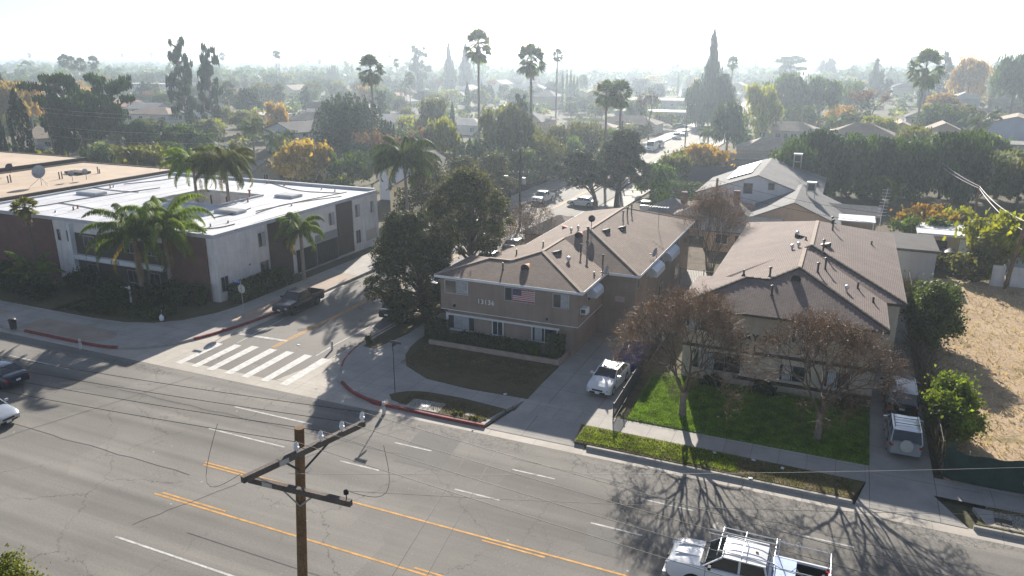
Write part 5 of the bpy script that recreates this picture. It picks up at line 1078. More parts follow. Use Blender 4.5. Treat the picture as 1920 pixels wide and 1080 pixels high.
# mid-distance houses read off the photograph
for a in (
 (300, 246, 16, 10, 5.6, 1.6, 8, 'hip', 'white', 'tan', 'pale two-storey house with a dark solar roof under the open pines'), (285, 232, 11, 9, 5.4, 1.6, 8, 'gable', 'white', 'light', 'pale gabled house directly above the two-storey solar one'),
 (375, 228, 14, 10, 6.0, 2.2, 0, 'gable', 'white', 'brown', 'white house glimpsed between the two open pines'),
 (565, 282, 11, 14, 5.2, 1.8, 70, 'gable', 'white', 'dark', 'white two-storey house with a dark roof and one small window left of the dome conifer'),
 (600, 330, 11, 8, 2.9, 1.6, 0, 'gable', 'cream', 'dark', 'low dark-roofed cottage right of the yellow shrub tree'), (560, 322, 9, 8, 2.8, 1.7, 90, 'gable', 'cream', 'light', 'cream cottage with a sunlit roof behind the yellow shrub tree'),
 (803, 402, 9.5, 6.6, 4.4, 1.9, 90, 'gable', 'cream', 'grey', 'cream gabled cottage with one tall window beside the big queen palm'), (786, 368, 10, 8.5, 4.6, 2.4, 90, 'gable', 'blue', 'dark', 'larger grey gabled cottage with a dark roof behind the cream one'),
 (835, 352, 10, 8, 3.6, 2.4, 0, 'gable', 'tan', 'dark', 'brown shingled cottage right of the two gabled ones'),
 (620, 218, 16, 10, 3, 2.2, 10, 'gable', 'cream', 'dark', 'dark-roofed house behind the dome conifer top'), (665, 215, 14, 10, 3, 2.2, 0, 'hip', 'cream', 'light', 'pale-roofed house right of the dark-roofed hazy one'),
 (590, 240, 15, 9, 3, 2.0, 0, 'hip', 'cream', 'tan', 'tan-roofed bungalow left of the dome conifer'), (755, 258, 16, 9, 4.8, 1.6, 0, 'gable', 'white', 'light', 'white house with a low pale roof right of the dome conifer'),
 (780, 232, 12, 9, 3, 2.4, 90, 'gable', 'white', 'grey', 'small white gable behind the olive willow-like tree'), (870, 250, 15, 9, 3, 1.6, 0, 'hip', 'white', 'light', 'pale house behind the tallest palm trunk'),
 (1085, 308, 12, 8, 2.9, 1.8, 90, 'gable', 'grey', 'light', 'light grey gabled house left of the stocky palms'), (1110, 300, 9, 8, 2.9, 1.4, 0, 'gable', 'grey', 'grey', 'blue-grey metal-roofed garage beside the light gabled house'),
 (1100, 262, 20, 11, 3, 2.0, 5, 'hip', 'tan', 'tan', 'long tan-roofed bungalow behind the stocky palms'), (1180, 248, 18, 10, 3, 2.0, 0, 'hip', 'cream', 'brown', 'brown-roofed bungalow beyond the stocky palms'),
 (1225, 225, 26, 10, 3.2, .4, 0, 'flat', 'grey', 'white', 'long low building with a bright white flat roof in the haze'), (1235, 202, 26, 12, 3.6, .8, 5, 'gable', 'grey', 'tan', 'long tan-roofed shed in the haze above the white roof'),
 (1450, 302, 15, 9, 3, 2.0, 15, 'hip', 'tan', 'tan', 'tan bungalow with a big hipped roof right of the feathery palm'), (1475, 262, 16, 10, 3, 2.0, 0, 'hip', 'cream', 'tan', 'pale bungalow beyond the dark hedge row at its left end'),
 (1400, 335, 14, 8, 3, 1.8, 25, 'gable', 'white', 'tan', 'house with long tan roof slopes beyond the pale gabled one'), (1380, 348, 9, 8, 3, 1.7, 10, 'gable', 'grey', 'dark', 'small dark-roofed house just left of the solar panel roof'),
 (1685, 262, 12, 9, 3, 2.2, 90, 'gable', 'tan', 'tan', 'tan gabled house at the foot of the leaning palm'), (1650, 250, 9, 8, 3, 1.6, 0, 'hip', 'cream', 'grey', 'small grey house left of the leaning palm foot'), (1765, 262, 9, 8, 3, 1.9, 90, 'gable', 'tan', 'tan', 'small tan gable right of the leaning palm foot'),
 (1900, 262, 16, 12, 5.0, 1.8, 80, 'gable', 'blue', 'tan', 'two-storey house with a tan roof and chimney at the right edge'), (1885, 208, 12, 9, 3.4, 2.0, 0, 'gable', 'tan', 'tan', 'hazy tan-roofed house at the upper right edge'),
 (1850, 292, 22, 8, 3.0, .6, 0, 'flat', 'grey', 'grey', 'low grey flat roof behind the evergreens at right'), (1740, 235, 14, 9, 3, 1.8, 0, 'hip', 'grey', 'dark', 'dark-roofed house behind the leaning palm trunk'),
 (100, 278, 9, 9, 3.2, 1.8, 70, 'gable', 'cream', 'tan', 'tan-roofed house behind the column-shaped conifer'), (130, 262, 12, 8, 3, 1.6, 0, 'gable', 'tan', 'tan', 'tan bungalow in the shade of the flat-topped cedars'),
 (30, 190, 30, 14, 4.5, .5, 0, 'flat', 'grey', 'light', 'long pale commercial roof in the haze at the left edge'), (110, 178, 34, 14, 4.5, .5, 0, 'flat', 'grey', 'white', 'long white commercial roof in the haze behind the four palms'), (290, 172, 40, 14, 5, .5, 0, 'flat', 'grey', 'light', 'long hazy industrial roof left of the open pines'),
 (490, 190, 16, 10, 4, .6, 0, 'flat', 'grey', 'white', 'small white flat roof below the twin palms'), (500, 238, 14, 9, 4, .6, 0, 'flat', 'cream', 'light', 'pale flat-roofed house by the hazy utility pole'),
 (820, 345, 7, 6, 3, 1.8, 0, 'gable', 'tan', 'brown', 'small brown gable behind the big dark street tree') if False else (450, 345, 12, 7, 3, 1.6, 0, 'gable', 'grey', 'grey', 'grey-roofed bungalow behind the courtyard palms')):
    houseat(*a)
# ---------------------------------------------------------------- filler suburb out to the haze: every tree and house its own object
rF = random.Random(77)
def clear(x, y, r_):
    if -52 < x < -26 and y < 560: return False
    if y < 112 and x > -60: return False
    if x < -60 and y < 92: return False
    if abs(x + 39) < 8 + r_ * .5 : return False
    for a, b_, c in HOUSES:
        if abs(a - x) < c + r_ * .6 and abs(b_ - y) < c + r_ * .6: return False
    for a, b_, c in TREES:
        if (a - x) ** 2 + (b_ - y) ** 2 < (.62 * (c + r_)) ** 2: return False
    return True
def inview(dmin, dmax, pw=1.0):
    while True:
        d_ = dmin + (dmax - dmin) * rF.random() ** pw; a = R(rF.uniform(-37, 37)); f = Vector((-math.sin(YAW), math.cos(YAW))); s_ = Vector((math.cos(YAW), math.sin(YAW))); q = f * d_ + s_ * d_ * math.tan(a)
        if q.y > 90: return q.x, q.y
n = 0; tries = 0; hs_ = []
while n < 95 and tries < 3000:
    tries += 1; x, y = inview(150, 800, .8)
    x = round((x + 39) / 21) * 21 - 39 + rF.uniform(-2, 2)
    if not clear(x, y, 9): continue
    if not hs_ or n < 6:
        t = house(x, y, rF.uniform(12, 16), rF.uniform(9, 11), rF.choice((2.9, 3.0, 5.2)), rF.uniform(1.5, 2.3), rF.choice((0, R(90))), rF.choice(('hip', 'gable')), rF.choice(('cream', 'white', 'tan', 'grey')), ('grey', 'dark', 'brown', 'tan', 'light', 'red')[n % 6], 'hazy suburban house among the trees in the distance', group='hazy suburban houses', wins=False); hs_.append(t)
    else: dup(rF.choice(hs_), (x, y, 0), rF.choice((0, R(90), R(180), R(270))), scale=(rF.uniform(.85, 1.15), rF.uniform(.85, 1.15), 1)); HOUSES.append((x, y, 8))
    n += 1
kinds = [('round', LG, 5), ('round', LD, 5), ('round', LO, 4), ('round', LY, 1.2), ('round', LA, .9), ('bare', LR, 1.0), ('bare', LB, .5), ('conifer', LD, .7), ('pine', LD, .8), ('round', LGY, 1.0)]
names = {'round': 'broadleaf_tree', 'bare': 'bare_tree', 'conifer': 'conifer_tree', 'pine': 'pine_tree'}
desc = {'round': 'round-crowned tree among the hazy houses in the distance', 'bare': 'thin bare tree among the hazy houses in the distance', 'conifer': 'cone-shaped conifer among the hazy houses in the distance', 'pine': 'open pine among the hazy houses in the distance'}
n = 0; tries = 0; wts = [k[2] for k in kinds]
while n < 285 and tries < 9000:
    tries += 1; x, y = inview(125, 640, .72); kd, lf, _ = rF.choices(kinds, wts)[0]; wd = rF.uniform(6, 12.5)
    if not clear(x, y, wd / 2 * .8): continue
    d_ = math.hypot(x, y); h = rF.uniform(5, 9) * (1 + (.25 if d_ > 300 else 0)); h *= 1.6 if kd in ('pine', 'conifer') else 1; wd *= .6 if kd in ('pine', 'conifer') else 1
    i = rF.randrange(len(UNIT[kd])); o = link(names[kd], far_mesh(kd, i), None, (x, y, 0), (wd / 2, wd / 2, h), rF.uniform(0, 6.28), [lf, M_BARK]); props(o, desc[kd], 'tree', {'round': 'hazy round trees of the suburb', 'bare': 'hazy bare trees of the suburb', 'conifer': 'hazy conifers of the suburb', 'pine': 'hazy open pines of the suburb'}[kd]); TREES.append((x, y, wd / 2)); n += 1
# shrubs, hedges and small trees between them, too many to count
rg = rnd(321); C = []; S = []; k_ = 0
for _ in range(9000):
    x, y = inview(118, 760, .75); r_ = rF.uniform(1.2, 4.2)
    if -50.5 < x < -28.5 and y < 600: continue
    if y < 116 and x > -60: continue
    if x < -60 and y < 92: continue
    if any(abs(a - x) < c * .85 + r_ * .6 and abs(b_ - y) < c * .8 + r_ * .6 for a, b_, c in HOUSES): continue
    C.append((x, y, rF.uniform(1.0, 2.6) * (1 + r_ * .22))); S.append(r_); k_ += 1
    if k_ > 2300: break
C = np.array(C); S = np.array(S); npt = 46; D_ = rg.normal(size=(len(C) * npt, 3)); D_ /= np.linalg.norm(D_, axis=1, keepdims=True); D_[:, 2] = np.abs(D_[:, 2]) - .25
Pp = np.repeat(np.stack([C[:, 0], C[:, 1], C[:, 2] * .45], 1), npt, 0) + D_ * np.stack([np.repeat(S, npt), np.repeat(S, npt), np.repeat(C[:, 2] * .6, npt)], 1) * rg.uniform(.6, 1.0, (len(D_), 1))
V = leaves(rg, Pp, D_, 1.15, .7, .8); V[:, :, 2] = np.maximum(V[:, :, 2], 0.0); grp = np.repeat(rg.choice(4, len(C), p=(.42, .25, .23, .10)), npt)
o = quads_obj('suburb_shrubbery', V, None, mi=grp, mats=[LG, LD, LO, LY]); props(o, 'mixed garden shrubs and small trees filling the gaps between the hazy houses', 'shrubbery', kind='stuff')
# far wood that reads as one mass: one object of leaf clumps from 600 m to 3 km
rg = rnd(222); nT = 2600
cc = []
f = np.array((-math.sin(YAW), math.cos(YAW))); s_ = np.array((math.cos(YAW), math.sin(YAW)))
dd = 560 + 2700 * rg.random(nT) ** 1.5; aa = np.radians(rg.uniform(-37, 37, nT)); P2 = f[None, :] * dd[:, None] + s_[None, :] * (dd * np.tan(aa))[:, None]
keep = ~((np.abs(P2[:, 0] + 39) < 9) & (P2[:, 1] < 900)); P2 = P2[keep]; dd = dd[keep]
r_ = rg.uniform(4, 9, len(P2)); hh = rg.uniform(6, 13, len(P2)); hh[rg.random(len(P2)) < .06] *= 1.7
npt = 34; C = np.repeat(np.stack([P2[:, 0], P2[:, 1], hh * .55], 1), npt, 0); Dn = rg.normal(size=(len(C), 3)); Dn /= np.linalg.norm(Dn, axis=1, keepdims=True); sc = np.stack([np.repeat(r_, npt), np.repeat(r_, npt), np.repeat(hh * .47, npt)], 1) * rg.uniform(.75, 1.0, (len(C), 1))
V = leaves(rg, C + Dn * sc, Dn, 4.4, .8, .5); V[:, :, 2] = np.maximum(V[:, :, 2], .0)
o = quads_obj('far_tree_canopy', V, LG); props(o, 'far continuous tree canopy fading into the haze along the horizon', 'tree canopy', kind='stuff')
# ---------------------------------------------------------------- secondary palms far away
for k, (x, yt, w_) in enumerate(((60, 99, 8), (232, 100, 7), (288, 98, 8), (482, 102, 7), (575, 104, 6), (668, 103, 6), (1180, 104, 8), (1212, 102, 7), (1505, 98, 8), (1690, 100, 7), (1812, 94, 9))): tree(x, 132, yt, w_, 'fan', 'tiny pale palm on the far hazy skyline', 'palm', group='tiny palms on the far skyline')
# ---------------------------------------------------------------- near vegetation, built at real size
def bush(p, rx, ry, h, leaf, label, seed, n=5000, size=.16, name='shrub', cat='shrub', boxy=False, group=None, lumps=14, rz=0, z0=0.1, loose=.8):
    t = thing(name, label, cat, (p[0], p[1], z0), rz, group); rg = rnd(seed)
    if boxy:
        P = []; D = []
        A = [2 * rx * h, 2 * rx * h, 2 * ry * h, 2 * ry * h, 4 * rx * ry]
        for i, fr in enumerate(np.array(A) / sum(A)):
            k = max(20, int(n * fr)); u = rg.uniform(-1, 1, k); v = rg.random(k); w_ = 1 - rg.random(k) ** 2 * .12 + .03 * np.sin(u * 9) 
            if i < 2: sgn = 1 if i else -1; P.append(np.stack([u * rx, sgn * ry * w_, v * h], 1)); D.append(np.tile((0, sgn, 0), (k, 1)))
            elif i < 4: sgn = 1 if i == 3 else -1; P.append(np.stack([sgn * rx * w_, u * ry, v * h], 1)); D.append(np.tile((sgn, 0, 0), (k, 1)))
            else: P.append(np.stack([u * rx, rg.uniform(-1, 1, k) * ry, h * (w_ - .02)], 1)); D.append(np.tile((0, 0, 1), (k, 1)))
        P = np.concatenate(P); D = np.concatenate(D).astype(float)
    else:
        c, r = lumps_round(rg, lumps, (rx * .75, ry * .75, h * .40), h * .47, .95, (.4, .62), -1.0); r = r / min(rx * .75, ry * .75, h * .38) * min(rx, ry, h * .5) * loose
        P, D = lump_pts(rg, c, r, n, .5, min(1.0, h / (2 * max(rx, ry)) + .25)); P = P + rg.normal(size=P.shape) * rg.random((n, 1)) ** 4 * min(rx, ry, h) * .26
    V = leaves(rg, P, D, size); V[:, :, 2] = np.maximum(V[:, :, 2], 0); quads_obj('foliage', V, leaf, t)
    m = MB()
    for k in range(4): a = k * 1.7; m.tube([(.08 * math.cos(a), .08 * math.sin(a), -.05), (rx * .4 * math.cos(a), ry * .4 * math.sin(a), h * .55)], [.05, .02], 5)
    m.build('stem', M_BARK, t); return t
def big_tree(p, h, wx, label, leaf, seed, n=16000, size=.28, lumps=40, low=.2, trunk_r=.28, off=(0, 0), tuft=False, pyr=False, name='broadleaf_tree', forks=5, rr=(.13, .22), z0=0.12, dark=None):
    t = thing(name, label, 'tree', (p[0], p[1], z0)); rg = rnd(seed); cs = []; rs = []; rx = wx / 2
    for i in range(lumps):
        z = low + (.97 - low) * (i + .5) / lumps; u_ = (z - low) / (1 - low); env = math.sin(math.pi * min(1, (z - low + .08) / (1.08 - low)) ** .75) ** .7 if not pyr else min(1, .72 + u_ * 1.6) * (1 - u_) ** .55; a = i * 2.4 + rg.uniform(-.4, .4); q = env * (.35 + .65 * rg.random() ** .5) * (rx - rr[0] * wx * .5)
        cs.append((off[0] * z + q * math.cos(a), off[1] * z + q * math.sin(a), z * h)); rs.append(rg.uniform(*rr) * wx * .5 * 2)
    c = np.array(cs); r = np.array(rs); c[:, 2] = np.minimum(c[:, 2], h - r * .6); P, D = lump_pts(rg, c, r * (.78 if tuft else .85), n, .3 if tuft else .6, .72, .5 if tuft else .15); P = P + rg.normal(size=P.shape) * rg.random((n, 1)) ** 4 * wx * (.025 if tuft else .055)
    V = leaves(rg, P, D, size * (1.25 if tuft else 1), .3 if tuft else .6, .55 if tuft else .9); V[:, :, 2] = np.maximum(V[:, :, 2], .2); quads_obj('crown', V, leaf, t)
    m = MB(); top = Vector((off[0] * .5, off[1] * .5, h * .62)); m.tube([(0, 0, -.1), (off[0] * .1, off[1] * .1, h * .18), top * .6, top], [trunk_r * 1.25, trunk_r, trunk_r * .75, trunk_r * .4], 10)
    m.build('trunk', M_BARK, t, smooth=60); m = MB()
    for i in range(0, lumps, 2):
        q = Vector(cs[i]); s = Vector((off[0] * .3, off[1] * .3, min(q.z * .55, h * .5))); m.tube([s, s.lerp(q, .5) + Vector((0, 0, .2)), q], [trunk_r * .35, trunk_r * .22, .03], 5)
    m.build('branches', M_BARK, t, smooth=60); TREES.append((p[0], p[1], rx)); return t
def myrtle(p, h, w_, label, seed, stems=4, fork=.22, trunk_h=1.6, leaf=None, nleaf=9000, name='bare_tree', depth_=6, vase=.5, r0=.2, lsz=.07, bark=None, z0=0.12, trunk_tilt=(0, 0), twig=.9):
    """leafless spreading tree: forked limbs, fine twigs, seed heads and a few rust-coloured leaves"""
    t = thing(name, label, 'tree', (p[0], p[1], z0)); rg = random.Random(seed); LIM = MB(); TW = []; tips = []
    def br(q, d, L, r, k):
        e = q + d * L; mid = q.lerp(e, .5) + Vector((rg.uniform(-1, 1), rg.uniform(-1, 1), rg.uniform(-.3, .5))) * L * .09
        LIM.tube([q, mid, e], [r, r * .85, r * .68], 6 if k > 3 else (4 if k > 1 else 3), False)
        if k <= 2: tips.extend([(mid, d), (e, d)])
        if k == 0: return
        nb = 3 if (k in (depth_, depth_ - 2) or rg.random() < .35) else 2
        for j in range(nb):
            a = 2 * math.pi * (j + rg.random() * .7) / nb; o = d.orthogonal().normalized(); o = (Matrix.Rotation(a, 3, d) @ o); dd = (d + o * rg.uniform(.38, .8) + Vector((0, 0, rg.uniform(-.05, .22)))).normalized()
            br(e, dd, L * rg.uniform(.70, .86), r * rg.uniform(.6, .7), k - 1)
    base = Vector((0, 0, 0)); tt = MB()
    if trunk_h > .3:
        e = Vector((trunk_tilt[0], trunk_tilt[1], trunk_h)); tt.tube([(0, 0, -.1), (0.02, 0, .25), e * .6, e], [r0 * 1.5, r0 * 1.1, r0 * .95, r0], 10)
        base = e
    for s in range(stems):
        a = 2 * math.pi * (s + rg.uniform(-.2, .2)) / stems; d = Vector((math.cos(a) * vase, math.sin(a) * vase, 1)).normalized(); o = Vector((math.cos(a), math.sin(a), 0)) * (r0 * .5 if trunk_h > .3 else r0 * 1.6)
        br(base + o - Vector((0, 0, .05)), d, (h - trunk_h) * fork * 1.25, r0 * (.6 if trunk_h > .3 else .42), depth_)
    pts = np.array([tuple(v) for v in LIM.v]); mx = np.percentile(np.hypot(pts[:, 0], pts[:, 1]), 99.3); mz = pts[:, 2].max(); kx = (w_ / 2) / mx; kz = (h - trunk_h * 0) / mz
    def sc(v): s_ = min(1, max(0, v[2] / max(trunk_h, .4))); f_ = 1 + (kx - 1) * s_; return Vector((v[0] * f_, v[1] * f_, v[2] if v[2] < trunk_h else trunk_h + (v[2] - trunk_h) * (h - trunk_h) / (mz - trunk_h)))
    LIM.v = [tuple(sc(v)) for v in LIM.v]; LIM.build('limbs', bark or M_BARK, t, smooth=60, uv=False)
    if tt.v: tt.build('trunk', M_BARKG, t, smooth=60, uv=False)
    R_ = rnd(seed + 7); T_ = np.array([tuple(sc(a)) for a, b in tips]); Dd = np.array([tuple(b) for a, b in tips])
    fq = 6.0 / w_; mk = np.sin(T_[:, 0] * fq * 2.1 + seed) * np.sin(T_[:, 1] * fq * 2.3 + 1) + .8 * np.sin(T_[:, 2] * fq * 3.1 + T_[:, 0] * fq) > -.55; T_ = T_[mk]; Dd = Dd[mk]
    nt = len(T_); k = R_.integers(0, nt, int(nt * 2.9)); d = Dd[k] * .8 + R_.normal(size=(len(k), 3)) * .55; d /= np.linalg.norm(d, axis=1, keepdims=True); L_ = R_.uniform(.25, .85, (len(k), 1)) * twig; q = T_[k]; sd_ = np.cross(d, R_.normal(size=d.shape)); sd_ /= np.linalg.norm(sd_, axis=1, keepdims=True); wv_ = .007
    V1 = np.stack([q - sd_ * wv_, q + sd_ * wv_, q + d * L_ + sd_ * wv_ * .4, q + d * L_ - sd_ * wv_ * .4], 1); ob = quads_obj('twigs', V1, leafmat('twig', (.15, .10, .07), (.21, .15, .10), trans=.0), t)
    j = R_.integers(0, len(k), nleaf); C = q[j] + d[j] * L_[j] * R_.uniform(.2, 1.1, (nleaf, 1)) + R_.normal(size=(nleaf, 3)) * .05
    quads_obj('seed_heads', leaves(R_, C, R_.normal(size=C.shape), lsz, .7), leaf or LR, t); TREES.append((p[0], p[1], w_ / 2)); return t
PINE = leafmat('leaf_street_pine', (.022, .036, .012), (.105, .105, .035), trans=.2, nz=1.6)
big_tree((-32.2, 54.6), 9.3, 10.6, 'large dark bushy pine leaning over the parked car on the side street corner', PINE, 201, 52000, .19, 84, .07, .3, (-1.3, -.5), True, True, 'pine_tree', rr=(.075, .13))
LDO = leafmat('leaf_dark_olive', (.040, .050, .018), (.115, .115, .04), trans=.35, nz=1.0)
big_tree((-32.0, 63.5), above((-32.0, 63.5), 318), 8.6, 'large dark olive street tree behind the left end of the corner building roof', LDO, 202, 26000, .20, 90, .36, .3, (-.4, 0), False, rr=(.06, .12))
big_tree((-49.5, 86), 9.5, 9, 'dark tree on the left side of the side street, nearest of three', LDO, 203, 9000, .3, 30, .12, .25); big_tree((-49.5, 95), 8.5, 9, 'dark tree on the left side of the side street, middle of three', LDO, 206, 8000, .3, 30, .12, .25); big_tree((-49.0, 104.5), 8.0, 8, 'dark tree on the left side of the side street, farthest of three', LDO, 207, 8000, .3, 26, .12, .25)
for k, (x, y, yt, w_, lb) in enumerate(((-31.9, 68.5, 398, 5.4, 'nearest'), (-31.9, 73.0, 385, 6.6, 'middle'), (-31.8, 78.5, 376, 6.4, 'farthest'))):
    myrtle((x, y), above((x, y), yt), w_, lb + ' of three leafless reddish street shrubs beside the side street', 210 + k, 6, .24, .2, leafmat('seed_dull', (.14, .075, .05), (.20, .11, .075), trans=.1), 2600, 'bare_tree', 4, .7, .12, .10)
for k, (x, y, h, w_, lb) in enumerate(((-50.5, 116, 7.5, 9, 'first'), (-51, 127, 8.5, 10, 'second'), (-50.5, 139, 7.5, 9, 'third'), (-51.5, 152, 9, 10, 'fourth'), (-49.8, 166, 7, 8, 'fifth'))): tree(0, 0, 0, 0, 'mass' if k % 2 else 'round', lb + ' of the dense roadside trees left of the side street beyond the white pickup', leaf=(LG, LO)[k % 2], p=Vector((x, y, 0)), h=h, wd=w_)
for k, (x, y, h, w_, lb) in enumerate(((-27.5, 122, 5.5, 7, 'first'), (-26.5, 131, 6.5, 8, 'second'), (-26, 150, 6, 7, 'third'))): tree(0, 0, 0, 0, 'round', lb + ' of the garden trees right of the side street before the orange tree', leaf=(LG, LO)[k % 2], p=Vector((x, y, 0)), h=h, wd=w_)
dp = G(1128, 392)
big_tree((dp.x - .9, dp.y), 8.4, 9.5, 'left trunk of the twin dark pines at the end of the brown roof', leafmat('leaf_pine_dk', (.028, .045, .014), (.07, .085, .03), trans=.25), 204, 16000, .28, 50, .42, .32, (-2.6, 0), True, False, 'pine_tree', rr=(.08, .13))
big_tree((dp.x + 2.0, dp.y + .8), 11.6, 10.5, 'right, taller trunk of the twin dark pines at the end of the brown roof', leafmat('leaf_pine_dk', (0, 0, 0)), 205, 24000, .28, 70, .36, .34, (1.0, 0), True, True, 'pine_tree', rr=(.07, .12))
tree(1236, 408, 317, 46, 'column', 'cone-shaped arborvitae by the white parked cars', leaf=leafmat('leaf_hedge', (0, 0, 0)), name='arborvitae')
hp = G(1288, 388); bush((hp.x, hp.y), 5.6, 1.6, 3.6, leafmat('leaf_hedge', (0, 0, 0)), 'tall clipped box hedge left of the pale gabled house', 220, 9000, .22, 'hedge', 'hedge', True)
myrtle(G(1330, 514), 9.4, 8.4, 'tall vase-shaped bare reddish shrub tree between the two apartment buildings', 230, 11, .25, .1, LR, 8000, 'bare_tree', 5, .36, .2, .07, M_BARK)
LMY = leafmat('seed_brown', (.15, .085, .05), (.25, .145, .085), trans=.2)
myrtle((-7.6, 44.3), 8.4, 9.4, 'left of two bare crape myrtles on the green lawn, thicker trunk', 231, 5, .235, 1.7, LMY, 10000, 'bare_tree', 6, .62, .21, .07)
myrtle((.4, 44.45), 7.6, 8.8, 'right of two bare crape myrtles, trunk standing in the shaded lawn', 232, 4, .235, 1.8, LMY, 8000, 'bare_tree', 6, .55, .19, .07)
# queen palms
def queen(p, ht, L, nf, label, seed, lean=(0, 0), ll=.62, yel=True, droop=(1.6, 2.5), el=(.05, 1.42), tr=.19, dead=0, nm='queen_palm', lf=None):
    t = thing(nm, label, 'palm', (p[0], p[1], .12)); rg = rnd(seed); m = MB()
    m.tube([(0, 0, -.1), (lean[0] * .25, lean[1] * .25, ht * .3), (lean[0] * .6, lean[1] * .6, ht * .65), (lean[0], lean[1], ht)], [tr * 1.2, tr, tr * .95, tr * .8], 12); m.build('trunk', M_PALMB, t, smooth=60)
    m = MB(); m.tube([(lean[0], lean[1], ht - .1), (lean[0], lean[1], ht + .7), (lean[0], lean[1], ht + 1.15)], [tr * .9, tr * .95, tr * .3], 10); m.build('crownshaft', pm('crownshaft', (.14, .15, .05), .7, .3, 3), t, smooth=60)
    V = []
    for i in range(nf): frond(V, rg, (lean[0], lean[1], ht + .7), i * 2.399 + rg.uniform(-.3, .3), el[0] + (el[1] - el[0]) * (i / (nf - 1)), L * rg.uniform(.85, 1.1), rg.uniform(*droop), 44, ll * 1.35, .042, 1.6)
    V = np.array([[tuple(v) for v in q] for q in V]); mi = np.zeros(len(V), dtype=int)
    quads_obj('crown', V, lf or LPQ, t)
    if yel:
        V = []
        for i in range(3): frond(V, rg, (lean[0], lean[1], ht + .6), rg.uniform(0, 6.3), rg.uniform(-.5, .0), L * .85, 2.0, 26, ll, .03, 1.0)
        quads_obj('yellowing_fronds', np.array([[tuple(v) for v in q] for q in V]), M_LPY, t)
    if dead:
        V = []
        for i in range(dead): frond(V, rg, (lean[0], lean[1], ht + .5), rg.uniform(0, 6.3), -1.2, L * .8, .4, 24, ll * .7, .03, 1.0)
        quads_obj('dead_fronds', np.array([[tuple(v) for v in q] for q in V]), M_SKIRT, t)
    TREES.append((p[0], p[1], L * .7)); return t
LPQ = leafmat('leaf_queen', (.10, .165, .022), (.22, .29, .04), trans=.45)
queen(G(325, 566), 6.3, 5.9, 24, 'queen palm with a thick pale trunk right of the white house number wall', 301, (-.2, .2))
queen(G(270, 572), 5.8, 5.6, 22, 'queen palm with hanging brown dead fronds beside the thicker-trunked one', 302, (-.3, .3), dead=7)
queen(G(571, 528), 4.6, 3.6, 18, 'lone queen palm behind the black pickup, fronds hanging low', 303, (0, 0), .5, True, (1.9, 2.6))
queen((-46.9, 76.5), 9.6, 5.4, 32, 'tallest queen palm with silvery fronds behind the dark street pine', 304, (-.3, 0), .8, True, (1.7, 2.5), (.0, 1.4), lf=leafmat('leaf_queen_dk', (.045, .08, .02), (.12, .16, .05), trans=.3))
queen((-69.8, 66.5), 9.0, 4.6, 26, 'left queen palm growing out of the white roof courtyard', 305, (0, 0), .6)
queen((-65.2, 66.8), 9.2, 4.9, 32, 'right queen palm growing out of the white roof courtyard, fuller crown', 306, (0, 0), .7, lf=leafmat('leaf_queen_lt', (.10, .12, .04), (.19, .20, .07), trans=.4))
queen((-70.2, 45.6), 1.4, 2.9, 13, 'short young palm with yellow upright fronds in the dark bed at left', 307, (0, 0), .45, True, (1.0, 1.7), (-.1, 1.35), .14)
tp = G(64, 492); t = thing('fan_palm', 'slim windmill palm leaning before the brick wall at the left', 'palm', (tp.x + 8.5, tp.y - 5.4, .1)); pp = Vector((tp.x + 8.5, tp.y - 5.4, 0)); tp = pp
ht_ = above(tp, 392); m = MB(); m.tube([(0, 0, 0), (-.3, .2, ht_ * .5), (-.75, .45, ht_)], [.15, .13, .15], 8); m.build('trunk', M_BARK, t, smooth=60); link('crown', FAN[0], t, (-.75, .45, ht_), (1.35, 1.35, 1.2), 0, [M_LPY if False else leafmat('leaf_windmill', (.12, .14, .02), (.22, .22, .04))]); link('dead_frond_skirt', SKT[0], t, (-.75, .45, ht_), (1.5, 1.5, 1.5))
# beds beside the left building
DKB = leafmat('leaf_bed', (.026, .045, .014), (.055, .08, .025), trans=.3); HDG = leafmat('leaf_clipped', (.030, .055, .014), (.06, .095, .025), trans=.3)
for k, (x, y, rx, ry, h, lb) in enumerate(((-77.5, 45.8, 3.8, 2.8, 2.6, 'wide dark shrub at the left edge of the planting bed'), (-72.6, 45.0, 2.6, 2.0, 2.2, 'dark shrub under the slim windmill palm'), (-68.0, 44.6, 2.6, 1.7, 2.3, 'dense dark shrub left of the entry path'), (-67.0, 48.0, 2.4, 1.4, 2.4, 'tall dark shrub behind the short yellow-fronded palm'),
      (-60.2, 45.6, 2.6, 2.0, 2.6, 'dark rounded shrub behind the white sign post'), (-57.0, 47.6, 1.8, 1.4, 2.0, 'dark shrub at the foot of the queen palm with dead fronds'), (-54.6, 48.3, 1.5, 1.2, 2.4, 'dark shrub right of the thick-trunked queen palm'))):
    bush((x, y), rx, ry, h, DKB, lb, 320 + k, 4200, .2)
bush((-52.3, 48.9), .75, .75, 2.3, HDG, 'clipped egg-shaped green shrub at the brick corner of the left building', 330, 2600, .13)
bush((-56.6, 44.7), 4.2, 1.05, .7, HDG, 'low clipped groundcover mound behind the walking person', 331, 5200, .14, 'groundcover_shrub', boxy=True, rz=R(8))
bush((-50.15, 54.3), .8, 3.6, 1.75, HDG, 'long clipped hedge along the white side wall of the left building', 332, 7000, .15, 'hedge', 'hedge', True)
bush((-61.5, 43.4), 1.6, .6, .5, DKB, 'small low shrub by the curved pavement edge', 333, 1500, .14)
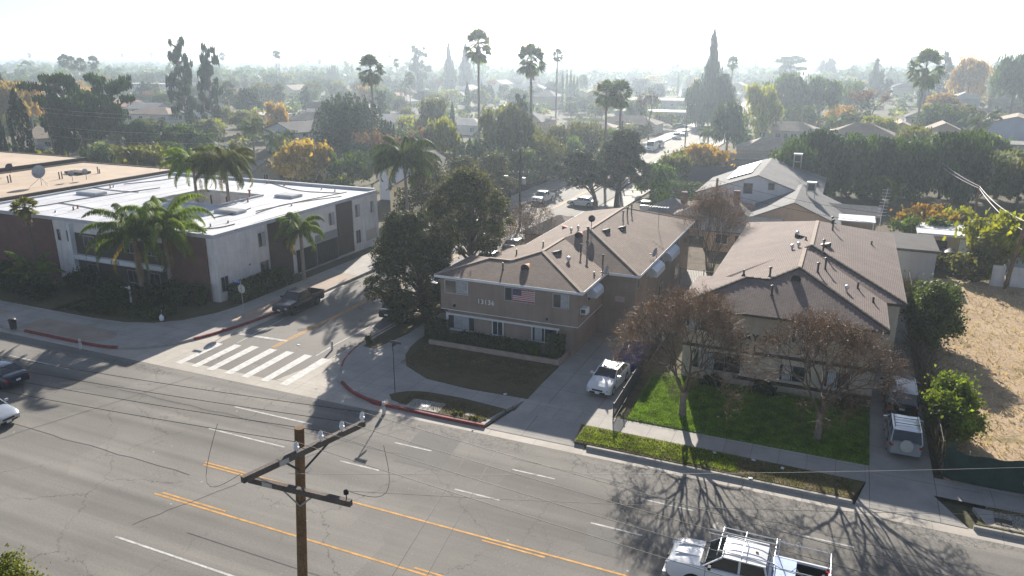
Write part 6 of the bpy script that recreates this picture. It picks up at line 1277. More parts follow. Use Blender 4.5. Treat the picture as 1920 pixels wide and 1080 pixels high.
# planting of the corner building
bush((-28.3, 49.7), .75, .75, 1.75, HDG, 'square clipped shrub at the left front corner of building 13136', 340, 3200, .12, boxy=True)
bush((-23.3, 50.0), 3.1, .62, .95, HDG, 'long low clipped hedge under the white window band', 341, 5200, .13, 'hedge', 'hedge', True)
bush((-19.9, 49.9), .55, .5, 1.25, LG, 'loose rounded shrub between the low hedge and the tall one', 342, 1400, .13); bush((-18.3, 49.9), .6, .6, 1.95, HDG, 'tall narrow clipped shrub at the right end of the planter wall', 343, 2600, .12, boxy=True)
bush((-26.9, 50.0), .6, .5, .9, LG, 'thin leafy shrub behind the left end of the planter wall', 344, 900, .13)
for k, (x, y, lb) in enumerate(((-21.0, 38.75, 'left dry grass clump on the kerb before the driveway'), (-19.3, 38.65, 'right dry grass clump on the kerb before the driveway'))): bush((x, y), .85, .35, .28, LO, lb, 346 + k, 900, .13, 'grass_clump', 'plant')
bush((-33.0, 46.9), .3, .3, .75, LO, 'small olive yucca-like plant on the kerb of the side street', 348, 300, .25, 'yucca', 'plant')
for k, (x, y, lb) in enumerate(((-6.8, 49.6, 'left dark shrub against the beige front wall'), (-3.2, 49.7, 'middle dark shrub against the beige front wall'), (2.2, 49.5, 'right dark shrub against the beige front wall'))): bush((x, y), 1.1, .6, 1.1, DKB, lb, 350 + k, 1800, .14)
# the dry field and its neighbours
LAU = leafmat('leaf_laurel', (.050, .085, .02), (.14, .19, .05), trans=.35)
q = G(1740, 642); bush((7.7, 64.5), 2.3, 3.8, 5.8, LAU, 'large glossy green bush between the beige building and the dry field', 360, 17000, .22, lumps=60, loose=.55)
bush((7.6, 47.9), 1.7, 3.2, 4.3, leafmat('leaf_oleander', (.10, .16, .02), (.24, .31, .05), trans=.45), 'bright green oleander leaning over the green screened fence', 361, 14000, .20, lumps=54, loose=.5)
bush((7.7, 53.5), .9, 1.3, 1.6, LO, 'straggly grey-green weed between the two big bushes', 362, 1000, .2)
t = bush((13.8, 86.5), 2.6, 1.8, 4.6, leafmat('leaf_reed', (.13, .15, .04), (.26, .24, .08), trans=.45), 'pale feathery reed clump beside the covered heap', 363, 5500, .42, 'reed_clump', 'plant')
for k, a in enumerate(((1868, 520, 398, 135, 'round', 'bright yellow-green bushy tree behind the leaning brown pole', LY), (1720, 462, 400, 90, 'round', 'dense green vine heap behind the low tan shed', LG), (1735, 452, 384, 96, 'round', 'orange and yellow vine-covered bush behind the tan shed', leafmat('leaf_vine', (.30, .13, .03), (.24, .20, .03))), (1790, 450, 384, 70, 'round', 'yellowish vine bush right of the orange one', LY))): tree(*a[:6], leaf=a[6], cat='shrub' if k else 'tree', name='broadleaf_tree' if not k else 'vine_shrub')
bush((11.4, 90.0), 3.2, 1.6, 2.2, LO, 'tangled brown brush in front of the tan shed', 366, 3000, .25, 'brush_heap', 'plant')
t = thing('covered_heap', 'black tarpaulin sagging over a heap of junk before the tan shed', 'tarpaulin', (11.6, 92.6, 0)); m = MB(); rq = rnd(9); n = 12
vs = [((i / n - .5) * 7.2, (j / 6 - .5) * 3.6, (1.5 + .35 * math.sin(i * 1.3) + .25 * math.cos(j * 2 + i)) * (math.sin(math.pi * (i + .8) / (n + 1.6)) ** .5) * (.3 if j in (0, 6) else 1)) for i in range(n + 1) for j in range(7)]
m.add(vs, [(i * 7 + j, (i + 1) * 7 + j, (i + 1) * 7 + j + 1, i * 7 + j + 1) for i in range(n) for j in range(6)]); m.build('tarpaulin', pm('tarp_black', (.02, .024, .026), .5, .4, 2), t, smooth=60)
# green crown in the lower left corner, close to the camera
q = G(2, 1058, 5.5); bush((q.x - .55, q.y), 1.3, 1.3, 6.9, leafmat('leaf_near', (.06, .09, .012), (.19, .20, .025), trans=.35, nz=2.0), 'yellow-green treetop cut by the lower left corner', 370, 16000, .10, 'cypress_tree', 'tree', lumps=26, z0=0)
# grass, weeds: nobody could count them
def blades(name, polys, n, mat, h=.10, w_=.02, seed=1, label=None, cat='grass', z=ZP):
    rg = rnd(seed); out = []
    for (x0, x1, y0, y1) in polys:
        k = int(n * (x1 - x0) * (y1 - y0)); X = rg.uniform(x0, x1, k); Y = rg.uniform(y0, y1, k); a = rg.uniform(0, 6.28, k); hh = h * rg.uniform(.4, 1.4, k); lx, ly = rg.normal(size=k) * h * .6, rg.normal(size=k) * h * .6
        c, s = np.cos(a) * w_, np.sin(a) * w_; Z = np.full(k, z + .03)
        out.append(np.stack([np.stack([X - c, Y - s, Z], 1), np.stack([X + c, Y + s, Z], 1), np.stack([X + lx + c * .3, Y + ly + s * .3, Z + hh], 1), np.stack([X + lx - c * .3, Y + ly - s * .3, Z + hh], 1)], 1))
    o = quads_obj(name, np.concatenate(out), mat); return props(o, label, cat, kind='stuff')
blades('lawn_grass', [(-10.7, 3.2, 42.4, 50.0)], 420, leafmat('grass_green', (.10, .20, .018), (.19, .29, .04), trans=.4, nz=1.5), .11, .022, 1, 'thick green lawn grass before the beige apartment building')
blades('verge_grass', [(-12.7, -3.5, 38.5, 40.4)], 380, leafmat('grass_verge', (.13, .21, .02), (.25, .30, .05), trans=.4, nz=1.5), .09, .022, 2, 'patchy green and straw grass on the kerb verge'); 
blades('dry_verge_grass', [(-3.5, 2.3, 38.4, 40.3), (-25, -18.9, 38.5, 40.5), (-28.6, -18, 44.4, 48.7), (8.8, 20, 38.5, 40.2)], 150, leafmat('grass_dry', (.13, .11, .05), (.22, .18, .09), trans=.3, nz=1.5), .07, .02, 3, 'short dry brownish grass on the verges')
blades('field_weeds', [(8, 30, 43, 84)], 9, leafmat('grass_straw', (.40, .31, .19), (.55, .44, .29), trans=.3, nz=.6), .22, .035, 4, 'dry straw-coloured weeds over the vacant field')
# ---------------------------------------------------------------- vehicles
M_TYRE = pm('tyre', (.018, .018, .018), .85, .2, 6); M_RIM = pm('alloy', (.45, .46, .47), .3, .1, 4, metal=.8); M_CGLASS = pm('car_glass', (.015, .019, .022), .04, .1, 2, spec=.9)
M_LAMP = pm('lamp_glass', (.55, .57, .60), .12, .1, 4, spec=.8); M_TAIL = pm('tail_red', (.35, .012, .012), .2, .1, 4); M_PLATE = pm('plate', (.65, .66, .68), .5, .08, 8); M_AMB = pm('amber', (.55, .22, .03), .3, .1, 4)
def paint(nm, c, metal=.25): return pm('paint_' + nm, c, .28, .03, 1.5, metal=metal, coat=.8, spec=.5)
def lerp_tab(tab, x):
    if x <= tab[0][0]: return tab[0][1]
    for (a, b_), (c, d_) in zip(tab, tab[1:]):
        if x <= c: return b_ + (d_ - b_) * (x - a) / (c - a) if c > a else d_
    return tab[-1][1]
def car(name, label, cat, loc, heading, col, S, group=None, lights=None, z=0.0):
    """S: L W wr(wheel radius) wx(front,rear axle x) top[(x,z)] body top line, gh=(xb0, xr0, xr1, xw) greenhouse, zr roof, bed=(x0,x1,floor) ; local +x is forward, 0 at centre"""
    t = thing(name, label, cat, (loc[0], loc[1], z), heading, group); Lh = S['L'] / 2; Wd = S['W'] / 2; wr = S['wr']; axles = S['wx']; zb = S.get('zb', .24)
    xs = set(round(v, 3) for v in np.arange(-Lh, Lh + .001, .085)) | {Lh}
    bed = S.get('bed')
    if bed: xs |= {bed[0], bed[0] + .004, bed[1], bed[1] - .004}
    for a in axles: xs |= {a - wr - .07, a + wr + .07, a}
    xs = sorted(x for x in xs if -Lh <= x <= Lh); vs = []; fs = []; mi = []
    for x in xs:
        e = (Lh - abs(x)); k = min(1, e / .42); w_ = Wd * (.80 + .20 * (1 - (1 - k) ** 2)) if x > 0 else Wd * (.87 + .13 * (1 - (1 - k) ** 2)); zt = lerp_tab(S['top'], x); z0 = zb + (.10 * (1 - min(1, e / .25)))
        arch = z0
        for a in axles:
            d_ = abs(x - a); Ra = wr + .075
            if d_ < Ra: arch = max(arch, math.sqrt(Ra * Ra - d_ * d_) + wr)
        zmid = max(zt * .62, arch + .02); zmid = min(zmid, zt - .12); a2 = min(arch, zmid - .02)
        cr = .045 if not bed or x > bed[1] else .0
        if bed and bed[0] + .002 <= x <= bed[1] - .002: row = [(w_ * .8, a2), (w_, a2 + .01), (w_ * 1.0, zmid), (w_ * .985, zt - .08), (w_ - .03, zt), (w_ - .11, zt - .004), (w_ - .12, bed[2]), (0, bed[2])]
        else: row = [(w_ * .8, a2), (w_, a2 + .01), (w_ * 1.0, zmid), (w_ * .975, zt - .09), (w_ * .915, zt - .015), (w_ * .75, zt + cr * .5), (w_ * .4, zt + cr * .9), (0, zt + cr)]
        for y, zz in row: vs.append((x, -y, zz))
        for y, zz in row[:-1][::-1]: vs.append((x, y, zz))
    n = 15
    for i in range(len(xs) - 1):
        for k in range(n - 1): fs.append((i * n + k, (i + 1) * n + k, (i + 1) * n + k + 1, i * n + k + 1)); mi.append(0)
        fs.append((i * n + n - 1, (i + 1) * n + n - 1, (i + 1) * n, i * n)); mi.append(1)
    fs.append(tuple(range(n))); mi.append(0); fs.append(tuple((len(xs) - 1) * n + k for k in range(n))[::-1]); mi.append(0)
    m = MB(); m.v = vs; m.f = fs; m.m = mi; body = m.build('body', [col, M_BLACK], t, smooth=38, uv=False)
    # dark wheel wells and floor
    m = MB(); m.bb(-Lh + .35, Lh - .35, -Wd + .16, Wd - .16, zb - .03, min(zt_ for _, zt_ in S['top'] if zt_ > .5) - .12); m.build('underbody', M_BLACK, t)
    if bed: m = MB(); bw = Wd - .14; m.bb(bed[0] + .02, bed[1] - .02, -bw, bw, bed[2] + .004, bed[2] + .03); m.bb(bed[0] + .02, bed[1] - .02, -bw - .012, -bw + .01, bed[2] + .03, lerp_tab(S['top'], bed[0]) - .03); m.bb(bed[0] + .02, bed[1] - .02, bw - .01, bw + .012, bed[2] + .03, lerp_tab(S['top'], bed[0]) - .03); m.bb(bed[1] - .03, bed[1] - .008, -bw, bw, bed[2] + .03, lerp_tab(S['top'], bed[0]) - .04); m.build('bed_liner', M_BLACK, t)
    # greenhouse
    xb0, xr0, xr1, xw = S['gh']; zr = S['zr']; zf = lerp_tab(S['top'], xw) + .02; zk = lerp_tab(S['top'], xb0) + .02
    if bed: zk = zf
    wb = Wd * .90; wt = Wd * S.get('tumble', .74); g_ = MB(); zc = zr - .05
    P = [(xb0, -wb, zk - .03), (xw, -wb, zf - .03), (xw, wb, zf - .03), (xb0, wb, zk - .03), (xr0, -wt, zc), (xr1, -wt, zc), (xr1, wt, zc), (xr0, wt, zc)]
    g_.add(P, [(0, 1, 5, 4), (2, 3, 7, 6), (1, 2, 6, 5), (3, 0, 4, 7), (4, 5, 6, 7)]); gl = g_.build('windows', M_CGLASS, t)
    r_ = MB(); nx, ny = 8, 8; rv = []
    for i in range(nx + 1):
        for j in range(ny + 1):
            u = i / nx; v = j / ny * 2 - 1; x = xr0 - .05 + (xr1 - xr0 + .10) * u; rv.append((x, v * (wt + .015), zc + .005 + .055 * (1 - abs(v) ** 3) * (1 - abs(2 * u - 1) ** 4)))
    r_.add(rv, [(i * (ny + 1) + j, (i + 1) * (ny + 1) + j, (i + 1) * (ny + 1) + j + 1, i * (ny + 1) + j + 1) for i in range(nx) for j in range(ny)])
    rb = [(x, y, zc - .02) for x, y in ((xr0 - .05, -wt - .015), (xr1 + .05, -wt - .015), (xr1 + .05, wt + .015), (xr0 - .05, wt + .015))]; r_.build('roof', S.get('roofmat', col), t, smooth=50, uv=False)
    for s in (-1, 1):
        p_ = MB()
        for a, b_ in ((0, 4), (1, 5)):
            q0 = Vector(P[a]); q1 = Vector(P[b_]); q0.y = abs(q0.y) * s; q1.y = abs(q1.y) * s; p_.bar(q0, q1, .065, .05)
        p_.bar((xr0 - .04, s * wt, zc + .01), (xr1 + .04, s * wt, zc + .01), .06, .05)
        mids = S.get('pillars', [(xr0 + xr1) / 2])
        for xm_ in mids:
            zz = lerp_tab(S['top'], xm_); p_.bar((xm_, s * (wb + .004), zf - .05), (xm_, s * (wt + .004), zc), .09, .03)
        p_.build('side_pillars', col, t)
    # wheels
    for a in axles:
        for s in (-1, 1):
            ww = .22; Mx = Matrix.Rotation(R(90), 3, 'X'); y = s * (Wd - ww / 2 - .012)
            w0 = MB(); w0.lathe([(wr * .62, -ww / 2), (wr * .93, -ww / 2), (wr, -ww * .36), (wr, ww * .36), (wr * .93, ww / 2), (wr * .62, ww / 2)], (a, y, wr), 22, M=Mx); wo_ = w0.build('wheel', M_TYRE, t, smooth=40, uv=False)
            r0 = MB(); r0.lathe([(wr * .12, -.01), (wr * .55, -.03), (wr * .64, .0), (wr * .64, .012), (wr * .1, .018)], (a, s * (Wd - .014), wr), 18, M=Mx)
            for k in range(5): an = k * 2 * math.pi / 5; r0.bar((a, s * (Wd - .004), wr), (a + wr * .58 * math.cos(an), s * (Wd - .004), wr + wr * .58 * math.sin(an)), .05, .02, up=(0, 1, 0))
            r0.build('rim', S.get('rim', M_RIM), wo_, uv=False)
    # lamps, grille, plates, mirrors, handles, door seams
    zt1 = lerp_tab(S['top'], Lh - .1); zt0 = lerp_tab(S['top'], -Lh + .05); hz_ = zt1 - .14
    for s in (-1, 1):
        h = MB(); h.box((Lh - .17, s * Wd * .71, hz_), (.30, .30, .13), rz=-s * .45); h.build('headlight', M_LAMP, t)
        h = MB(); h.box((-Lh + .10, s * Wd * .80, zt0 - .17), (.22, .22, S.get('tailh', .15)), rz=s * .25); h.build('taillight', M_TAIL, t)
        h = MB(); mx = xw - .30; h.box((mx, s * (Wd + .10), zf + .12), (.12, .20, .14)); h.bar((mx, s * Wd * .9, zf + .03), (mx, s * (Wd + .05), zf + .08), .05); h.build('mirror', S.get('mirror', col), t)
        for xm_ in S.get('pillars', [(xr0 + xr1) / 2]):
            h = MB(); h.box((xm_ + .16, s * (Wd + .002), zf - .17), (.16, .02, .03)); h.build('door_handle', M_DKMETAL if S.get('dkh') else col, t)
        h = MB()
        for xm_ in [xw - .12] + S.get('pillars', [(xr0 + xr1) / 2]) + [S.get('doorend', xb0 + .35)]: h.bb(xm_ - .006, xm_ + .006, s * (Wd - .02), s * (Wd + .0015), zb + .14, zf - .04)
        h.build('door_seam', M_BLACK, t)
    h = MB(); h.box((Lh - .035, 0, hz_ - .02), (.08, Wd * .85, S.get('grh', .12))); h.build('grille', S.get('grm', M_BLACK), t)
    h = MB(); h.box((Lh - .05, 0, zb + .14), (.11, Wd * 1.25, .10)); h.build('lower_intake', M_BLACK, t)
    h = MB(); h.box((Lh + .005, 0, hz_ - .20), (.02, .32, .13)); h.build('number_plate', M_PLATE, t); h = MB(); h.box((-Lh - .005, 0, zt0 - .28), (.02, .32, .14)); h.build('number_plate', M_PLATE, t)
    if S.get('bumper'):
        for s_, x in (('front_bumper', Lh + .02), ('rear_bumper', -Lh - .03)): h = MB(); h.box((x, 0, .52), (.14, Wd * 1.86, .22)); h.build(s_, S['bumper'], t)
    return t
SED = dict(L=4.55, W=1.76, wr=.32, wx=(1.38, -1.28), top=[(-2.3, .86), (-2.1, .98), (-1.45, 1.02), (1.0, .98), (1.7, .86), (2.15, .72), (2.3, .6)], gh=(-1.75, -1.05, .25, 1.05), zr=1.45)
PK = dict(L=5.4, W=1.89, wr=.40, wx=(1.75, -1.55), top=[(-2.7, 1.18), (-.9, 1.2), (1.25, 1.18), (2.3, 1.08), (2.62, .98), (2.7, .8)], gh=(-.82, -.6, .55, 1.3), zr=1.80, bed=(-2.58, -.9, .62), zb=.42, dkh=True, tailh=.3, grh=.3, doorend=-.8)
FT = dict(L=6.6, W=2.03, wr=.42, wx=(2.05, -1.95), top=[(-3.3, 1.36), (-.95, 1.38), (1.75, 1.36), (2.9, 1.26), (3.2, 1.14), (3.3, .95)], gh=(-.9, -.72, .95, 1.72), zr=2.0, bed=(-3.18, -1.02, .8), zb=.50, dkh=True, tailh=.35, grh=.34, pillars=[.25], tumble=.80, doorend=-.85)
SUV = dict(L=4.35, W=1.76, wr=.35, wx=(1.35, -1.22), top=[(-2.2, 1.02), (-1.9, 1.06), (1.0, 1.05), (1.75, .96), (2.1, .82), (2.18, .65)], gh=(-2.08, -1.72, .3, 1.1), zr=1.68, pillars=[-.85, .15], tumble=.80, doorend=-1.1)
VANS = dict(L=5.0, W=1.95, wr=.34, wx=(1.55, -1.45), top=[(-2.5, 1.02), (-2.2, 1.08), (1.3, 1.05), (2.0, .95), (2.4, .8), (2.5, .65)], gh=(-2.4, -2.1, .55, 1.6), zr=1.75, pillars=[-1.1, .2], tumble=.80, doorend=-1.3)
BVAN = dict(L=5.9, W=2.0, wr=.37, wx=(1.9, -1.75), top=[(-2.9, 1.3), (1.6, 1.3), (2.5, 1.15), (2.85, .95), (2.95, .8)], gh=(-2.85, -2.75, 1.0, 1.9), zr=2.35, pillars=[-1.2, .4], tumble=.86, doorend=-2.0)
M_WPA = paint('white', (.72, .73, .74), .0); M_SIL = paint('silver', (.44, .47, .50), .55); M_BLK = paint('black', (.014, .016, .022), .2); M_GRY = paint('grey', (.16, .175, .19), .5); M_NAV = paint('navy', (.012, .022, .05), .3); M_RDP = paint('red', (.30, .02, .02), .2); M_GREEN = paint('dark_green', (.01, .03, .03), .3); M_SILV2 = paint('pale_silver', (.56, .57, .58), .4)
PI = math.pi
# white sedan in the driveway, facing the camera
c1 = car('parked_car', 'white sedan facing the road in the driveway of the brown building, roof spotted with leaves', 'car', (-13.2, 46.9), -PI / 2 - .06, M_WPA, SED, z=ZP)
lf_ = leaves(rnd(3), np.stack([rnd(4).uniform(-1.1, .3, 170), rnd(5).uniform(-.6, .6, 170), np.full(170, 1.458)], 1), np.tile((0, 0, 1.0), (170, 1)), .09, .6, .15); q = quads_obj('fallen_leaves', lf_, pm('fallen_leaf', (.05, .04, .03), .8), None, (-13.2, 46.9, ZP)); q.rotation_euler = (0, 0, -PI / 2 - .06); props(q, 'dark fallen leaves lying on the roof of the white sedan', 'leaves', kind='stuff')
m = MB(); m.box((.98, .32, 1.02), (.10, .10, .06)); m.build('dashboard_paper', M_WHITE, c1)
# car under a blue cover
t = thing('covered_car', 'car under a dark blue fitted cover behind the white sedan', 'car', (-12.75, 51.7, ZP), -PI / 2); m = MB(); vs = []; nx, ny = 22, 10
prof = [(-2.25, .55), (-2.1, .95), (-1.5, 1.08), (-.9, 1.42), (.3, 1.46), (1.1, 1.05), (2.0, .85), (2.25, .5)]
for i in range(nx + 1):
    x = -2.25 + 4.5 * i / nx; zt = lerp_tab(prof, x)
    for j in range(ny + 1): v = j / ny * 2 - 1; e = min(1, (2.25 - abs(x)) / .3 + .5); y = .90 * math.sin(v * PI / 2) * e; vs.append((x + .02 * math.sin(j * 3), y, .16 + (zt - .16) * (1 - abs(v) ** 5) + .012 * math.sin(i * 2.1 + j * 1.7)))
m.add(vs, [(i * (ny + 1) + j, (i + 1) * (ny + 1) + j, (i + 1) * (ny + 1) + j + 1, i * (ny + 1) + j + 1) for i in range(nx) for j in range(ny)]); m.build('cover', pm('cover_blue', (.012, .02, .16), .55, .25, 2), t, smooth=70)
for x in (-1.35, 1.35):
    for s in (-1, 1): w0 = MB(); w0.lathe([(.2, -.1), (.31, -.1), (.31, .1), (.2, .1)], (x, s * .78, .31), 16, M=Matrix.Rotation(R(90), 3, 'X')); w0.build('wheel', M_TYRE, t)
car('pickup_truck', 'black crew-cab pickup parked at the left kerb of the side street', 'pickup truck', (-44.02, 52.25), -PI / 2, M_BLK, dict(PK, grm=M_DKMETAL, rim=M_DKMETAL))
car('parked_car', 'dark green sedan parked under the big street pine, pale reflections on its glass', 'car', (-34.75, 54.6), PI / 2, M_GREEN, SED)
car('parked_car', 'silver car parked just beyond the dark green sedan, half hidden by the pine', 'car', (-34.7, 61.2), PI / 2, M_SIL, SED)
car('parked_car', 'pale silver sedan seen through the bare street shrubs', 'car', (-34.6, 73.5), PI / 2, M_SILV2, SED); car('parked_car', 'dark red-lit car beyond the bare shrubs at the edge of the brown roof', 'car', (-34.6, 80.2), PI / 2, M_GRY, SED)
car('parked_car', 'grey sedan parked at the left kerb under the dark olive tree', 'car', (-43.9, 80.5), -PI / 2, M_GRY, SED); car('parked_car', 'silver sedan parked at the left kerb behind a grey one', 'car', (-43.9, 87.0), -PI / 2, M_SIL, SED)
car('pickup_truck', 'white pickup parked at the left kerb below the utility pole', 'pickup truck', (-42.9, 110.2), -PI / 2 - .08, M_WPA, PK)
q = G(1092, 386); car('parked_car', 'white car behind the twin pine trunks', 'car', (q.x, q.y), PI, M_WPA, SED)
q = G(1212, 393); car('parked_car', 'white sedan left of the cone-shaped arborvitae', 'car', (q.x, q.y), PI * .55, M_WPA, SED); q = G(1258, 392); car('parked_car', 'pale blue-white sedan right of the cone-shaped arborvitae', 'car', (q.x, q.y), PI * .52, M_SILV2, SED)
q = G(1208, 301); car('parked_car', 'red car with a white roof at the left kerb before the white van', 'car', (-44.0, q.y), -PI / 2, M_RDP, dict(SED, roofmat=M_WPA))
q = G(1239, 283); car('van', 'white passenger van parked on the left of the far side street', 'van', (-43.5, q.y), -PI / 2, M_WPA, BVAN)
car('pickup_truck', 'dark pickup parked just behind the white van', 'pickup truck', (-43.6, 192), -PI / 2, M_NAV, PK); car('parked_car', 'white car parked far up the side street, first beyond the dark pickup', 'car', (-43.7, 214), -PI / 2, M_WPA, SUV); car('parked_car', 'silver car parked farthest up the side street', 'car', (-43.7, 224), -PI / 2, M_SIL, SED)
q = G(1253, 318); car('parked_car', 'dark car half hidden behind the orange autumn tree', 'car', (-34.6, q.y), PI / 2, M_NAV, SED); q = G(1275, 240); car('parked_car', 'dark sedan on a driveway in the haze beyond the van', 'car', (q.x, q.y), .2, M_NAV, SED)
for (px, py, c_, lb, an) in ((82, 285, M_NAV, 'dark blue pickup-like car beyond the far tan roof', 0), (216, 276, M_GRY, 'grey car in the parking area beyond the tan roof', .2), (256, 272, M_WPA, 'white car in the parking area, right of the grey one', .2)): q = G(px, py); car('parked_car', lb, 'car', (q.x, q.y), an, c_, SUV)
# silver four-wheel drive with a spare wheel, rear to the camera
t = car('parked_car', 'silver off-roader with a covered spare wheel, rear end facing the road', 'car', (4.98, 45.9), PI / 2 + .02, M_SIL, dict(SUV, rim=M_RIM), z=ZP)
m = MB(); m.lathe([(.30, -.08), (.36, -.05), (.36, .06), (.33, .09), (.05, .11)], (-2.27, 0, .92), 26, M=Matrix.Rotation(R(-90), 3, 'Y')); m.build('spare_wheel_cover', pm('spare_cover', (.42, .42, .40), .5, .08, 3), t, smooth=40, uv=False)
for s in (-1, 1): m = MB(); m.tube([(-1.55, s * .62, 1.70), (-1.5, s * .62, 1.76), (.2, s * .62, 1.76), (.25, s * .62, 1.70)], .018, 6); m.build('roof_rail', M_DKMETAL, t)
for x in (-1.1, -.35): m = MB(); m.bar((x, -.62, 1.76), (x, .62, 1.76), .04, .03); m.build('cross_bar', M_DKMETAL, t)
m = MB(); m.bb(-2.25, -2.195, -.62, .62, .98, 1.04); m.build('rear_trim', M_SIL, t)
car('parked_car', 'dark minivan with a pale windscreen reflection in front of the silver off-roader', 'car', (5.05, 51.6), PI / 2, M_BLK, VANS, z=ZP)
# moving cars at the left edge
car('moving_car', 'silver-grey sedan entering at the left edge, nose to the right', 'car', (-47.85, 26.45), 0, M_SIL, SED); car('moving_car', 'dark car leaving at the left edge, red tail lamp showing', 'car', (-52.9, 30.55), PI, M_NAV, SED)
# white work truck with ladder rack
t = car('work_truck', 'white crew-cab work truck with a silver ladder rack and a blue box in its bed', 'pickup truck', (-1.8, 29.1), PI - .0, M_WPA, dict(FT, bumper=M_ALU, mirror=M_BLACK))
M_RACK = pm('rack_silver', (.62, .64, .66), .35, .1, 4, metal=.5)
def rail(par, pts, nm='rack_rail', r_=.022): m = MB(); m.tube(pts, r_, 7); return m.build(nm, M_RACK, par, smooth=60, uv=False)
ZR_ = 2.28
for s in (-1, 1):
    rail(t, [(1.15, s * .86, ZR_), (-1.0, s * .86, ZR_), (-1.35, s * .92, ZR_ - .12), (-3.2, s * .92, ZR_ - .12)])
    for x in (-1.15, -3.15): rail(t, [(x, s * .92, 1.36), (x, s * .92, ZR_ - (.12 if x < -1.3 else 0))], 'rack_post')
    rail(t, [(1.15, s * .86, ZR_), (1.2, s * .86, 2.02)], 'rack_post'); rail(t, [(.2, s * .80, 2.02), (.2, s * .86, ZR_)], 'rack_post')
    for x in (-1.9, -2.95): rail(t, [(x - .14, s * .92, ZR_ - .12), (x, s * .92, ZR_ + .08), (x + .14, s * .92, ZR_ - .12)], 'ladder_stop', .018)
for x, z_ in ((1.15, ZR_), (.2, ZR_), (-1.05, ZR_), (-3.2, ZR_ - .12)): rail(t, [(x, -.9, z_), (x, .9, z_)], 'rack_crossbar')
m = MB(); m.bb(-3.3, -1.0, -1.02, -.93, 1.36, 1.42); m.bb(-3.3, -1.0, .93, 1.02, 1.36, 1.42); m.build('bed_rail_cap', M_WPA, t)
m = MB(); m.tube([(-1.05, -.45, 2.32), (1.7, -.45, 2.32)], .02, 6); m.tube([(-1.05, -.15, 2.32), (1.7, -.15, 2.32)], .02, 6); m.build('rack_runner', M_RACK, t)
m = MB(); m.bb(1.70, 1.86, -.80, .80, 1.405, 1.425); m.build('wiper_cowl', M_BLACK, t)
for s_ in (-1, 1): m = MB(); m.tube([(1.75, s_ * .30, 1.44), (1.35, s_ * .62, 1.66)], .012, 5); m.build('wiper', M_BLACK, t)
for s_ in (-1, 1): m = MB(); m.bb(-.75, 1.5, s_ * .935 - .012, s_ * .935 + .012, 1.385, 1.41); m.build('window_trim', M_ALU, t); m = MB(); m.bb(1.92, 3.0, s_ * .35 - .02, s_ * .35 + .02, 1.32, 1.395); m.build('bonnet_crease', M_WPA, t); m = MB(); m.bb(-.85, 1.6, s_ * 1.0 - .02, s_ * 1.0 + .05, .48, .56); m.build('side_step', M_DKMETAL, t)
m = MB(); m.bb(-.4, -.28, -.02, .02, 2.0, 2.06); m.build('roof_marker', M_AMB, t)
b_ = thing('tool_box', 'light blue job box standing in the bed of the white work truck', 'tool box', (-.32, 29.1, .82)); m = MB(); m.bb(-.42, .42, -.78, .78, 0, .62); m.build('box', pm('box_blue', (.10, .17, .42), .5, .12, 2), b_); m = MB(); m.bb(-.44, .44, -.8, .8, .62, .66); m.build('lid', pm('lid_paleblue', (.34, .46, .72), .5, .1, 2), b_)
# ---------------------------------------------------------------- street furniture
def upole(name, label, p, h, r_=.16, mat=None, arms=(), lean=(0, 0), group=None, wires=True, transformer=False):
    t = thing(name, label, 'utility pole', (p[0], p[1], 0), 0, group); m = MB(); m.tube([(0, 0, -.2), (lean[0] * .5, lean[1] * .5, h * .5), (lean[0], lean[1], h)], [r_ * 1.15, r_, r_ * .8], 10); m.build('pole', mat or M_WOOD, t, smooth=60)
    for (z, L, ang, off) in arms:
        c, s = math.cos(ang), math.sin(ang); k = z / h; o = Vector((lean[0] * k, lean[1] * k, z)); a = o + Vector((c, s, 0)) * (L / 2 + off); b_ = o - Vector((c, s, 0)) * (L / 2 - off); n = Vector((-s, c, 0)) * (r_ + .05)
        m = MB(); m.bar(a + n, b_ + n, .10, .12); ca = m.build('crossarm', M_WOODG, t)
        for f in (.04, .35, .65, .96): q = a.lerp(b_, f) + n; m = MB(); m.lathe([(.02, 0), (.02, .08), (.06, .09), (.065, .14), (.03, .17), (.05, .19), (.02, .23)], q + Vector((0, 0, .06)), 10); m.build('insulator', M_WHITE, ca)
    if transformer: m = MB(); m.lathe([(.28, 0), (.30, .1), (.30, .8), (.22, .9)], (r_ + .35, 0, h * .55), 14); m.build('transformer', M_METAL, t)
    return t
# near pole: top at 13 m, seen from above
q = G(562, 833, 13.0); cy, sy = math.cos(YAW), math.sin(YAW); base = Vector((q.x - cy * .75, q.y - sy * .75, 0)); lean = (cy * .75, sy * .75)
t = thing('utility_pole', 'near weathered utility pole with two crossed wooden arms over the wide road', 'utility pole', base)
HP = 13.45; m = MB(); m.tube([(0, 0, -.2), (lean[0] * .5, lean[1] * .5, 7), (lean[0] * HP / 13, lean[1] * HP / 13, HP)], [.15, .138, .118], 14); m.build('pole', M_WOOD, t, smooth=60)
A0 = Vector((-11.62, 11.25, 13.0)); A1 = Vector((-10.70, 14.62, 13.0)); ax = (A1 - A0).normalized(); off_ = Vector((ax.y, -ax.x, 0)) * .19; loc0 = Vector(base)
m = MB(); m.bar(A0 + off_ - loc0, A1 + off_ - loc0, .12, .15); ca = m.build('crossarm', M_WOODG, t)
INS = []
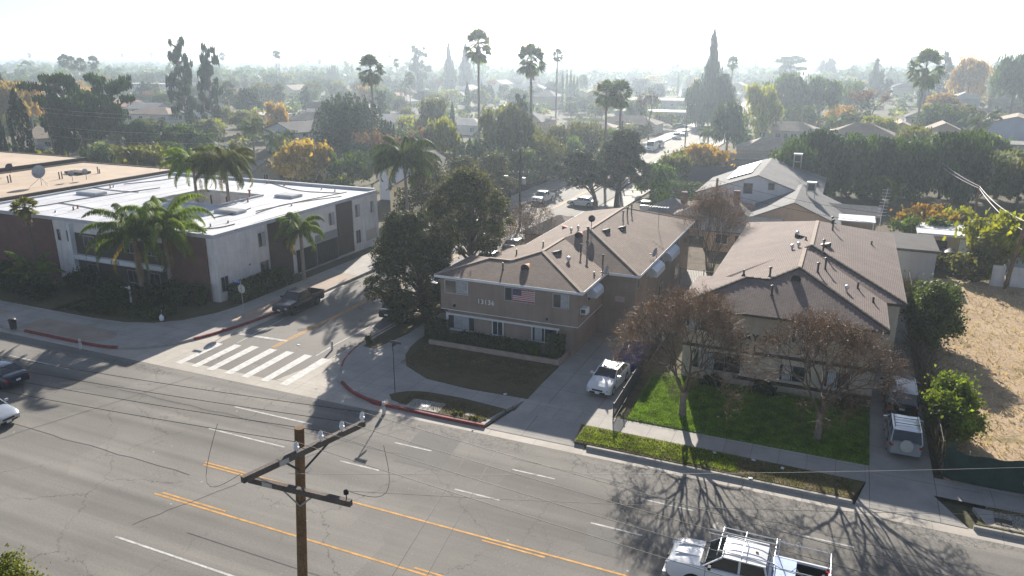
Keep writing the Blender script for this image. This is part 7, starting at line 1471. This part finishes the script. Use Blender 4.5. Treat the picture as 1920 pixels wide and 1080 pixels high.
for px, py in ((546.7, 842), (594, 822), (631.7, 803), (668, 785)):
    d_ = ray(px, py); s_ = (13.07 - HC) / d_[2]; p3 = Vector((d_[0] * s_, d_[1] * s_, 13.0)); f = (p3 - A0).dot(ax); p3 = A0 + ax * f + off_; INS.append(p3 + Vector((0, 0, .33)))
    m = MB(); m.tube([p3 - loc0 + Vector((0, 0, .06)), p3 - loc0 + Vector((0, 0, .18))], .015, 6); m.lathe([(.02, .12), (.055, .13), (.07, .19), (.03, .22), (.06, .24), (.05, .29), (.02, .33)], p3 - loc0, 12); m.build('insulator', M_WHITE, ca, smooth=50)
m = MB(); m.bar(A0.lerp(A1, .3) + off_ - loc0, Vector(q) - loc0 + Vector((0, 0, -.75)), .03, .045); m.bar(A0.lerp(A1, .72) + off_ - loc0, Vector(q) - loc0 + Vector((0, 0, -.75)), .03, .045); m.build('brace', M_DKMETAL, t)
B0 = Vector((-12.45, 12.30 + .12, 12.1)); B1 = Vector((-9.55, 12.42 + .12, 12.1)); m = MB(); m.bar(B0 - loc0, B1 - loc0, .12, .15); cb = m.build('crossarm', M_WOODG, t)
m = MB(); qq = Vector((q.x - cy * .05, q.y - sy * .05, 0)) - loc0; m.bar(B0.lerp(B1, .3) - loc0, qq + Vector((0, -.12, 11.35)), .03, .04); m.bar(B0.lerp(B1, .66) - loc0, qq + Vector((0, -.12, 11.35)), .03, .04); m.build('brace', M_METAL, t)
p3 = B1 - Vector((.12, 0, 0)) - loc0; m = MB(); m.tube([p3, p3 + Vector((0, 0, .22))], .012, 6); m.lathe([(.03, .2), (.06, .22), (.06, .30), (.02, .34)], p3, 10); m.build('insulator', M_BLACK, cb)
for f, c_ in ((.3, ca),): m = MB(); pp = A0.lerp(A1, f) + off_ * 1.36 - loc0; m.box(pp, (.012, .26, .12), rz=math.atan2(ax.y, ax.x) - PI / 2); m.build('tag', pm('tag_white', (.5, .48, .45), .7, .2, 8), c_)
for f in (.2,): m = MB(); pp = B0.lerp(B1, f) - loc0; m.box(pp + Vector((0, -.067, 0)), (.3, .012, .11)); m.build('tag', _M['tag_white'], cb)
# wires
def wire(a, b_, sag, name='overhead_wire', label=None, mat=None, r_=.0075, group=None, n=22, cat='wire'):
    a = Vector(a); b_ = Vector(b_); m = MB(); m.tube([a.lerp(b_, k / n) - Vector((0, 0, sag * 4 * (k / n) * (1 - k / n))) for k in range(n + 1)], r_, 5); return props(m.build(name, mat or M_WIRE, None, uv=False), label, cat, group)
pos = ('nearest the camera', 'second from the camera', 'third from the camera', 'farthest from the camera')
for k, p3 in enumerate(INS):
    wire(p3, p3 + Vector((-62, .3 + k * .1, -.3)), 1.15, label='overhead wire running left from the near pole, ' + pos[k]); wire(p3, p3 + Vector((48, -.2, -.2)), .9, label='overhead wire running right from the near pole, ' + pos[k])
wire(B1 + Vector((-.1, 0, .3)), (22, 31.5, 9.0), .5, label='thin grey service wire from the lower arm towards the right', mat=M_WIRE, r_=.006); wire(Vector((-11.4, 12.6, 12.4)), (30, 39.5, 9.5), .6, label='thin grey service wire passing over the white work truck', mat=M_WIREL, r_=.006)
wire((-40, 11.5, 10.0), (0, 6.0, 9.0), .5, label='thick dark wire crossing the lower left corner', r_=.02)
def loop(a, b_, bulge, label): a = Vector(a); b_ = Vector(b_); m = MB(); m.tube([a.lerp(b_, k / 10) + Vector(bulge) * math.sin(PI * k / 10) for k in range(11)], .006, 5); props(m.build('jumper_wire', M_WIRE, None, uv=False), label, 'wire')
loop(INS[0] + Vector((-2.4, 0, -.02)), A0 + Vector((.1, 0, .1)), (-.5, -.3, -.9), 'curved jumper wire left of the near pole arms'); loop(INS[1] + Vector((1.8, 0, 0)), B1 + Vector((0, 0, .3)), (.5, 0, -.5), 'curved jumper wire right of the near pole arms')
# other poles
q = G(975, 425); P1_ = upole('utility_pole', 'dark utility pole with crossarms and a grey transformer at the centre of the neighbourhood', q, above(q, 278), .17, pm('pole_dark', (.06, .045, .035), .9, .3, 2), ((above(q, 285), 2.6, 0, 0), (above(q, 325), 2.4, 0, 0)), transformer=True); c1_ = Vector((q.x, q.y, above(q, 285)))
m = MB(); m.tube([(0, 0, above(q, 338)), (-1.6, -.4, above(q, 338) + .5)], .035, 6); m.box((-1.85, -.45, above(q, 338) + .52), (.55, .22, .12)); m.build('street_lamp_arm', M_METAL, P1_)
q = G(1337, 440); upole('utility_pole', 'short dark wooden pole rising behind the tall bare shrub, with a pale guy strap', q, above(q, 334), .17, M_WOOD); c2_ = Vector((q.x, q.y, above(q, 338)))
q = G(1283, 292); upole('utility_pole', 'thin hazy utility pole beside the orange autumn tree', q, above(q, 194), .13, M_BARK, ((above(q, 197), 3.6, 0, 0),))
q = G(1162, 392); upole('utility_pole', 'thin dark pole between the twin pine trunks and the arborvitae', q, above(q, 334), .1, M_BARK)
q = G(1163, 330); upole('utility_pole', 'utility pole with a crossarm at the top of the right twin pine', q, above(q, 226), .14, M_BARK, ((above(q, 229), 2.8, 0, 0),))
q = G(843, 190); upole('utility_pole', 'faint pole with a crossarm in the haze right of the centre pines', q, above(q, 156), .16, M_BARK, ((above(q, 158), 6, 0, 0),))
q = G(495, 232); upole('utility_pole', 'hazy pole with a crossarm between the feathery palms and the twin palms', q, above(q, 179), .2, M_BARK, ((above(q, 181), 5.5, 0, 0),)); q = G(692, 178); upole('utility_pole', 'faint pole behind the palm by the dome conifer', q, above(q, 158), .2, M_BARK, ((above(q, 160), 7, 0, 0),))
q = G(107, 306); upole('utility_pole', 'leaning reddish wooden pole beyond the far tan roof', q, above(q, 190), .17, M_WOOD, ((above(q, 205), 1.8, .6, 0),), (-.9, 0)); c3_ = Vector((q.x - .9, q.y, above(q, 200)))
q = G(1882, 545); upole('utility_pole', 'leaning reddish brown pole before the white garden wall at right', q, above(q, 408), .17, M_WOOD, (), (.75, 0)); c4_ = Vector((q.x + .72, q.y, above(q, 415)))
q = G(1823, 425); upole('utility_pole', 'short brown pole behind the yellow vine bushes at right', q, above(q, 348), .16, M_WOOD); c5_ = Vector((q.x, q.y, above(q, 352)))
wire(c1_, c2_, 1.5, label='sagging wire between the centre pole and the pole behind the bare shrub', r_=.025); wire(c1_ + Vector((.8, 0, -2)), c2_ + Vector((0, 0, -.8)), 1.6, label='lower sagging wire between the centre pole and the pole behind the bare shrub', r_=.022)
wire(c2_, c4_, 1.2, label='dark wire from the pole behind the bare shrub across the roofs to the right pole', r_=.02); wire(c2_ + Vector((0, 0, -1.3)), c4_ + Vector((0, 0, -1.2)), 1.1, label='lower dark wire across the roofs to the right pole', r_=.02)
for k, dz in enumerate((0, .9)): wire(c5_ + Vector((0, 0, .2 - dz * .3)), c4_ + Vector((0, 0, -dz)), .5, label=('upper', 'lower')[k] + ' thick pale cable between the two right-hand poles', mat=M_WIREL, r_=.045); wire(c5_ + Vector((0, 0, .2 - dz * .3)), c5_ + Vector((-6, 38, 3.4 - dz)), .9, label=('upper', 'lower')[k] + ' pale cable running back from the short brown pole into the trees', mat=M_WIREL, r_=.05)
for k, z in enumerate((-.4, -1.2, -4.0, -6.0)): wire(c3_ + Vector((0, 0, z)), c3_ + Vector((48, 6, z)), .8, label=('topmost', 'second', 'third', 'lowest')[k] + ' thin wire running right from the leaning pole at the left', mat=M_WIREL, r_=.03)
# signs
t = thing('stop_sign', 'octagonal stop sign seen from its pale back, blue street name plate above it', 'sign', (-46.36, 47.84, ZP)); m = MB(); m.tube([(0, 0, -.05), (-.05, 0, 3.35)], .03, 8); m.build('post', M_METAL, t)
m = MB(); oc = [(.38 / math.cos(R(22.5)) * math.cos(R(22.5 + 45 * k)), .38 / math.cos(R(22.5)) * math.sin(R(22.5 + 45 * k))) for k in range(8)]; vs = [(x - .04, -.036, z + 2.62) for x, z in oc] + [(x - .04, -.024 + .06, z + 2.62) for x, z in oc]; vs = [(x, .03 if i >= 8 else .036 + .0, z) for i, (x, y, z) in enumerate(vs)]
vs = [(x - .04, y, z + 2.62) for y in (.034, .042) for x, z in oc]; m.add(vs, [tuple(range(8)), tuple(range(8, 16))[::-1]] + [(k, 8 + k, 8 + (k + 1) % 8, (k + 1) % 8) for k in range(8)]); so = m.build('sign_plate', pm('sign_back', (.52, .52, .50), .5, .1, 4, metal=.2), t)
m = MB(); m.add([(x * .96 - .04, .0435, z * .96 + 2.62) for x, z in oc], [tuple(range(8))[::-1]]); so2 = m.build('sign_face', pm('stop_red', (.5, .02, .02), .5), so)
text_mesh(so, 'STOP', .27, (.28, .046, 2.53), M_TEXTW, rot=(R(90), 0, R(180)), name='stop_lettering', ext=.002); m = MB(); m.box((-.14, .030, 2.66), (.08, .004, .08)); m.build('sticker', M_RED, so)
m = MB(); m.box((-.45, 0, 3.22), (.82, .02, .2)); so = m.build('street_name_plate', M_BLUE, t); text_mesh(so, 'ATOLL AVE', .12, (-.80, -.012, 3.18), M_TEXTW, name='street_name', ext=.002)
q = G(741, 741); t = thing('street_name_sign', 'slim dark post with two crossed street name blades in the right corner verge', 'sign', (q.x, q.y, ZP)); hs = above(q, 648); m = MB(); m.tube([(0, 0, 0), (0, 0, hs)], .03, 8); m.build('post', M_DKMETAL, t); m = MB(); m.box((.05, .25, hs - .12), (.02, .8, .2)); m.build('name_blade', M_NAV, t); m = MB(); m.box((.25, 0, hs + .08), (.8, .02, .2)); m.build('name_blade', M_NAV, t)
def bollard(p, label, h=.75, r_=.11, mat=None, z=0): t = thing('bollard', label, 'bollard', (p[0], p[1], z)); m = MB(); m.lathe([(r_ * 1.1, 0), (r_, .04), (r_, h - .08), (r_ * .8, h - .02), (r_ * .3, h)], (0, 0, 0), 14); m.build('post', mat or pm('bollard_white', (.55, .53, .5), .7, .15, 4), t, smooth=40); m = MB(); m.lathe([(r_ + .004, h * .62), (r_ + .004, h * .78)], (0, 0, 0), 14); m.build('band', M_METAL, t)
bollard(G(152, 654), 'white post standing in the gutter at the left red kerb', .85); bollard(G(720, 776), 'pale striped post in the gutter at the right red kerb', .85); bollard(G(623, 656), 'small pale post in the side street beside the white parking line', .75, .09)
q = G(20, 622); t = thing('litter_bin', 'round dark bin on the kerb at the left edge', 'litter bin', (q.x, q.y + .3, ZP)); m = MB(); m.lathe([(.24, 0), (.30, .75), (.33, .8), (.3, .82)], (0, 0, 0), 16); m.build('bin', M_DKMETAL, t, smooth=40); m = MB(); m.lathe([(.31, .82), (.2, .9), (.04, .93)], (0, 0, 0), 16); m.build('lid', M_DKMETAL, t)
q = G(248, 578); t = thing('sign_post', 'white real-estate post with an empty hanging arm in the planting bed', 'sign post', (q.x, q.y, ZP)); m = MB(); m.bb(-.055, .055, -.055, .055, 0, 1.95); m.build('post', M_WHITE, t); m = MB(); m.bb(-1.05, .16, -.045, .045, 1.72, 1.81); m.bar((0, 0, 1.45), (-.3, 0, 1.74), .05); m.build('arm', M_WHITE, t)
# litter scraps
for k, (px, py, lb) in enumerate(((560, 647, 'white paper scrap in the side street before the crossing'), (947, 740, 'pale scrap of paper lying on the pavement before the brown dry lawn'), (1467, 879, 'white paper scrap on the shaded verge right of the left crape myrtle'), (1340, 850, 'white plastic scrap on the verge edge near the shaded lawn'), (1413, 864, 'small white scrap on the pavement behind the verge'), (1407, 898, 'pale flattened cup on the shaded verge'))): q = G(px, py, ZP if k else 0); m = MB(); m.box((0, 0, 0), (.22, .16, .03), rz=k * .7); o = m.build('paper_scrap', M_WHITE, None, loc=(q.x, q.y, (ZP + .05 if k else .02))); props(o, lb, 'litter')
# fences
def picket(name, label, a, b_, h, sp=.13, mat=M_DKMETAL, posts=2.4, z=ZP, panel=None, cat='fence'):
    a = Vector((a[0], a[1], 0)); b_ = Vector((b_[0], b_[1], 0)); t = thing(name, label, cat, (a.x, a.y, z)); d_ = b_ - a; L = d_.length; u = d_ / L; m = MB()
    for zz in (.12, h - .05): m = MB(); m.bar(u * 0 + Vector((0, 0, zz)), d_ + Vector((0, 0, zz)), .035); m.build('rail', mat, t)
    m = MB()
    if sp:
        for k in range(int(L / sp)): p = u * (k * sp); m.bar(p + Vector((0, 0, .05)), p + Vector((0, 0, h)), .018)
        m.build('pickets', mat, t)
    n = max(1, round(L / posts))
    for k in range(n + 1): m = MB(); p = u * (L * k / n); m.bar(p, p + Vector((0, 0, h + .08)), .06); m.build('post', mat, t)
    if panel: m = MB(); m.bar(Vector((0, 0, h / 2)), d_ + Vector((0, 0, h / 2)), .02, h * .94); m.build('screen', panel, t)
    return t
picket('metal_fence', 'black metal fence between the driveway and the sunny green lawn', (-11.35, 41.65), (-11.75, 56.5), 1.25, .11)
picket('iron_gate', 'black iron gate closing the passage between the two apartment buildings', (-13.6, 72.5), (-9.0, 72.2), 1.9, .16, cat='gate')
picket('side_gate', 'dark gate across the narrow passage right of the beige building', (4.75, 58.6), (6.3, 58.6), 1.9, .12, cat='gate')
M_SCRN = pm('screen_green', (.018, .05, .042), .85, .4, 1.2, fine=.2)
def screen(name, label, pts, h, z=ZP):
    t = thing(name, label, 'fence', (pts[0][0], pts[0][1], z)); m = MB(); vs = []; fs = []; P = []
    for i in range(len(pts) - 1):
        a, b_ = Vector(pts[i]), Vector(pts[i + 1]); n = int((b_ - a).length / .22) + 1
        for k in range(n): P.append(a.lerp(b_, k / n))
    P.append(Vector(pts[-1])); o = Vector(pts[0]); K = 6
    for i, p in enumerate(P):
        q = p - o; hh = h * (1 + .05 * math.sin(i * .31) + .03 * math.sin(i * .9))
        for j in range(K + 1): f = j / K; w_ = .05 * math.sin(i * .8 + f * 4) * math.sin(PI * f) + .04 * math.sin(i * .27 + 2 * f); vs.append((q.x + w_, q.y + w_, .03 + hh * f))
    fs = [(i * (K + 1) + j, (i + 1) * (K + 1) + j, (i + 1) * (K + 1) + j + 1, i * (K + 1) + j + 1) for i in range(len(P) - 1) for j in range(K)]; m.add(vs, fs); m.build('screen', M_SCRN, t, smooth=70)
    for i in range(0, len(P), 12): q = P[i] - o; m = MB(); m.tube([(q.x, q.y + .08, 0), (q.x, q.y + .08, h + .12)], .03, 6); m.build('post', M_METAL, t)
    return t
screen('screened_fence', 'sagging dark green mesh fence along the front of the vacant field', [(7.35, 43.6), (6.75, 42.6), (7.2, 42.35), (12, 42.3), (24, 42.2), (40, 42.2)], 1.75)
picket('side_fence', 'old grey fence with tangled branches between the right driveway and the field', (6.75, 43.4), (7.0, 81), 1.7, .0, M_WOODG, 2.6, panel=None)
blades('fence_vines', [(6.62, 7.1, 44, 81)], 90, leafmat('vine_dry', (.10, .085, .055), (.15, .13, .07), trans=.2), 1.3, .03, 12, 'dry vines tangled along the side fence', 'vines', z=.2)
# ---------------------------------------------------------------- person walking on the left pavement
def person(loc, heading, label):
    t = thing('person', label, 'person', loc, heading)
    J = {'pel': (0, 0, .84), 'sp': (.03, 0, 1.0), 'ch': (.07, 0, 1.18), 'nk': (.10, 0, 1.33), 'hd': (.14, 0, 1.42), 'ht': (.15, 0, 1.53),
         'ls': (.07, .16, 1.27), 'le': (.02, .20, 1.03), 'lw': (.10, .21, .82), 'rs': (.07, -.16, 1.27), 're': (.10, -.20, 1.03), 'rw': (.22, -.21, .86),
         'lh': (0, .085, .80), 'lk': (.13, .09, .46), 'la': (.06, .09, .10), 'lt': (.20, .09, .04), 'rh': (0, -.085, .80), 'rk': (.0, -.09, .44), 'ra': (-.20, -.09, .12), 'rt': (-.07, -.09, .04)}
    rad = {'pel': (.13, .14), 'sp': (.105, .125), 'ch': (.11, .15), 'nk': (.05, .05), 'hd': (.085, .08), 'ht': (.07, .065), 'ls': (.055, .055), 'le': (.042, .042), 'lw': (.028, .026), 'rs': (.055, .055), 're': (.042, .042), 'rw': (.028, .026), 'lh': (.095, .09), 'lk': (.062, .062), 'la': (.042, .04), 'lt': (.034, .03), 'rh': (.095, .09), 'rk': (.062, .062), 'ra': (.042, .04), 'rt': (.034, .03)}
    E = [('pel', 'sp'), ('sp', 'ch'), ('ch', 'nk'), ('nk', 'hd'), ('hd', 'ht'), ('ch', 'ls'), ('ls', 'le'), ('le', 'lw'), ('ch', 'rs'), ('rs', 're'), ('re', 'rw'), ('pel', 'lh'), ('lh', 'lk'), ('lk', 'la'), ('la', 'lt'), ('pel', 'rh'), ('rh', 'rk'), ('rk', 'ra'), ('ra', 'rt')]
    for s in ('l', 'r'):
        w_ = Vector(J[s + 'w']); p = w_ + Vector((.02, 0, -.07)); J[s + 'p'] = tuple(p); rad[s + 'p'] = (.03, .018); E.append((s + 'w', s + 'p'))
        for k, (dx, L) in enumerate(((-.028, .055), (-.010, .065), (.010, .068), (.028, .06))):
            a = p + Vector((dx, 0, -.03)); b_ = a + Vector((.012, 0, -L)); J[s + 'f%d' % k] = tuple(a); J[s + 'g%d' % k] = tuple(b_); rad[s + 'f%d' % k] = rad[s + 'g%d' % k] = (.0085, .0085); E += [(s + 'p', s + 'f%d' % k), (s + 'f%d' % k, s + 'g%d' % k)]
        a = p + Vector((.04, 0, .01)); b_ = a + Vector((.03, 0, -.04)); J[s + 't1'] = tuple(a); J[s + 't2'] = tuple(b_); rad[s + 't1'] = rad[s + 't2'] = (.0095, .0095); E += [(s + 'p', s + 't1'), (s + 't1', s + 't2')]
    ks = list(J); me = bpy.data.meshes.new('body'); me.from_pydata([J[k] for k in ks], [(ks.index(a), ks.index(b_)) for a, b_ in E], [])
    o = bpy.data.objects.new('body', me); COL.objects.link(o); o.parent = t; sk = o.modifiers.new('s', 'SKIN'); 
    if not me.skin_vertices: bpy.context.view_layer.objects.active = o; bpy.ops.mesh.customdata_skin_add()
    for i, k in enumerate(ks): me.skin_vertices[0].data[i].radius = rad[k]; me.skin_vertices[0].data[i].use_root = (k == 'pel')
    ss = o.modifiers.new('u', 'SUBSURF'); ss.levels = ss.render_levels = 1
    dg = bpy.context.evaluated_depsgraph_get(); m2 = bpy.data.meshes.new_from_object(o.evaluated_get(dg)); o.modifiers.clear(); o.data = m2
    skin = pm('skin', (.38, .22, .15), .6, .1, 8); top = pm('cloth_black', (.012, .012, .015), .85, .2, 8); tr = pm('cloth_dark', (.03, .032, .04), .85, .2, 8); shoe = pm('shoe', (.02, .02, .02), .6, .2, 8); m2.materials.clear()
    for mm in (skin, top, tr, shoe): m2.materials.append(mm)
    for p in m2.polygons:
        c = p.center; arm = abs(c.y) > .165 and c.z > .6
        p.material_index = 0 if (c.z > 1.345 or (arm and c.z < 1.14)) else (1 if c.z > .86 else (3 if c.z < .10 else 2)); p.use_smooth = True
    rg = rnd(1); m = MB(); m.lathe([(.02, .115), (.075, .085), (.098, .02), (.09, -.06), (.075, -.14), (.05, -.17)], (.125, 0, 1.47), 16); m.build('hair', pm('hair', (.03, .02, .015), .6, .3, 12), t, smooth=60)
    f = MB(); f.lathe([(.006, -.02), (.014, 0), (.006, .02)], (.228, 0, 1.455), 8, M=Matrix.Rotation(R(90), 3, 'Y')); [f.lathe([(.006, -.004), (.011, 0), (.006, .004)], (.222, s * .03, 1.475), 8, M=Matrix.Rotation(R(90), 3, 'Y')) for s in (-1, 1)]; f.box((.222, 0, 1.415), (.006, .045, .01)); f.build('face', skin, t)
    return t
q = G(311, 607); pr = person((q.x, q.y, ZP), PI * .95, 'dark-haired person in black walking left along the shaded pavement, carrying a white bag')
b_ = thing('carrier_bag', 'white carrier bag held by the walking person at the corner bed', 'bag', (q.x - .13, q.y - .24, ZP + .18)); m = MB(); m.lathe([(.12, 0), (.19, .05), (.2, .3), (.13, .45), (.04, .53)], (0, 0, 0), 10); m.build('bag', M_WHITE, b_, smooth=60); m = MB(); m.tube([(-.05, 0, .5), (0, 0, .62), (.05, 0, .5)], .008, 5); m.build('handle', M_WHITE, b_)
# evaporative coolers on the roofs behind
for (x, y, z, lb) in ((-6.3, 117.5, 7.0, 'grey evaporative cooler on the ridge of the pale gabled house'), (-3.6, 105.0, 4.9, 'grey evaporative cooler on the roof of the peach house')):
    t = thing('evaporative_cooler', lb, 'air cooler', (x, y, z)); m = MB(); m.bb(-.55, .55, -.5, .5, .35, 1.5); m.build('housing', M_METAL, t); m = MB(); [m.bar((a, b_, -.6), (a, b_, .35), .06) for a in (-.5, .5) for b_ in (-.45, .45)]; m.build('stand', M_METAL, t); m = MB(); m.bb(-.4, .4, -.512, -.5, .5, 1.35); m.build('grille', M_DKMETAL, t); m = MB(); m.bb(-.6, .6, -.55, .55, 1.5, 1.56); m.build('lid', M_WHITE, t)
# misc yard things
q = G(1585, 417, 3); 
t = thing('roof_antenna', 'tall lattice television aerial behind the beige apartment roof', 'antenna', (4.0, 84.5, 0)); m = MB(); m.tube([(0, 0, 0), (0, 0, 6.4)], .035, 6); m.build('mast', M_ALU, t); m = MB(); m.bar((0, 0, 6.3), (.3, .6, 9.3), .04)
for k in range(9): z = 6.5 + k * .32; x = .03 * k; m.bar((x - .42, .06 * k, z), (x + .42, .06 * k, z), .03)
m.build('elements', M_ALU, t)
